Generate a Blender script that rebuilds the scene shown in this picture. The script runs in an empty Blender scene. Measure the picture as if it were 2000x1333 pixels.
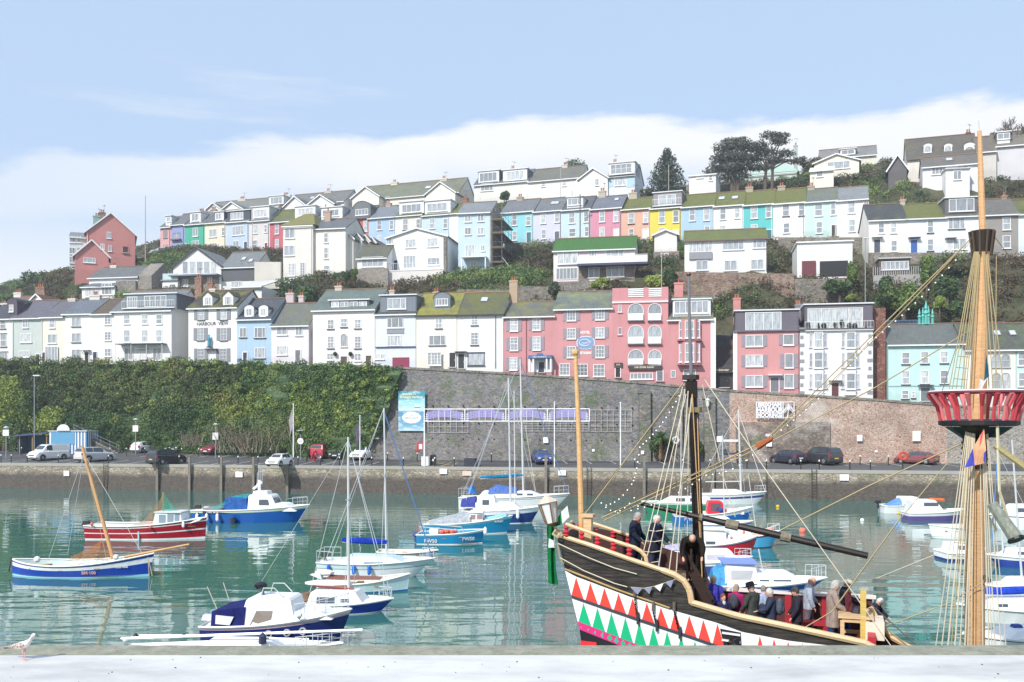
import bpy,math,random
import numpy as np
from mathutils import Vector,Matrix,Euler
R=math.radians
rnd=random.Random(7)
SC=bpy.context.scene
COL=SC.collection
F,HZ,EYE=1870.0,830.0,7.3
TY=math.tan(R(11));YAW=R(11)
# ------------------------------------------------------------------ camera
cam=bpy.data.cameras.new('camera');camo=bpy.data.objects.new('camera',cam);COL.objects.link(camo)
camo.location=(0,0,EYE);camo.rotation_euler=(R(90),0,0)
cam.sensor_width=36;cam.lens=F/2000*36;cam.shift_y=(HZ-666.5)/2000
cam.clip_end=3000;cam.clip_start=.5
SC.camera=camo
def at(px,py,d):
    """world point seen at photo pixel (px,py) at distance d"""
    return Vector(((px-1000)/F*d,d,EYE+(HZ-py)/F*d))
def dep(y0,px,T=TY):return y0/(1+T*(px-1000)/F)
def pl(px,py,y0,T=TY):return at(px,py,dep(y0,px,T))
def wd(y):return EYE*F/(y-HZ)
# ------------------------------------------------------------------ colours
def lin(c):
    c=c/255
    return c/12.92 if c<=.04045 else((c+.055)/1.055)**2.4
HAZE_MIX=.26  # share of pale haze painted into every colour, lifting the darks
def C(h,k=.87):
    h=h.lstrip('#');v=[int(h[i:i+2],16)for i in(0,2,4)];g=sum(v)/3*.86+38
    return tuple(min(.86,lin(x*(1-HAZE_MIX)+g*HAZE_MIX)*k)for x in v)
# ------------------------------------------------------------------ materials
_mc={}
class NT:
    def __init__(s,name):
        s.m=bpy.data.materials.new(name);s.m.use_nodes=True
        s.t=s.m.node_tree;s.n=s.t.nodes;s.b=s.n['Principled BSDF']
        s.tc=s.n.new('ShaderNodeTexCoord')
    def N(s,t,**k):
        o=s.n.new('ShaderNode'+t)
        for a,v in k.items():
            if a.startswith('i_'):o.inputs[a[2:].replace('_',' ')].default_value=v
            else:setattr(o,a,v)
        return o
    def L(s,a,b):s.t.links.new(a,b)
    def noise(s,scale,detail=4,co='Object',rough=.55,vec=None,stretch=None):
        o=s.N('TexNoise',i_Scale=scale,i_Detail=detail,i_Roughness=rough)
        src=vec or s.tc.outputs[co]
        if stretch:
            mp=s.N('Mapping');mp.inputs['Scale'].default_value=stretch;s.L(src,mp.inputs[0]);src=mp.outputs[0]
        s.L(src,o.inputs['Vector']);return o.outputs['Fac']
    def ramp(s,fac,stops,interp='LINEAR'):
        o=s.N('ValToRGB');e=o.color_ramp.elements;o.color_ramp.interpolation=interp
        while len(e)<len(stops):e.new(.5)
        for el,(p,c)in zip(e,stops):
            el.position=p;el.color=(*c,1)if hasattr(c,'__len__')else(c,c,c,1)
        s.L(fac,o.inputs[0]);return o.outputs[0]
    def mix(s,fac,a,b,bt='MIX'):
        o=s.N('Mix',data_type='RGBA',blend_type=bt)
        for sock,v in((o.inputs[0],fac),(o.inputs[6],a),(o.inputs[7],b)):
            if isinstance(v,bpy.types.NodeSocket):s.L(v,sock)
            elif hasattr(v,'__len__'):sock.default_value=(*v[:3],1)
            else:sock.default_value=v
        return o.outputs[2]
    def bump(s,h,st=.3,dist=.05,prev=None):
        o=s.N('Bump',i_Strength=st,i_Distance=dist);s.L(h,o.inputs['Height'])
        if prev is not None:s.L(prev,o.inputs['Normal'])
        return o.outputs[0]
    def end(s,col=None,rough=.7,nrm=None,metal=0,spec=.4,**k):
        b=s.b
        if col is not None:
            if isinstance(col,bpy.types.NodeSocket):s.L(col,b.inputs['Base Color'])
            else:b.inputs['Base Color'].default_value=(*col,1)
        if isinstance(rough,bpy.types.NodeSocket):s.L(rough,b.inputs['Roughness'])
        else:b.inputs['Roughness'].default_value=rough
        b.inputs['Metallic'].default_value=metal;b.inputs['Specular IOR Level'].default_value=spec
        if nrm is not None:s.L(nrm,b.inputs['Normal'])
        for a,v in k.items():b.inputs[a.replace('_',' ')].default_value=v
        return s.m
def memo(fn):
    def g(*a,**k):
        key=(fn.__name__,a,tuple(sorted(k.items())))
        if key not in _mc:_mc[key]=fn(*a,**k)
        return _mc[key]
    return g
def hexc(c):return C(c)if isinstance(c,str)else c
@memo
def paint(c,rough=.75,var=.12):
    """painted render / masonry: weather streaks, patches, fine grain"""
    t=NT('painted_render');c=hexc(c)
    big=t.noise(.35,5);streak=t.noise(1.0,6,stretch=(2.2,2.2,.22));fine=t.noise(9,3)
    a=t.mix(t.ramp(big,[(.3,0),(.75,1)]),tuple(x*(1-var)for x in c),c)
    dirt=tuple(x*(1-var*1.8)for x in c)
    a=t.mix(t.ramp(streak,[(.52,0),(.8,.6)]),a,(dirt[0],dirt[1]*.99,dirt[2]*.96))
    sz=t.N('SeparateXYZ');t.L(t.tc.outputs['Object'],sz.inputs[0]);za=t.N('Math',operation='MULTIPLY_ADD');t.L(t.noise(1.3,5),za.inputs[0]);za.inputs[1].default_value=-1.6;t.L(sz.outputs[2],za.inputs[2])
    a=t.mix(t.ramp(za.outputs[0],[(0,.3),(.25,0)]),a,tuple(x*.62 for x in c))
    n=t.bump(fine,.25,.02)
    return t.end(a,rough,n,spec=.25)
@memo
def plain(c,rough=.5,metal=0,spec=.5,var=.06):
    t=NT('surface');c=hexc(c)
    nz=t.noise(2.5,4)
    a=t.mix(nz,tuple(x*(1-var*2)for x in c),tuple(min(1,x*(1+var))for x in c))
    return t.end(a,rough,None,metal,spec)
@memo
def gel(c,rough=.28,dirt=.25):
    """boat hull paint or gelcoat with waterline grime"""
    t=NT('boat_paint');c=hexc(c)
    s=t.noise(1.6,6,stretch=(1,1,.3));
    a=t.mix(t.ramp(s,[(.45,0),(.85,dirt)]),c,(c[0]*.5+.06,c[1]*.5+.05,c[2]*.45+.03))
    return t.end(a,t.ramp(t.noise(3,3),[(.2,rough),(.8,rough+.22)]),None,0,.5)
@memo
def carp(c,metal=0):
    t=NT('car_paint');return t.end(hexc(c),.22,None,metal,.5,Coat_Weight=.6,Coat_Roughness=.05)
@memo
def slate(c,moss=0.0,mc='#6f7430',s=1.0):
    t=NT('slate_roof');c=hexc(c);uv=t.tc.outputs['UV']
    b=t.N('TexBrick',i_Scale=1.0,i_Mortar_Size=.018,i_Bias=0.0,i_Brick_Width=.32*s,i_Row_Height=.2*s)
    b.inputs['Color1'].default_value=(.75,.75,.75,1);b.inputs['Color2'].default_value=(1.12,1.12,1.12,1);b.inputs['Mortar'].default_value=(.35,.35,.35,1)
    t.L(uv,b.inputs['Vector'])
    a=t.mix(t.noise(.5,6),tuple(x*.7 for x in c),tuple(x*1.2 for x in c))
    a=t.mix(.8,a,b.outputs['Color'],'MULTIPLY')
    a=t.mix(t.ramp(t.noise(5,4),[(.62,0),(.72,.5)]),a,(.42,.42,.36))
    if moss>0:
        m=t.noise(.45,8,rough=.7);th=.78-moss*.5
        mcol=t.mix(t.noise(2.2,5),tuple(x*.55 for x in hexc(mc)),tuple(x*1.25 for x in hexc(mc)))
        a=t.mix(t.ramp(m,[(th-.1,0),(th+.08,1)]),a,mcol)
    return t.end(a,.62,t.bump(b.outputs['Fac'],.5,-.02),spec=.35)
@memo
def rubble(c1='#8d8378',c2='#5c554c',sc=2.2,mortar='#b3aca0',green=0.0,damp=0.0,red=0.0):
    """rubble stone: irregular cells in courses"""
    t=NT('rubble_stone');uv=t.tc.outputs['UV']
    mp=t.N('Mapping');mp.inputs['Scale'].default_value=(1,1.7,1);t.L(uv,mp.inputs[0])
    nz=t.N('TexNoise',i_Scale=1.5,i_Detail=3);t.L(mp.outputs[0],nz.inputs[0])
    vm=t.N('VectorMath',operation='MULTIPLY_ADD');t.L(nz.outputs['Color'],vm.inputs[0]);vm.inputs[1].default_value=(.35,.35,0);t.L(mp.outputs[0],vm.inputs[2])
    v=t.N('TexVoronoi',i_Scale=sc);t.L(vm.outputs[0],v.inputs['Vector'])
    e=t.N('TexVoronoi',i_Scale=sc,feature='DISTANCE_TO_EDGE');t.L(vm.outputs[0],e.inputs['Vector'])
    sep=t.N('SeparateColor');t.L(v.outputs['Color'],sep.inputs[0])
    a=t.mix(sep.outputs[0],hexc(c1),hexc(c2))
    a=t.mix(t.ramp(sep.outputs[1],[(.7,0),(.9,.6)]),a,(.42,.34,.27))
    if red:a=t.mix(t.ramp(t.noise(.22,7,rough=.7),[(.5,0),(.62,.7)]),a,(.66,.60,.55))
    if red:a=t.mix(t.ramp(t.noise(.16,5),[(.42,0),(.6,red)]),a,t.mix(sep.outputs[2],(.36,.15,.10),(.58,.40,.31)))
    a=t.mix(t.ramp(e.outputs['Distance'],[(.0,1),(.09,0)]),a,hexc(mortar))
    a=t.mix(.75,a,t.ramp(t.noise(.35,7,rough=.65),[(.25,.45),(.75,1.15)]),'MULTIPLY')
    a=t.mix(t.ramp(t.noise(7,5),[(.35,0),(.8,.5)]),a,(.1,.09,.08))
    if green:a=t.mix(t.ramp(t.noise(.5,8,rough=.7),[(.62-green*.2,0),(.7,.85)]),a,(.07,.12,.03))
    if damp:
        sx=t.N('SeparateXYZ');t.L(t.tc.outputs['Object'],sx.inputs[0])
        ad=t.N('Math',operation='MULTIPLY_ADD');t.L(t.noise(.8,5),ad.inputs[0]);ad.inputs[1].default_value=.9;t.L(sx.outputs[2],ad.inputs[2])
        mr=t.N('MapRange',i_From_Min=1.9,i_From_Max=2.5);t.L(ad.outputs[0],mr.inputs[0])
        wet=t.mix(t.noise(3,6,rough=.7),(.02,.018,.018),(.17,.145,.125))
        a=t.mix(mr.outputs[0],wet,a)
    h=t.mix(.35,e.outputs['Distance'],t.noise(5,5))
    return t.end(a,.85,t.bump(h,.9,.12),spec=.25)
@memo
def leafm(c1,c2,c3=None,tr=.25,sc=.35):
    """foliage: clumps of tone, per-leaf variation"""
    t=NT('foliage');gi=t.N('NewGeometry')
    a=t.mix(t.ramp(t.noise(sc,4,rough=.6),[(.36,0),(.62,1)]),hexc(c1),hexc(c2))
    if c3:a=t.mix(t.ramp(t.noise(sc*.55,3),[(.56,0),(.68,.9)]),a,hexc(c3))
    a=t.mix(1,a,t.ramp(gi.outputs['Random Per Island'],[(0,.68),(1,1.25)]),'MULTIPLY')
    m=t.end(a,.6,None,spec=.25)
    if tr:
        tb=t.N('BsdfTranslucent');t.L(a,tb.inputs[0]);ms=t.N('MixShader');ms.inputs[0].default_value=tr
        t.L(t.b.outputs[0],ms.inputs[1]);t.L(tb.outputs[0],ms.inputs[2]);t.L(ms.outputs[0],t.n['Material Output'].inputs[0])
    return m
@memo
def pane(dark=.5):
    """window glass with pale nets and dark room behind, differs window to window"""
    t=NT('window_glass');oi=t.N('ObjectInfo');g=t.tc.outputs['Object']
    v=t.ramp(oi.outputs['Random'],[(0,(.05,.06,.07)),(.35,(.16,.18,.2)),(.7,(.34,.37,.40)),(1,(.58,.60,.60))])
    a=t.mix(dark,(.52,.56,.60),v)
    cur=t.noise(2.0,2,stretch=(3.0,1,.5))
    a=t.mix(t.ramp(cur,[(.48,0),(.62,.5)]),a,(.13,.15,.17))
    return t.end(a,.06,None,0,.8)
@memo
def glassdark(c='#2c343c'):
    t=NT('dark_glass');return t.end(hexc(c),.05,None,0,.8)
@memo
def wood(c,rough=.5,grain=.35):
    t=NT('wood');c=hexc(c)
    w=t.noise(3.5,6,stretch=(.4,6,6),rough=.65)
    a=t.mix(t.ramp(w,[(.3,0),(.7,1)]),tuple(x*(1-grain)for x in c),tuple(min(1,x*1.1)for x in c))
    return t.end(a,rough,t.bump(w,.3,.01),spec=.35)
@memo
def tarred():
    """black weathered planking of the ship"""
    t=NT('tarred_planks');uv=t.tc.outputs['UV']
    sp=t.N('SeparateXYZ');t.L(uv,sp.inputs[0])
    m=t.N('Math',operation='MULTIPLY');t.L(sp.outputs[1],m.inputs[0]);m.inputs[1].default_value=6.5
    fr=t.N('Math',operation='FRACT');t.L(m.outputs[0],fr.inputs[0])
    w=t.noise(1.2,8,co='UV',stretch=(1.2,16,1),rough=.75)
    a=t.mix(t.ramp(w,[(.40,0),(.72,1)]),(.008,.007,.007),(.085,.07,.06))
    a=t.mix(t.ramp(fr.outputs[0],[(.0,1),(.07,0)]),a,(.002,.002,.002))
    return t.end(a,.5,t.bump(w,.4,.02),spec=.4)
@memo
def cloth(c,rough=.9,folds=6):
    t=NT('fabric');c=hexc(c)
    nz=t.noise(folds,4,stretch=(1,1,.5))
    a=t.mix(t.ramp(nz,[(.3,0),(.75,1)]),tuple(x*.6 for x in c),tuple(min(1,x*1.15)for x in c))
    return t.end(a,rough,t.bump(nz,.7,.03),spec=.2)
@memo
def skinm(c='#d9a890'):
    t=NT('skin');return t.end(hexc(c),.5,None,0,.4)
@memo
def netting(c,dens=.35,sc=14):
    t=NT('netting');
    v=t.N('TexVoronoi',i_Scale=sc,feature='DISTANCE_TO_EDGE');t.L(t.tc.outputs['Object'],v.inputs[0])
    k=t.ramp(v.outputs['Distance'],[(dens*.09,.85),(dens*.09+.03,.06)])
    t.L(k,t.b.inputs['Alpha']);return t.end(hexc(c),.8,None,0,.2)
RS=1.0
# ------------------------------------------------------------------ mesh builder
class MB:
    def __init__(s):s.v=[];s.f=[];s.mi=[];s.ms=[]
    def _m(s,m):
        if m not in s.ms:s.ms.append(m)
        return s.ms.index(m)
    def add(s,vs,fs,m):
        b=len(s.v);s.v+=[tuple(p)for p in vs];i=s._m(m)
        for f in fs:s.f.append(tuple(b+k for k in f));s.mi.append(i)
        return s
    def poly(s,pts,m):return s.add(pts,[tuple(range(len(pts)))],m)
    def box(s,x0,y0,z0,x1,y1,z1,m,tx=0,ty=0):
        v=[(x0,y0,z0),(x1,y0,z0),(x1,y1,z0),(x0,y1,z0),(x0+tx,y0+ty,z1),(x1-tx,y0+ty,z1),(x1-tx,y1-ty,z1),(x0+tx,y1-ty,z1)]
        return s.add(v,[(3,2,1,0),(4,5,6,7),(0,1,5,4),(1,2,6,5),(2,3,7,6),(3,0,4,7)],m)
    def bxc(s,c,d,m):return s.box(c[0]-d[0]/2,c[1]-d[1]/2,c[2]-d[2]/2,c[0]+d[0]/2,c[1]+d[1]/2,c[2]+d[2]/2,m)
    def prism(s,pts,v,m):
        """extrude the 3-D polygon pts by vector v"""
        n=len(pts);v=Vector(v);q=[Vector(p)for p in pts];r=[p+v for p in q]
        return s.add(q+r,[tuple(range(n))[::-1],tuple(range(n,2*n))]+[(i,(i+1)%n,n+(i+1)%n,n+i)for i in range(n)],m)
    def slab(s,pts,th,m):
        """thick sheet: polygon with thickness th along its own downward normal"""
        q=[Vector(p)for p in pts];nr=(q[1]-q[0]).cross(q[2]-q[0]).normalized()
        if nr.z<0:nr=-nr
        return s.prism(q,-nr*th,m)
    def bar(s,a,b,w,h,m):
        a=Vector(a);b=Vector(b);d=b-a
        if d.length<1e-6:return s
        d.normalize();up=Vector((0,0,1))if abs(d.z)<.9 else Vector((0,1,0))
        x=d.cross(up).normalized()*w/2;y=x.cross(d).normalized()*h/2
        return s.add([a-x-y,a+x-y,a+x+y,a-x+y,b-x-y,b+x-y,b+x+y,b-x+y],[(3,2,1,0),(4,5,6,7),(0,1,5,4),(1,2,6,5),(2,3,7,6),(3,0,4,7)],m)
    def tube(s,pts,r,m,n=6,sy=1.0):
        pts=[Vector(p)for p in pts];k=len(pts);rs=[q*RS for q in r]if hasattr(r,'__len__')else[r*RS]*k
        vs=[];prev=None
        for i,p in enumerate(pts):
            d=(pts[min(i+1,k-1)]-pts[max(i-1,0)]).normalized()
            if prev is None:
                up=Vector((0,0,1))if abs(d.z)<.95 else Vector((1,0,0))
                x=d.cross(up).normalized()
            else:x=(prev-d*prev.dot(d)).normalized()
            prev=x;y=d.cross(x)
            for j in range(n):
                a=2*math.pi*j/n;vs.append(p+(x*math.cos(a)+y*math.sin(a)*sy)*rs[i])
        fs=[(i*n+j,i*n+(j+1)%n,(i+1)*n+(j+1)%n,(i+1)*n+j)for i in range(k-1)for j in range(n)]
        fs+=[tuple(range(n))[::-1],tuple((k-1)*n+j for j in range(n))]
        return s.add(vs,fs,m)
    def lathe(s,prof,m,c=(0,0,0),n=12,a0=0,sq=None):
        vs=[];k=len(prof)
        for r,z in prof:
            for j in range(n):
                a=a0+2*math.pi*j/n;vs.append((c[0]+r*math.cos(a),c[1]+r*math.sin(a),c[2]+z))
        fs=[(i*n+j,i*n+(j+1)%n,(i+1)*n+(j+1)%n,(i+1)*n+j)for i in range(k-1)for j in range(n)]
        fs+=[tuple(range(n))[::-1],tuple((k-1)*n+j for j in range(n))]
        return s.add(vs,fs,m)
    def ball(s,c,r,m,n=10,k=6,rot=None):
        r=r if hasattr(r,'__len__')else(r,r,r);vs=[];c=Vector(c)
        for i in range(1,k):
            ph=math.pi*i/k
            for j in range(n):
                a=2*math.pi*j/n;p=Vector((r[0]*math.sin(ph)*math.cos(a),r[1]*math.sin(ph)*math.sin(a),r[2]*math.cos(ph)))
                vs.append(c+(rot@p if rot else p))
        t=Vector((0,0,r[2]));vs+=[c+(rot@t if rot else t),c-(rot@t if rot else t)];T=len(vs)-2
        fs=[((i)*n+j,(i+1)*n+j,(i+1)*n+(j+1)%n,i*n+(j+1)%n)for i in range(k-2)for j in range(n)]
        fs+=[(T,j,(j+1)%n)for j in range(n)]+[(T+1,(k-2)*n+(j+1)%n,(k-2)*n+j)for j in range(n)]
        return s.add(vs,fs,m)
    def loft(s,secs,m,closed=True,cap=True,mats=None):
        """secs: list of equal-length point rings"""
        n=len(secs[0]);b=len(s.v);s.v+=[tuple(p)for q in secs for p in q]
        J=n if closed else n-1
        for i in range(len(secs)-1):
            for j in range(J):
                s.f.append((b+i*n+j,b+i*n+(j+1)%n,b+(i+1)*n+(j+1)%n,b+(i+1)*n+j))
                s.mi.append(s._m(mats[j]if mats else m))
        if cap:
            s.f.append(tuple(b+j for j in range(n))[::-1]);s.mi.append(s._m(m))
            s.f.append(tuple(b+(len(secs)-1)*n+j for j in range(n)));s.mi.append(s._m(m))
        return s
    def mesh(s,name):
        uv=any(m.name.split('.')[0]in('rubble_stone','slate_roof','tarred_planks')for m in s.ms)
        me=bpy.data.meshes.new(name);me.from_pydata(s.v,[],s.f)
        for m in s.ms:me.materials.append(m)
        if len(s.ms)>1:me.polygons.foreach_set('material_index',s.mi)
        if uv and len(s.f)<60000:
            lay=me.uv_layers.new(name='UVMap');out=np.zeros((len(me.loops),2),'f');k=0
            for f in s.f:
                q=[s.v[i]for i in f];a=Vector((0,0,0));m_=len(q)
                for i in range(m_):
                    p,r=q[i],q[(i+1)%m_]
                    a.x+=(p[1]-r[1])*(p[2]+r[2]);a.y+=(p[2]-r[2])*(p[0]+r[0]);a.z+=(p[0]-r[0])*(p[1]+r[1])
                if a.length<1e-12:k+=m_;continue
                a.normalize();t=Vector((-a.y,a.x,0))
                t=t.normalized()if t.length>.05 else Vector((1,0,0));bb=a.cross(t)
                for p in q:out[k]=(t.dot(p),bb.dot(p));k+=1
            lay.data.foreach_set('uv',out.ravel())
        me.update();return me
    def obj(s,name,parent=None,loc=None,rot=None):
        return link(name,s.mesh(name),parent,loc,rot)
def link(name,data,parent=None,loc=None,rot=None):
    o=bpy.data.objects.new(name,data);COL.objects.link(o)
    if parent is not None:o.parent=parent
    if loc is not None:o.location=loc
    if rot is not None:o.rotation_euler=rot
    return o
def tag(o,label,cat=None,group=None,kind=None):
    if label:o['label']=label
    if cat:o['category']=cat
    if group:o['group']=group
    if kind:o['kind']=kind
    return o
def thing(name,label,cat,loc=(0,0,0),rz=0,group=None):
    o=link(name,None,None,loc,(0,0,rz));o.empty_display_size=.2
    return tag(o,label,cat,group)
def struct(o):o['kind']='structure';return o
def text(body,size,mat,parent,loc,rot=(R(90),0,0),name='lettering',ext=.006,space=1.0,sx=1.0,shear=0,bold=0):
    cu=bpy.data.curves.new(name,'FONT');cu.body=body;cu.size=size;cu.extrude=ext;cu.align_x='CENTER';cu.align_y='CENTER'
    cu.space_character=space;cu.shear=shear;cu.offset=bold;cu.resolution_u=3;cu.materials.append(mat)
    t_=bpy.data.objects.new('t',cu);me=bpy.data.meshes.new_from_object(t_);bpy.data.objects.remove(t_)
    o=link(name,me,parent,loc,rot);o.scale=(sx,1,1);return o
# ------------------------------------------------------------------ foliage cards
def leaves(clumps,per,size,mat,name,parent=None,seed=1,flat=.0,shell=.55):
    """clumps: (cx,cy,cz,rx,ry,rz); many small leaf faces spread through each clump's volume"""
    g=np.random.default_rng(seed);cl=np.array(clumps,'f');K=len(cl)
    wgt=(cl[:,3]*cl[:,5]);n_each=np.maximum(8,(per*wgt/wgt.mean()).astype(int));idx=np.repeat(np.arange(K),n_each);n=len(idx)
    d=g.normal(size=(n,3));d/=np.linalg.norm(d,axis=1)[:,None];r=shell+(1-shell)*g.random(n)**.7
    r*=1+.18*np.sin(d[:,0]*7+idx)*np.cos(d[:,2]*6+idx*2)
    p=cl[idx,:3]+d*r[:,None]*cl[idx,3:6]
    nr=d*.8+g.normal(size=(n,3))*.6;nr[:,2]+=flat;nr/=np.linalg.norm(nr,axis=1)[:,None]
    a=np.cross(nr,g.normal(size=(n,3)));a/=np.linalg.norm(a,axis=1)[:,None];b=np.cross(nr,a)
    s=(size*(.6+.8*g.random(n)))[:,None]
    V=np.stack([p-a*s*.5,p+b*s*.32,p+a*s*.5,p-b*s*.32],1).reshape(-1,3)
    me=bpy.data.meshes.new(name);me.vertices.add(4*n);me.vertices.foreach_set('co',V.astype('f').ravel())
    me.loops.add(4*n);me.loops.foreach_set('vertex_index',np.arange(4*n,dtype='i'))
    me.polygons.add(n);me.polygons.foreach_set('loop_start',np.arange(0,4*n,4,dtype='i'))
    me.materials.append(mat);me.update(calc_edges=True);me.validate()
    return link(name,me,parent)
def twigs(n,base,spread,h,mat,name,parent=None,seed=2,r=.02):
    g=random.Random(seed);b=MB()
    for i in range(n):
        x=base[0]+g.uniform(-spread,spread);y=base[1]+g.uniform(-spread*.5,spread*.5)
        p=Vector((x,y,base[2]));pts=[p.copy()];d=Vector((g.uniform(-.6,.6),g.uniform(-.4,.4),1)).normalized();L=h*g.uniform(.5,1)
        for k in range(4):
            d=(d+Vector((g.uniform(-.3,.3),g.uniform(-.3,.3),g.uniform(-.25,.1)))).normalized();p=p+d*L/4;pts.append(p.copy())
            if k:b.tube([p,p+(d+Vector((g.uniform(-1,1),g.uniform(-.6,.6),.3))).normalized()*L*.22],[r*.5,r*.2],mat,3)
        b.tube(pts,[r,r*.8,r*.6,r*.5,r*.25],mat,3)
    return b.obj(name,parent)
HAZE=.0011
SKYT=(.92,1.0,1.08);SKYLIFT=.7;SKY_ST=.15;SUN_ST=5.0;CLOUD=(6.9,7.05,7.2)
# ================================================================== world, sun
SUN_EL,SUN_AZ=R(40),R(215)
w=bpy.data.worlds.new("World");SC.world=w;w.use_nodes=True
wn,wl=w.node_tree.nodes,w.node_tree.links;bg=wn['Background']
sky=wn.new('ShaderNodeTexSky');sky.sky_type='NISHITA';sky.sun_disc=False
sky.sun_elevation=SUN_EL;sky.sun_rotation=SUN_AZ;sky.air_density=1.0;sky.dust_density=1.6;sky.ozone_density=1.5;sky.altitude=0
def WN(t,**k):
    o=wn.new('ShaderNode'+t)
    for a,v in k.items():
        if a.startswith('i_'):o.inputs[a[2:].replace('_',' ')].default_value=v
        else:setattr(o,a,v)
    return o
tc=WN('TexCoord');sx=WN('SeparateXYZ');wl.new(tc.outputs['Generated'],sx.inputs[0])
# elevation (z) bent a little by azimuth so the cloud top climbs to the right, as a real bank would
mp=WN('Mapping');mp.inputs['Scale'].default_value=(5,5,16);wl.new(tc.outputs['Generated'],mp.inputs[0])
n1=WN('TexNoise',i_Scale=1.0,i_Detail=8,i_Roughness=.55);wl.new(mp.outputs[0],n1.inputs['Vector'])
def math_(op,a,b=None,c=None):
    o=WN('Math',operation=op)
    for i,v in enumerate((a,b,c)):
        if v is None:continue
        if isinstance(v,bpy.types.NodeSocket):wl.new(v,o.inputs[i])
        else:o.inputs[i].default_value=v
    return o.outputs[0]
ym=math_('MAXIMUM',math_('ABSOLUTE',sx.outputs[1]),.35)
tilt=math_('SUBTRACT',math_('DIVIDE',sx.outputs[2],ym),math_('MULTIPLY',math_('DIVIDE',sx.outputs[0],ym),.055))
e1=math_('MULTIPLY_ADD',math_('SUBTRACT',n1.outputs['Fac'],.5),-.10,tilt)
def mr(v,a,b,c=0,d=1,smooth=True):
    o=WN('MapRange',i_From_Min=a,i_From_Max=b,i_To_Min=c,i_To_Max=d)
    if smooth:o.interpolation_type='SMOOTHSTEP'
    wl.new(v,o.inputs[0]);return o.outputs[0]
bank_top=mr(e1,.314,.297)
bank_low=mr(e1,.215,.285,.3,1)
side_=mr(sx.outputs[0],-.5,-.05,.5,1)
bank=math_('MULTIPLY',math_('MULTIPLY',bank_top,bank_low),side_)
mp2=WN('Mapping');mp2.inputs['Scale'].default_value=(2.4,2.4,22);wl.new(tc.outputs['Generated'],mp2.inputs[0])
n2=WN('TexNoise',i_Scale=1.0,i_Detail=7,i_Roughness=.6);wl.new(mp2.outputs[0],n2.inputs['Vector'])
wisp=mr(n2.outputs['Fac'],.56,.86,0,.55)
haze=mr(sx.outputs[2],.27,.07,0,1)
cl=math_('MAXIMUM',math_('MAXIMUM',bank,wisp),haze)
mx=WN('Mix',data_type='RGBA');wl.new(cl,mx.inputs[0])
tint=WN('Mix',data_type='RGBA',blend_type='MULTIPLY');tint.inputs[0].default_value=1;wl.new(sky.outputs[0],tint.inputs[6]);tint.inputs[7].default_value=(*SKYT,1)
lift=WN('Mix',data_type='RGBA');lift.inputs[0].default_value=SKYLIFT;wl.new(tint.outputs[2],lift.inputs[6]);lift.inputs[7].default_value=(4.3,5.6,7.5,1)
wl.new(lift.outputs[2],mx.inputs[6]);mx.inputs[7].default_value=(*CLOUD,1)
wl.new(mx.outputs[2],bg.inputs['Color']);bg.inputs['Strength'].default_value=SKY_ST
sl=bpy.data.lights.new('sun','SUN');sl.energy=SUN_ST;sl.angle=R(1.2);sl.color=(1,.965,.90)
so=bpy.data.objects.new('sun',sl);COL.objects.link(so)
dirv=Vector((math.sin(SUN_AZ)*math.cos(SUN_EL),math.cos(SUN_AZ)*math.cos(SUN_EL),math.sin(SUN_EL)))
so.rotation_euler=dirv.to_track_quat('Z','Y').to_euler()
SC.view_settings.view_transform='Standard';SC.view_settings.look='None';SC.view_settings.exposure=0;SC.view_settings.gamma=1
SC.render.engine='CYCLES'
try:
    SC.cycles.max_bounces=6;SC.cycles.diffuse_bounces=3;SC.cycles.glossy_bounces=3;SC.cycles.transparent_max_bounces=8;SC.cycles.use_denoising=True
except Exception:pass
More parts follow.
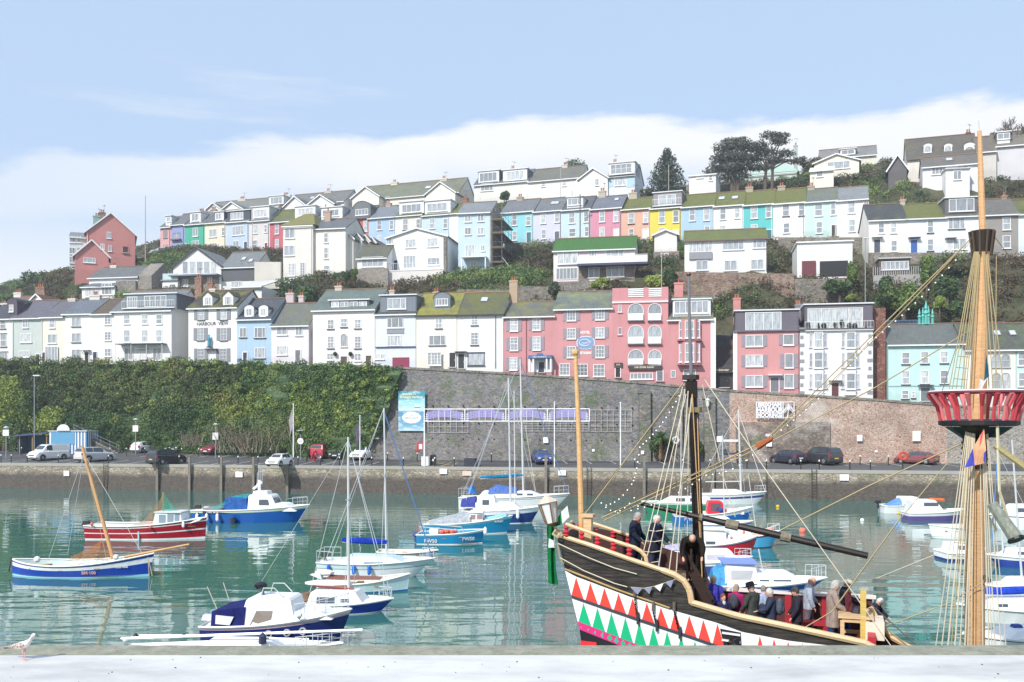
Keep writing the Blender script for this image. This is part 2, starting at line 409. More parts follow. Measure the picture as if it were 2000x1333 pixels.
# ================================================================== houses
ANCH=[]
FOOT=[]
WCACHE={}
def window_mesh(w,h,st,fc):
    """frame, glazing bars and sill; origin at window centre on the wall face, -Y outward"""
    key=(round(w,1),round(h,1),st,fc)
    if key in WCACHE:return WCACHE[key]
    w,h=key[0],key[1];b=MB();m=plain(fc,.5);t=.075;W,H=w/2,h/2;y0,y1=-.07,.0
    if 'a' in st:
        n=10;R_=W;zc=H-R_
        pts=[Vector((R_*math.cos(math.pi*i/n),y0+.02,zc+R_*math.sin(math.pi*i/n)))for i in range(n+1)]
        b.tube([Vector((W,y0+.02,-H))]+pts+[Vector((-W,y0+.02,-H)),Vector((W,y0+.02,-H))],.05,m,5)
        gp=[(W,-.02,-H),(W,-.02,zc)]+[(p.x,-.02,p.z)for p in pts[1:-1]]+[(-W,-.02,zc),(-W,-.02,-H)]
    else:
        b.box(-W,y0,-H,-W+t,y1,H,m);b.box(W-t,y0,-H,W,y1,H,m);b.box(-W+t,y0,H-t,W-t,y1,H,m);b.box(-W+t,y0,-H,W-t,y1,-H+t,m)
        gp=[(W-t,-.02,-H+t),(W-t,-.02,H-t),(-W+t,-.02,H-t),(-W+t,-.02,-H+t)]
    if 's' in st:b.box(-W+t,-.06,-.04,W-t,-.005,.04,m)
    if 'g' in st:
        nx=max(2,round(w/.42));nz=max(2,round(h/.45))
        for i in range(1,nx):b.box(-W+w*i/nx-.02,-.05,-H+t,-W+w*i/nx+.02,-.005,H-t,m)
        for i in range(1,nz):b.box(-W+t,-.048,-H+h*i/nz-.02,W-t,-.006,-H+h*i/nz+.02,m)
    if '2' in st:b.box(-.035,-.06,-H+t,.035,-.005,H-t,m)
    if '3' in st:
        for x in(-W*.42,W*.42):b.box(x-.035,-.06,-H+t,x+.035,-.005,H-t,m)
    if '4' in st:
        for x in(-W*.5,0,W*.5):b.box(x-.03,-.06,-H+t,x+.03,-.005,H-t,m)
    if '6' in st:
        for i in range(1,6):b.box(-W+w*i/6-.03,-.06,-H+t,-W+w*i/6+.03,-.005,H-t,m)
    sm=plain('#3b4048',.6)if 'd' in st else m
    if 'n' not in st:b.box(-W-.08,-.17,-H-.1,W+.08,-.001,-H-.004,sm)
    if 'L' in st:b.box(-W-.06,-.13,H+.004,W+.06,-.001,H+.09,sm)
    me=b.mesh('window')
    g=MB();g.poly(gp[::-1],pane(.9 if 'k' in st else.6));gm=g.mesh('pane')
    WCACHE[key]=(me,gm);return WCACHE[key]
def put_window(par,x,y,z,w,h,st='s',fc='#f5f5f5',extra=None):
    me,gm=window_mesh(max(.35,w),max(.35,h),st,fc)
    o=link('window',me,par,(x,y,z));link('pane',gm,o)
    if 'x' in st:
        sk=('shut',round(h,1),extra)
        if sk not in WCACHE:
            b=MB();m=plain(extra or '#7d7f8c',.6);H=round(h,1)/2
            b.box(-.24,-.07,-H,.24,-.003,H,m)
            for k in range(int(H*2/.16)):b.box(-.19,-.085,-H+.08+k*.16,.19,-.071,-H+.15+k*.16,m)
            WCACHE[sk]=b.mesh('shutter')
        for sg in(-1,1):link('shutter',WCACHE[sk],o,(sg*(w/2+.27),0,0))
    return o
def put_door(par,x,y,z0,w,h,col='#3a4a5a',hood=False,frame='#f2f2f2'):
    b=MB();m=plain(col,.45);f=plain(frame,.5);W=w/2
    b.box(-W,-.04,0,W,-.002,h,m)
    for zz,hh in((.14*h,.3*h),(.52*h,.36*h)):b.box(-W*.7,-.06,zz,-W*.1,-.041,zz+hh,m);b.box(W*.1,-.06,zz,W*.7,-.041,zz+hh,m)
    b.box(-W-.1,-.09,0,-W,-.002,h+.1,f);b.box(W,-.09,0,W+.1,-.002,h+.1,f);b.box(-W,-.09,h,W,-.002,h+.1,f)
    b.box(-W-.15,-.3,-.12,W+.15,-.002,-.004,plain('#b8b4aa',.8))
    o=b.obj('door',par,loc=(x,y,z0))
    k=MB();k.ball((W*.75,-.09,h*.48),.04,plain('#c8b070',.3,.8),6,4);k.obj('handle',o)
    if hood:
        k=MB();k.box(-W-.35,-.7,h+.22,W+.35,-.003,h+.32,plain(hood if isinstance(hood,str)else '#4a4f58',.6))
        for sx_ in(-W-.25,W+.2):k.bar((sx_,-.05,h-.25),(sx_,-.6,h+.22),.05,.05,f)
        k.obj('canopy',o)
    return o
def chimney(par,x,y,z,w=.7,h=1.4,col='#d9cfc0',pots=2,pc='#b5643f',dd=.55):
    b=MB();m=paint(col)if col!='brick' else rubble('#b5603f','#8e4a33',6,'#c9b7a0')
    b.box(-w/2,-dd/2,-1.6,w/2,dd/2,h,m);b.box(-w/2-.07,-dd/2-.07,h-.22,w/2+.07,dd/2+.07,h-.05,m)
    c=b.obj('chimney',par,loc=(x,y,z))
    if int(x*7+z*3)%3!=0:
        a=MB();am=plain('#8a8c90',.4,.6);a.tube([(0,0,0),(0,0,1.5)],.028,am,4);a.tube([(-.5,0,1.4),(.5,0,1.4)],.02,am,4)
        for i in range(5):a.tube([(-.45+i*.22,-.22,1.4),(-.45+i*.22,.22,1.4)],.014,am,3)
        a.obj('aerial',c,loc=(w*.3,0,h-.2),rot=(0,0,x))
    for i in range(pots):
        p=MB();p.lathe([(.13,0),(.1,.35),(.13,.38),(.12,.5)],plain(pc,.8),n=8);p.obj('chimney_pot',c,loc=((i-(pots-1)/2)*.32,0,h))
    return c
class House:
    def __init__(s,name,label,x0,x1,base,eave,y0,D=8,wall='#f4f4f2',T=TY,cat='house',group=None,down=3.0,anchor=True,open_=False):
        s.y0,s.T=y0,T;a=math.atan(T);s.a=a
        A=pl(x0,base,y0,T);B=pl(x1,base,y0,T);xc=(x0+x1)/2;c=pl(xc,base,y0,T)
        s.c=c;s.W=(B-A).xy.length;s.D=D;s.root=thing(name,label,cat,(c.x,c.y,c.z),-a,group)
        s.x0,s.x1,s.xc=x0,x1,xc
        s.hz=s.z(xc,eave);s.ix,s.iy=math.cos(a),-math.sin(a)
        s.down=down;s.wall=wall;s.L=s.u(x0);s.Rr=s.u(x1)
        if anchor:
            for u in(s.L,0,s.Rr):
                for v,dz in((-.6,-.05),(D*.9,.8)):
                    q=s.wp(u,v);ANCH.append((q.x,q.y+T0*q.x,c.z+dz))
        q=s.wp(0,0);
        FOOT.append((c.x,c.y,a,s.W/2+.6,D+.6))
    def wp(s,u,v):a=s.a;return Vector((s.c.x+u*math.cos(a)+v*math.sin(a),s.c.y-u*math.sin(a)+v*math.cos(a),s.c.z))
    def u(s,px,off=0):
        """local x of the facade point at pixel column px, on a plane off metres in front of the facade"""
        q=pl(px,800,s.y0-off/math.cos(s.a),s.T);d=q-s.c
        return d.x*math.cos(s.a)-d.y*math.sin(s.a)
    def z(s,px,py):return pl(px,py,s.y0,s.T).z-s.c.z
    def px2m(s,px):return dep(s.y0,px,s.T)/F
    def walls(s,mat=None,gable=None,back=None,hr=0,base=None):
        """box walls; gable: 'side' closes gable triangles at the ends (ridge along the facade), 'front' faces the viewer"""
        m=mat or paint(s.wall);b=MB();L,Rr,D,h,dn=s.L,s.Rr,s.D,s.hz,s.down
        b.box(L,0,-dn,Rr,D,h,m)
        if gable=='side':
            for x,e in((L,.25),(Rr-.25,.25)):b.prism([(x,.02,h-.01),(x,D-.02,h-.01),(x,D/2,h+hr)],(e,0,0),m)
        if gable=='front':
            for y in(0,D-.25):b.prism([(L+.02,y,h-.01),(Rr-.02,y,h-.01),((L+Rr)/2,y,h+hr)],(0,.25,0),m)
        if base:b.box(L-.03,-.03,-dn,Rr+.03,-.001,.45,paint(base))
        s.wo=b.obj('wall',s.root);return s
    def roof(s,kind,ridge,mat,eave_c='#eef0f0',over=.3,side=.15,flip=False,ridgec='#8b6a55'):
        hz,L,Rr,D=s.hz,s.L-side,s.Rr+side,s.D
# height of the ridge: the ridge sits D/2 behind the facade
        dm=dep(s.y0,s.xc,s.T)+(D/2 if kind in('side','hip')else D if kind=='mono' else 0)*math.cos(s.a)
        zr=EYE+(HZ-ridge)/F*dm-s.c.z;hr=max(.3,zr-hz);s.hr=hr;b=MB();th=.12
        if kind=='side':
            k=hr/(D/2)
            b.slab([(L,-over,hz-over*k+.05),(Rr,-over,hz-over*k+.05),(Rr,D/2,zr+.05),(L,D/2,zr+.05)],th,mat)
            b.slab([(Rr,D+over,hz-over*k+.05),(L,D+over,hz-over*k+.05),(L,D/2+.004,zr+.048),(Rr,D/2+.004,zr+.048)],th,mat)
            b.box(L,D/2-.12,zr+.02,Rr,D/2+.12,zr+.14,plain(ridgec,.8))
            s.slope=lambda v:hz+k*v+.05
        elif kind=='hip':
            W2=(Rr-L)/2;xi=min(W2*.7,D/2);k=hr/(D/2)
            f,g=-over,D+over;zb=hz-over*k*.5+.05
            P=[(L-over,f,zb),(Rr+over,f,zb),(Rr+over,g,zb),(L-over,g,zb)];A_,B_=(L+xi,D/2,zr),(Rr-xi,D/2,zr)
            b.poly([P[0],P[1],B_,A_],mat);b.poly([P[2],P[3],A_,B_],mat);b.poly([P[1],P[2],B_],mat);b.poly([P[3],P[0],A_],mat);b.poly(P[::-1],mat)
            s.slope=lambda v:hz+k*v
        elif kind=='front':
            xm=(L+Rr)/2;k=hr/(xm-L)
            for x,sg in((L-.2,1),(Rr+.2,-1)):
                zz=hz-.2*k
                p=[(x,-over,zz),(xm,-over,zr+.06),(xm,D,zr+.06),(x,D,zz)]
                b.slab(p if sg>0 else p[::-1],th,mat)
            f=MB();fm=plain(eave_c,.5)
            for x in(L-.2,Rr+.2):f.bar((x,-over-.03,hz-.2*k-.08),(xm,-over-.03,zr-.03),.05,.2,fm)
            f.obj('bargeboard',s.root)
            s.slope=lambda v:zr
        elif kind=='mono':
            k=hr/D
            b.slab([(L,-over,hz-over*k+.05),(Rr,-over,hz-over*k+.05),(Rr,D,zr+.05),(L,D,zr+.05)],th,mat);s.slope=lambda v:hz+k*v+.05
        elif kind=='flat':
            b.box(L,-over,hz+.003,Rr,D+over,hz+.18,mat);s.slope=lambda v:hz+.18
        s.ro=b.obj('roof',s.root)
        if kind in('side','hip','mono'):
            k=hr/(D/2 if kind!='mono' else D)
            f=MB();f.box(L,-over-.11,hz-over*k-.13,Rr,-over+.0,hz-over*k+.03,plain(eave_c,.5))
            f.obj('gutter',s.root)
        return s
    def full(s,kind,ridge,rc='#6d7278',moss=0,mc='#6f7430',**k):
        mat=rc if isinstance(rc,bpy.types.Material)else slate(rc,moss,mc)
        s.roof(kind,ridge,mat,**k);s.walls(gable=kind if kind in('side','front')else None,hr=s.hr-.02);return s
    def win(s,cx,cy,w,h,st='s',fc='#f5f5f5',off=0,extra=None):
        k=s.px2m(cx);return put_window(s.root,s.u(cx),-.002-off,s.z(cx,cy),w*k,h*k,st,fc,extra)
    def wins(s,L,st='s',fc='#f5f5f5',extra=None):
        for q in L:s.win(*q[:4],st=q[4]if len(q)>4 else st,fc=fc,extra=extra)
        return s
    def door(s,cx,w,h,col='#39506a',hood=False,zoff=0,py=None,frame='#f2f2f2'):
        k=s.px2m(cx);z=0.02 if py is None else s.z(cx,py)
        put_door(s.root,s.u(cx),-.002,z+zoff,w*k,h*k,col,hood,frame);return s
    def chim(s,L,**k):
        for q in L:
            px,top,w=q[:3];y=s.D/2;dm=dep(s.y0,px,s.T)+y
            zt=EYE+(HZ-top)/F*dm-s.c.z-.5;zr=s.hz+s.hr
            chimney(s.root,s.u(px)*(1+y/dep(s.y0,px,s.T)),y,zr,w*dm/F,max(.3,zt-zr),*(q[3:]or('#d9cfc0',)),**k)
        return s
    def dormer(s,x0,x1,yt,yb,wl_,kind='box',side='#4a4f5a',front=None,v=None,fc='#f5f5f5',roofc='#5a5f66',st='3',bal=False):
        """dormer between pixel columns, rows yt..yb; wl_: windows as (cx,cy,w,h)"""
        sl_=s.slope;z1=s.z((x0+x1)/2,yt);z0=s.z((x0+x1)/2,yb);L,Rr=s.u(x0),s.u(x1)
        if v is None:v=.35
        z0=min(z0,sl_(v));m=paint(front or side);ms=slate(side,0)if not side.startswith('#f')else paint(side);b=MB();D2=s.D/2
        b.box(L,v,z0,Rr,D2+(.6 if kind=='box' else 0),z1,m if kind!='box' else ms)
        if kind=='box':
            b.box(L+.12,v-.03,z0+.05,Rr-.12,v-.002,z1-.05,paint(front or '#eef0f0'))
            b.box(L-.15,v-.25,z1+.002,Rr+.15,D2+.8,z1+.15,plain('#dfe3e6',.6))
        elif kind=='gable':
            xm=(L+Rr)/2;g=(Rr-L)*.42
            b.prism([(L,v,z1),(Rr,v,z1),(xm,v,z1+g)],(0,.15,0),m)
            for x,p in((L-.12,0),(Rr+.12,1)):
                q=[(x,v-.15,z1-.12*.84),(xm,v-.15,z1+g+.05),(xm,D2+.4,z1+g+.05),(x,D2+.4,z1-.12*.84)]
                b.slab(q if not p else q[::-1],.08,slate(roofc,.0))
        elif kind=='arch':
            n=10;xm=(L+Rr)/2;r=(Rr-L)/2+.1;g=r*.75
            pts=[(xm+r*math.cos(math.pi*i/n),v-.12,z1+g*math.sin(math.pi*i/n))for i in range(n+1)]
            b.prism([(p[0],v,p[2])for p in pts][::-1],(0,.12,0),m);
            b.loft([pts,[(p[0],D2,p[2])for p in pts]],slate(roofc,0),closed=False,cap=False)
        dm=b.obj('dormer',s.root)
        for q in wl_:
            k=s.px2m(q[0]);put_window(dm,s.u(q[0]),v-.035 if kind=='box' else v-.002,s.z(q[0],q[1]),q[2]*k,q[3]*k,q[4]if len(q)>4 else st+'n',fc)
        if bal:
            r=MB();m=plain('#e8ecee',.4);zb=z0+.05
            r.box(L,v-.8,z0-.1,Rr,v-.03,z0+.04,plain('#d8dcdc',.7));n=max(4,int((Rr-L)/.35))
            r.bar((L,v-.75,zb+.95),(Rr,v-.75,zb+.95),.05,.05,m)
            for i in range(n+1):x=L+(Rr-L)*i/n;r.bar((x,v-.75,zb),(x,v-.75,zb+.95),.025,.025,m)
            r.obj('balcony_rail',dm)
        return s
    def pipe(s,px,col='#f0f0f0'):
        b=MB();x=s.u(px);b.tube([(x,-.08,0),(x,-.08,s.hz-.15)],.05,plain(col,.5),6);b.obj('drainpipe',s.root);return s
    def skyl(s,cx,cy,w=10,h=8):
        """roof window lying in the front slope"""
        dy=s.D/4;k=(dep(s.y0,cx,s.T)+dy)/F;x=s.u(cx)*(1+dy/dep(s.y0,cx,s.T));sl_=math.atan2(s.hr,s.D/2)
        b=MB();W=w*k/2;b.box(-W,-.5,.0,W,.5,.1,plain('#8a8f94',.5));g=MB();g.box(-W+.08,-.42,.101,W-.08,.42,.115,glassdark('#c9d3da'))
        v=(EYE+(HZ-cy)*k-s.c.z-s.hz)/(s.hr/(s.D/2));v=min(max(v,.8),s.D/2-.6)
        o=b.obj('skylight',s.root,loc=(x,v,s.slope(v)+.02),rot=(sl_,0,0));g.obj('pane',o);return s
T0=TY
# ================================================================== the street above the harbour wall
Y1=121
GS,GM,GC,GT='houses along the harbour street','houses on the middle terrace','coloured terrace houses','houses on the crest of the hill'
def H(name,label,x0,x1,base,eave,D=8,wall='#f4f4f2',y0=Y1,group=GS,**k):return House(name,label,x0,x1,base,eave,y0,D,wall,group=group,**k)
shop_c='#2f3b55'
h=H('house','white house with black window surrounds, leftmost of the harbour street',-30,23,714,622).full('side',596,'#4b4e5a')
h.wins([(6,634,13,17),(7,665,14,25)],'sdL',extra=None);h.win(4,698,26,20,'3dL');h.dormer(10,30,590,614,[(19,602,10,14,'s')],'arch','#5a5060')
h=H('house','sage green rendered house under a purple slate roof',23,81,712,620,wall='#c6d2cc').full('side',588,'#6b6a78')
h.wins([(50,633,13,15,'2g'),(51,661,25,17,'3'),(48,692,23,13,'3')]).door(74,8,19,'#4e4a46').pipe(26)
h=H('house','cream house with a maroon door beside the sage green house',81,124,711,618,wall='#f0e8d6').full('side',588,'#6b6a78')
h.wins([(102,632,12,18,'s'),(102,662,19,18,'2')]);h.win(102,692,28,29,'4',off=.12);h.door(86,6,22,'#6c2a40').pipe(82)
h.chim([(106,577,16,'#e8e2d6')])
h=H('house','white house with dark framed windows on three floors under blue slate',124,179,710,612).full('side',585,'#6c7786')
h.wins([(149,629,20,18,'2d'),(149,660,20,18,'2d'),(149,691,20,17,'2d')],fc='#e8e8ea').door(170,8,21,'#23282e','#c8ccd0')
h.chim([(152,570,22,'#e6e0d8')])
h=H('house','plain white house with a navy door under a brown mossy roof',179,219,710,612).full('side',585,'#67584a',.35,'#6b5a3a')
h.wins([(211,626,14,17,'2g'),(211,657,14,17,'2g'),(211,689,14,16,'2g')]).door(186,8,22,'#26355e')
h=H('house','large white house with a dark flat roofed dormer and balcony canopy',219,335,710,606,D=10).full('side',568,'#7a7f86',.2,'#a09a3a')
for yy,hh in((624,18),(657,24)):h.wins([(248,yy,13,hh),(283,yy,13,hh),(311,yy,13,hh)],'s')
h.wins([(252,692,18,24),(307,692,18,24)],'2');h.door(280,12,24,'#e6e6e4','#9aa4ae').dormer(240,342,574,602,[(255,590,22,22),(300,588,48,22)],'box','#5d6b78',front='#7f8c98',v=.5,st='4',bal=True)
b_=MB();u0,u1=h.u(236),h.u(326);zc=h.z(280,674);b_.box(u0,-1.3,zc,u1,-.003,zc+.12,plain('#5d6570',.6))
for i in range(4):b_.tube([(u0+(u1-u0)*i/3,-1.2,0),(u0+(u1-u0)*i/3,-1.2,zc)],.04,plain('#e8e8e8'),5)
b_.obj('canopy',h.root);h.chim([(349,536,14,'brick'),(372,545,12,'brick')])
h=H('guest_house','white guest house with grey shutters lettered HARBOUR VIEW',368,463,711,600,D=9).full('side',568,'#4a463c',.45,'#7d7a2c')
h.wins([(393,615,15,20),(437,615,15,20),(392,653,15,25),(437,653,15,25),(393,694,15,26),(436,694,15,26)],'xsgd',fc='#dcdde0',extra='#8b8e98')
h.door(415,13,24,'#f1f1f1','#50505c').dormer(394,412,577,597,[(403,588,13,16)],'gable','#6a6a72',front='#f2f2f2',roofc='#5b5a30').dormer(433,453,576,597,[(443,587,13,16)],'gable','#6a6a72',front='#f2f2f2',roofc='#5b5a30')
kk=h.px2m(415);text('HARBOUR  VIEW',9.5*kk,plain('#23252c'),h.root,(h.u(415),-.03,h.z(415,633)),sx=.92,bold=.01)
b_=MB();b_.lathe([(.12,0),(.22,.1),(.2,.7),(.26,1.1),(.1,1.35),(.13,1.5),(.06,1.65)],plain('#2f9fc0',.5),n=8);b_.box(-.3,-.25,-.12,.3,.25,0,plain('#3a3f48'));b_.obj('figurehead_statue',h.root,loc=(h.u(411),-.4,h.z(411,678)))
h.chim([(385,560,12,'#e9e4da')])
# white rear wing with the lettered gable
g=H('guest_house_wing','white gable wall lettered ACCOMMODATION rising behind the shuttered guest house',468,511,640,560,y0=134,D=6,down=6).full('mono',549,'#e8e8ea')
text('ACCOMMODATION',6.5*g.px2m(490),plain('#23252c'),g.root,(g.u(490),-.03,g.z(490,568)),sx=.78,bold=.008)
h=H('house','light blue house with two arched dormers and a navy door',463,530,711,622,wall='#a9cdea',D=9).full('side',584,'#4e5560')
h.wins([(475,650,15,19,'2d'),(508,650,23,20,'3d'),(508,690,22,20,'3d')]);h.door(479,8,22,'#1d2c5c')
for x in(484,512):h.dormer(x-9,x+9,603,619,[(x,610,11,14,'2')],'arch','#5b6068',front='#eef2f6')
h.chim([(538,566,16,'#dcc6c8'),(560,575,10,'#dcc6c8')])
h=H('house','pale lilac cottage with a mossy grey roof',530,603,711,634,wall='#ece6ee').full('side',593,'#73776c',.25,'#77743a')
h.wins([(551,646,22,18,'2'),(584,647,15,18,'2'),(551,685,22,18,'3')]).door(582,10,26,'#6c737c')
h=H('house','large white house with a wide four light dormer and hanging baskets',611,732,714,604,D=10,wall='#f6f1f0').full('side',566,'#6b7d78',.25,'#6d7d50')
h.wins([(646,634,13,18),(672,631,13,16),(699,633,14,18),(646,669,13,24),(699,669,14,24)],'sgd');h.win(672,665,14,26,'a',fc='#f4eee0');h.wins([(645,697,14,14),(699,698,14,15)],'2g')
h.door(672,13,17,'#5b4038').door(720,11,18,'#54443c').dormer(640,718,586,602,[(652,594,17,11,'2'),(670,594,17,11,'2'),(688,594,17,11,'2'),(706,594,17,11,'2')],'box','#66727c',front='#55606c',v=.6)
b_=MB()
for x in(656,686):b_.ball((h.u(x),-.3,h.z(x,692)),.3,leafm('#3e5a2a','#24401c'),8,5)
b_.obj('hanging_basket',h.root);h.chim([(636,552,14,'#d8c8b4')])
h=H('house','pale blue house with a crimson garage door and big dark dormer',733,812,718,612,wall='#dfe6f3').full('side',578,'#53575a')
h.win(772,631,33,19,'3');h.win(770,666,28,21,'4n');h.dormer(741,812,577,611,[(774,593,37,21,'3')],'box','#7b8494',front='#7b8494',v=.3)
b_=MB();u0,u1,zz=h.u(734),h.u(812),h.z(772,679);b_.box(u0,-.2,zz,u1,-.003,zz+.1,plain('#2c3a7a'));b_.obj('fascia',h.root)
b_=MB();k=h.px2m(783);b_.box(-17*k,-.06,0,17*k,-.003,19*k,plain('#a3214e',.5));[b_.box(-17*k,-.075,i*.28,17*k,-.061,i*.28+.05,plain('#8a1a40',.5))for i in range(1,5)];b_.obj('garage_door',h.root,loc=(h.u(783),0,.02))
b_=MB();b_.box(h.u(756),-.08,h.z(772,652),h.u(789),-.003,h.z(772,644),plain('#8c9096'));b_.obj('name_board',h.root);h.wins([(737,697,8,10,'2'),(747,697,8,10,'2')]);h.chim([(834,563,12,'#c9a987'),(748,560,10,'#c9bca8')])
h=H('house','cream house with yellow mossy roof, curved dormer and bay window',813,892,718,613,wall='#f7f3e2').full('side',573,'#6a6d52',.62,'#99952c',eave_c='#2c2f38')
h.wins([(857,632,13,20,'s2d'),(854,665,34,20,'3d')]);h.win(850,702,27,25,'3gL',off=.35);h.door(884,12,28,'#24272c').dormer(844,876,582,597,[(860,589,25,13,'4')],'arch','#6d7a86',front='#7d8a96',v=.8)
h=H('house','white house with navy framed picture window beside the cream house',893,983,720,612).full('side',572,'#5f6350',.55,'#6d702f',eave_c='#2c2f38',ridgec='#b07a50')
h.wins([(927,625,14,22),(927,662,15,25)],'sgd').door(901,12,28,'#2b2e33','#3a3f50');h.win(930,702,34,25,'L',fc='#39406a');h.skyl(938,586,14,11);h.pipe(968,'#70788c');h.chim([(990,541,16,'#c9a987')])
h=H('hotel','salmon pink hotel wing with grey shutters and blue porch',984,1083,728,617,wall='#dd8b8e').full('side',590,'#6f716a',.4,'#8d8c30')
h.wins([(1004,635,15,25),(1048,634,15,24),(1004,672,15,27),(1048,671,15,27),(1003,711,15,24)],'xsg',extra='#9a8f9c');h.pipe(1028,'#a85a62')
b_=MB();k=h.px2m(1058);mbl=plain('#3f6ea8',.5);b_.box(-23*k,-1.5,26*k,23*k,-.003,32*k,mbl);b_.prism([(-7*k,-1.55,32*k),(7*k,-1.55,32*k),(5*k,-1.55,36*k),(-5*k,-1.55,36*k)],(0,.2,0),mbl)
for x in(-21,-13,13,21):b_.box(x*k-.1,-1.4,0,x*k+.1,-1.2,26*k,plain('#f4f4f4'))
b_.box(-22*k,-.06,0,22*k,-.004,26*k,plain('#e6e8ec'));po=b_.obj('porch',h.root,loc=(h.u(1058),0,0));put_door(po,0,-.07,0,10*k,20*k,'#2c3a50')
text('RESTAURANT',4.6*k,plain('#f2f6ff'),po,(0,-1.52,28.6*k),sx=.95)
h=H('hotel','salmon pink hotel front lettered HOTEL RESTAURANT round a blue oval sign',1083,1196,738,602,wall='#e08f92',D=9).full('side',570,'#6e7a76',.42,'#8f9452')
h.wins([(1116,616,17,22),(1172,615,17,21),(1116,652,17,21),(1172,650,17,21),(1116,688,17,22),(1172,687,17,23)],'xg',extra='#9a8f9c');h.wins([(1103,722,20,24),(1137,723,22,24),(1170,724,22,24)],'gk')
k=h.px2m(1144);text('HOTEL',7*k,plain('#f8f4f4'),h.root,(h.u(1143),-.03,h.z(1143,650)),sx=.85,bold=.02);text('RESTAURANT',6.8*k,plain('#f8f4f4'),h.root,(h.u(1144),-.03,h.z(1144,690)),sx=.66,bold=.02)
b_=MB();
def blob(rx,rz,y,m,n=24,p=2.6):b_.poly([(rx*math.copysign(abs(math.cos(a))**(2/p),math.cos(a)),y,rz*math.copysign(abs(math.sin(a))**(2/p),math.sin(a)))for a in[2*math.pi*i/n for i in range(n)]][::1],m)
blob(18*k,13*k,-.05,plain('#dfe9f6'));blob(16.5*k,11.8*k,-.06,plain('#6f9cd4'));so_=b_.obj('oval_sign',h.root,loc=(h.u(1144),0,h.z(1144,670)))
b_=MB();b_.tube([(10*k*math.cos(a)-2*k,-.09,6.5*k*math.sin(a))for a in[i*.35+.5 for i in range(17)]],.05,plain('#f4f8ff'),4);b_.obj('emblem',so_);text('Quayside',6.5*k,plain('#f4f8ff'),so_,(1*k,-.1,0),shear=.4,sx=.8,rot=(R(90),R(-12),0))
h=H('hotel_tower','salmon pink flat topped tower with six arched white balconies',1196,1305,745,590,wall='#df8a8e',D=9,down=4)
h.walls();b_=MB();mw=paint('#df8a8e');zt=h.z(1250,562);zb=h.hz
b_.box(h.L,0,zb+.004,h.Rr,.35,zb+(zt-zb)*.3,mw)
for x0_,x1_ in((1196,1227),(1257,1267),(1292,1305)):b_.box(h.u(x0_),0,zb+(zt-zb)*.3+.001,h.u(x1_),.35,zt,mw)
b_.box(h.L,.36,zb+.004,h.L+.3,9,zt,mw);b_.box(h.Rr-.3,.36,zb+.004,h.Rr,9,zt,mw)
b_.box(h.L-.02,-.16,zb-.12,h.Rr+.02,-.004,zb+.1,plain('#f0d8dc'));b_.obj('parapet',h.root)
b_=MB();
for xa,xb in((1227,1257),(1267,1292)):
    for i in range(5):z_=zb+(zt-zb)*(.34+i*.13);b_.box(h.u(xa),-.05,z_,h.u(xb),.1,z_+(zt-zb)*.08,plain('#f8f8f8'))
b_.obj('louvre_screen',h.root);h.wins([(1211,603,8,14,'k'),(1211,647,8,15,'k')],fc='#e8c8cc')
for yy,hh in((610,33),(654,36),(699,31)):
    for cx,ww in((1242,30),(1279,26)):h.win(cx,yy,ww,hh,'a');
    for cx,ww in((1242,32),(1279,28)):
        b_=MB();u0,u1=h.u(cx-ww/2),h.u(cx+ww/2);z0_=h.z(cx,yy+hh/2);b_.box(u0,-.35,z0_-.12,u1,-.003,z0_+.02,plain('#6c5a66'));b_.box(u0+.1,-.3,z0_+.021,u1-.1,-.25,z0_+.85,plain('#f4f6f8',.3));b_.obj('balcony',h.root)
k=h.px2m(1258);b_=MB();b_.box(h.u(1228),-.3,h.z(1258,723),h.u(1292),-.003,h.z(1258,712),plain('#3a3432'));s1=b_.obj('shop_sign',h.root);text('The Ernie Lister',6.5*k,plain('#e8dcb0'),s1,(h.u(1258),-.32,h.z(1258,717.5)),sx=.95,bold=.01)
b_=MB();b_.box(h.u(1200),-.2,h.z(1207,718),h.u(1216),-.003,h.z(1207,709),plain('#3a3432'));s1=b_.obj('bar_sign',h.root);text('BAR',4.5*k,plain('#e8dcb0'),s1,(h.u(1208),-.22,h.z(1207,713)))
h.win(1253,735,44,12,'6');h.door(1207,9,18,'#2a2024',py=737).door(1289,11,18,'#6c7684',py=744)
h=H('house','salmon pink house with a tall bay beside the tower',1305,1391,752,622,wall='#dd8b8e',D=9).full('side',578,'#6b6f70',.4,'#9a8a2c')
h.dormer(1314,1388,585,614,[(1350,600,66,24,'6')],'box','#f4f4f6',front='#f4f4f6',v=.3)
for cy,hh in((645,40),(690,44)):
    k=h.px2m(1346);b_=MB();z0_,z1_=h.z(1346,cy+hh/2),h.z(1346,cy-hh/2);u0,u1=h.u(1324),h.u(1370)
    b_.prism([(u0,-.003,z0_),(u0+.7,-.8,z0_),(u1-.7,-.8,z0_),(u1,-.003,z0_)][::-1],(0,0,z1_-z0_),paint('#dd8b8e'));b_.box(u0-.05,-.9,z0_-.14,u1+.05,-.004,z0_-.004,plain('#a05a64'));bo=b_.obj('bay',h.root)
    put_window(bo,h.u(1347),-.81,(z0_+z1_)/2,18*k,hh*k*.85,'s2');
    for x in(1329.5,1364):put_window(bo,h.u(x),-.45,(z0_+z1_)/2,6*k,hh*k*.8,'s')
h.win(1347,733,24,22,'2d');h.win(1315,731,10,14,'n',fc='#e6e9f0')
b_=MB();b_.box(h.u(1388),-.06,-.5,h.u(1398),.3,h.hz,plain('#f4f2f4'));b_.obj('quoin_strip',h.root);h.chim([(1325,545,17,'#e08a86')],pc='#c0403a',pots=1)
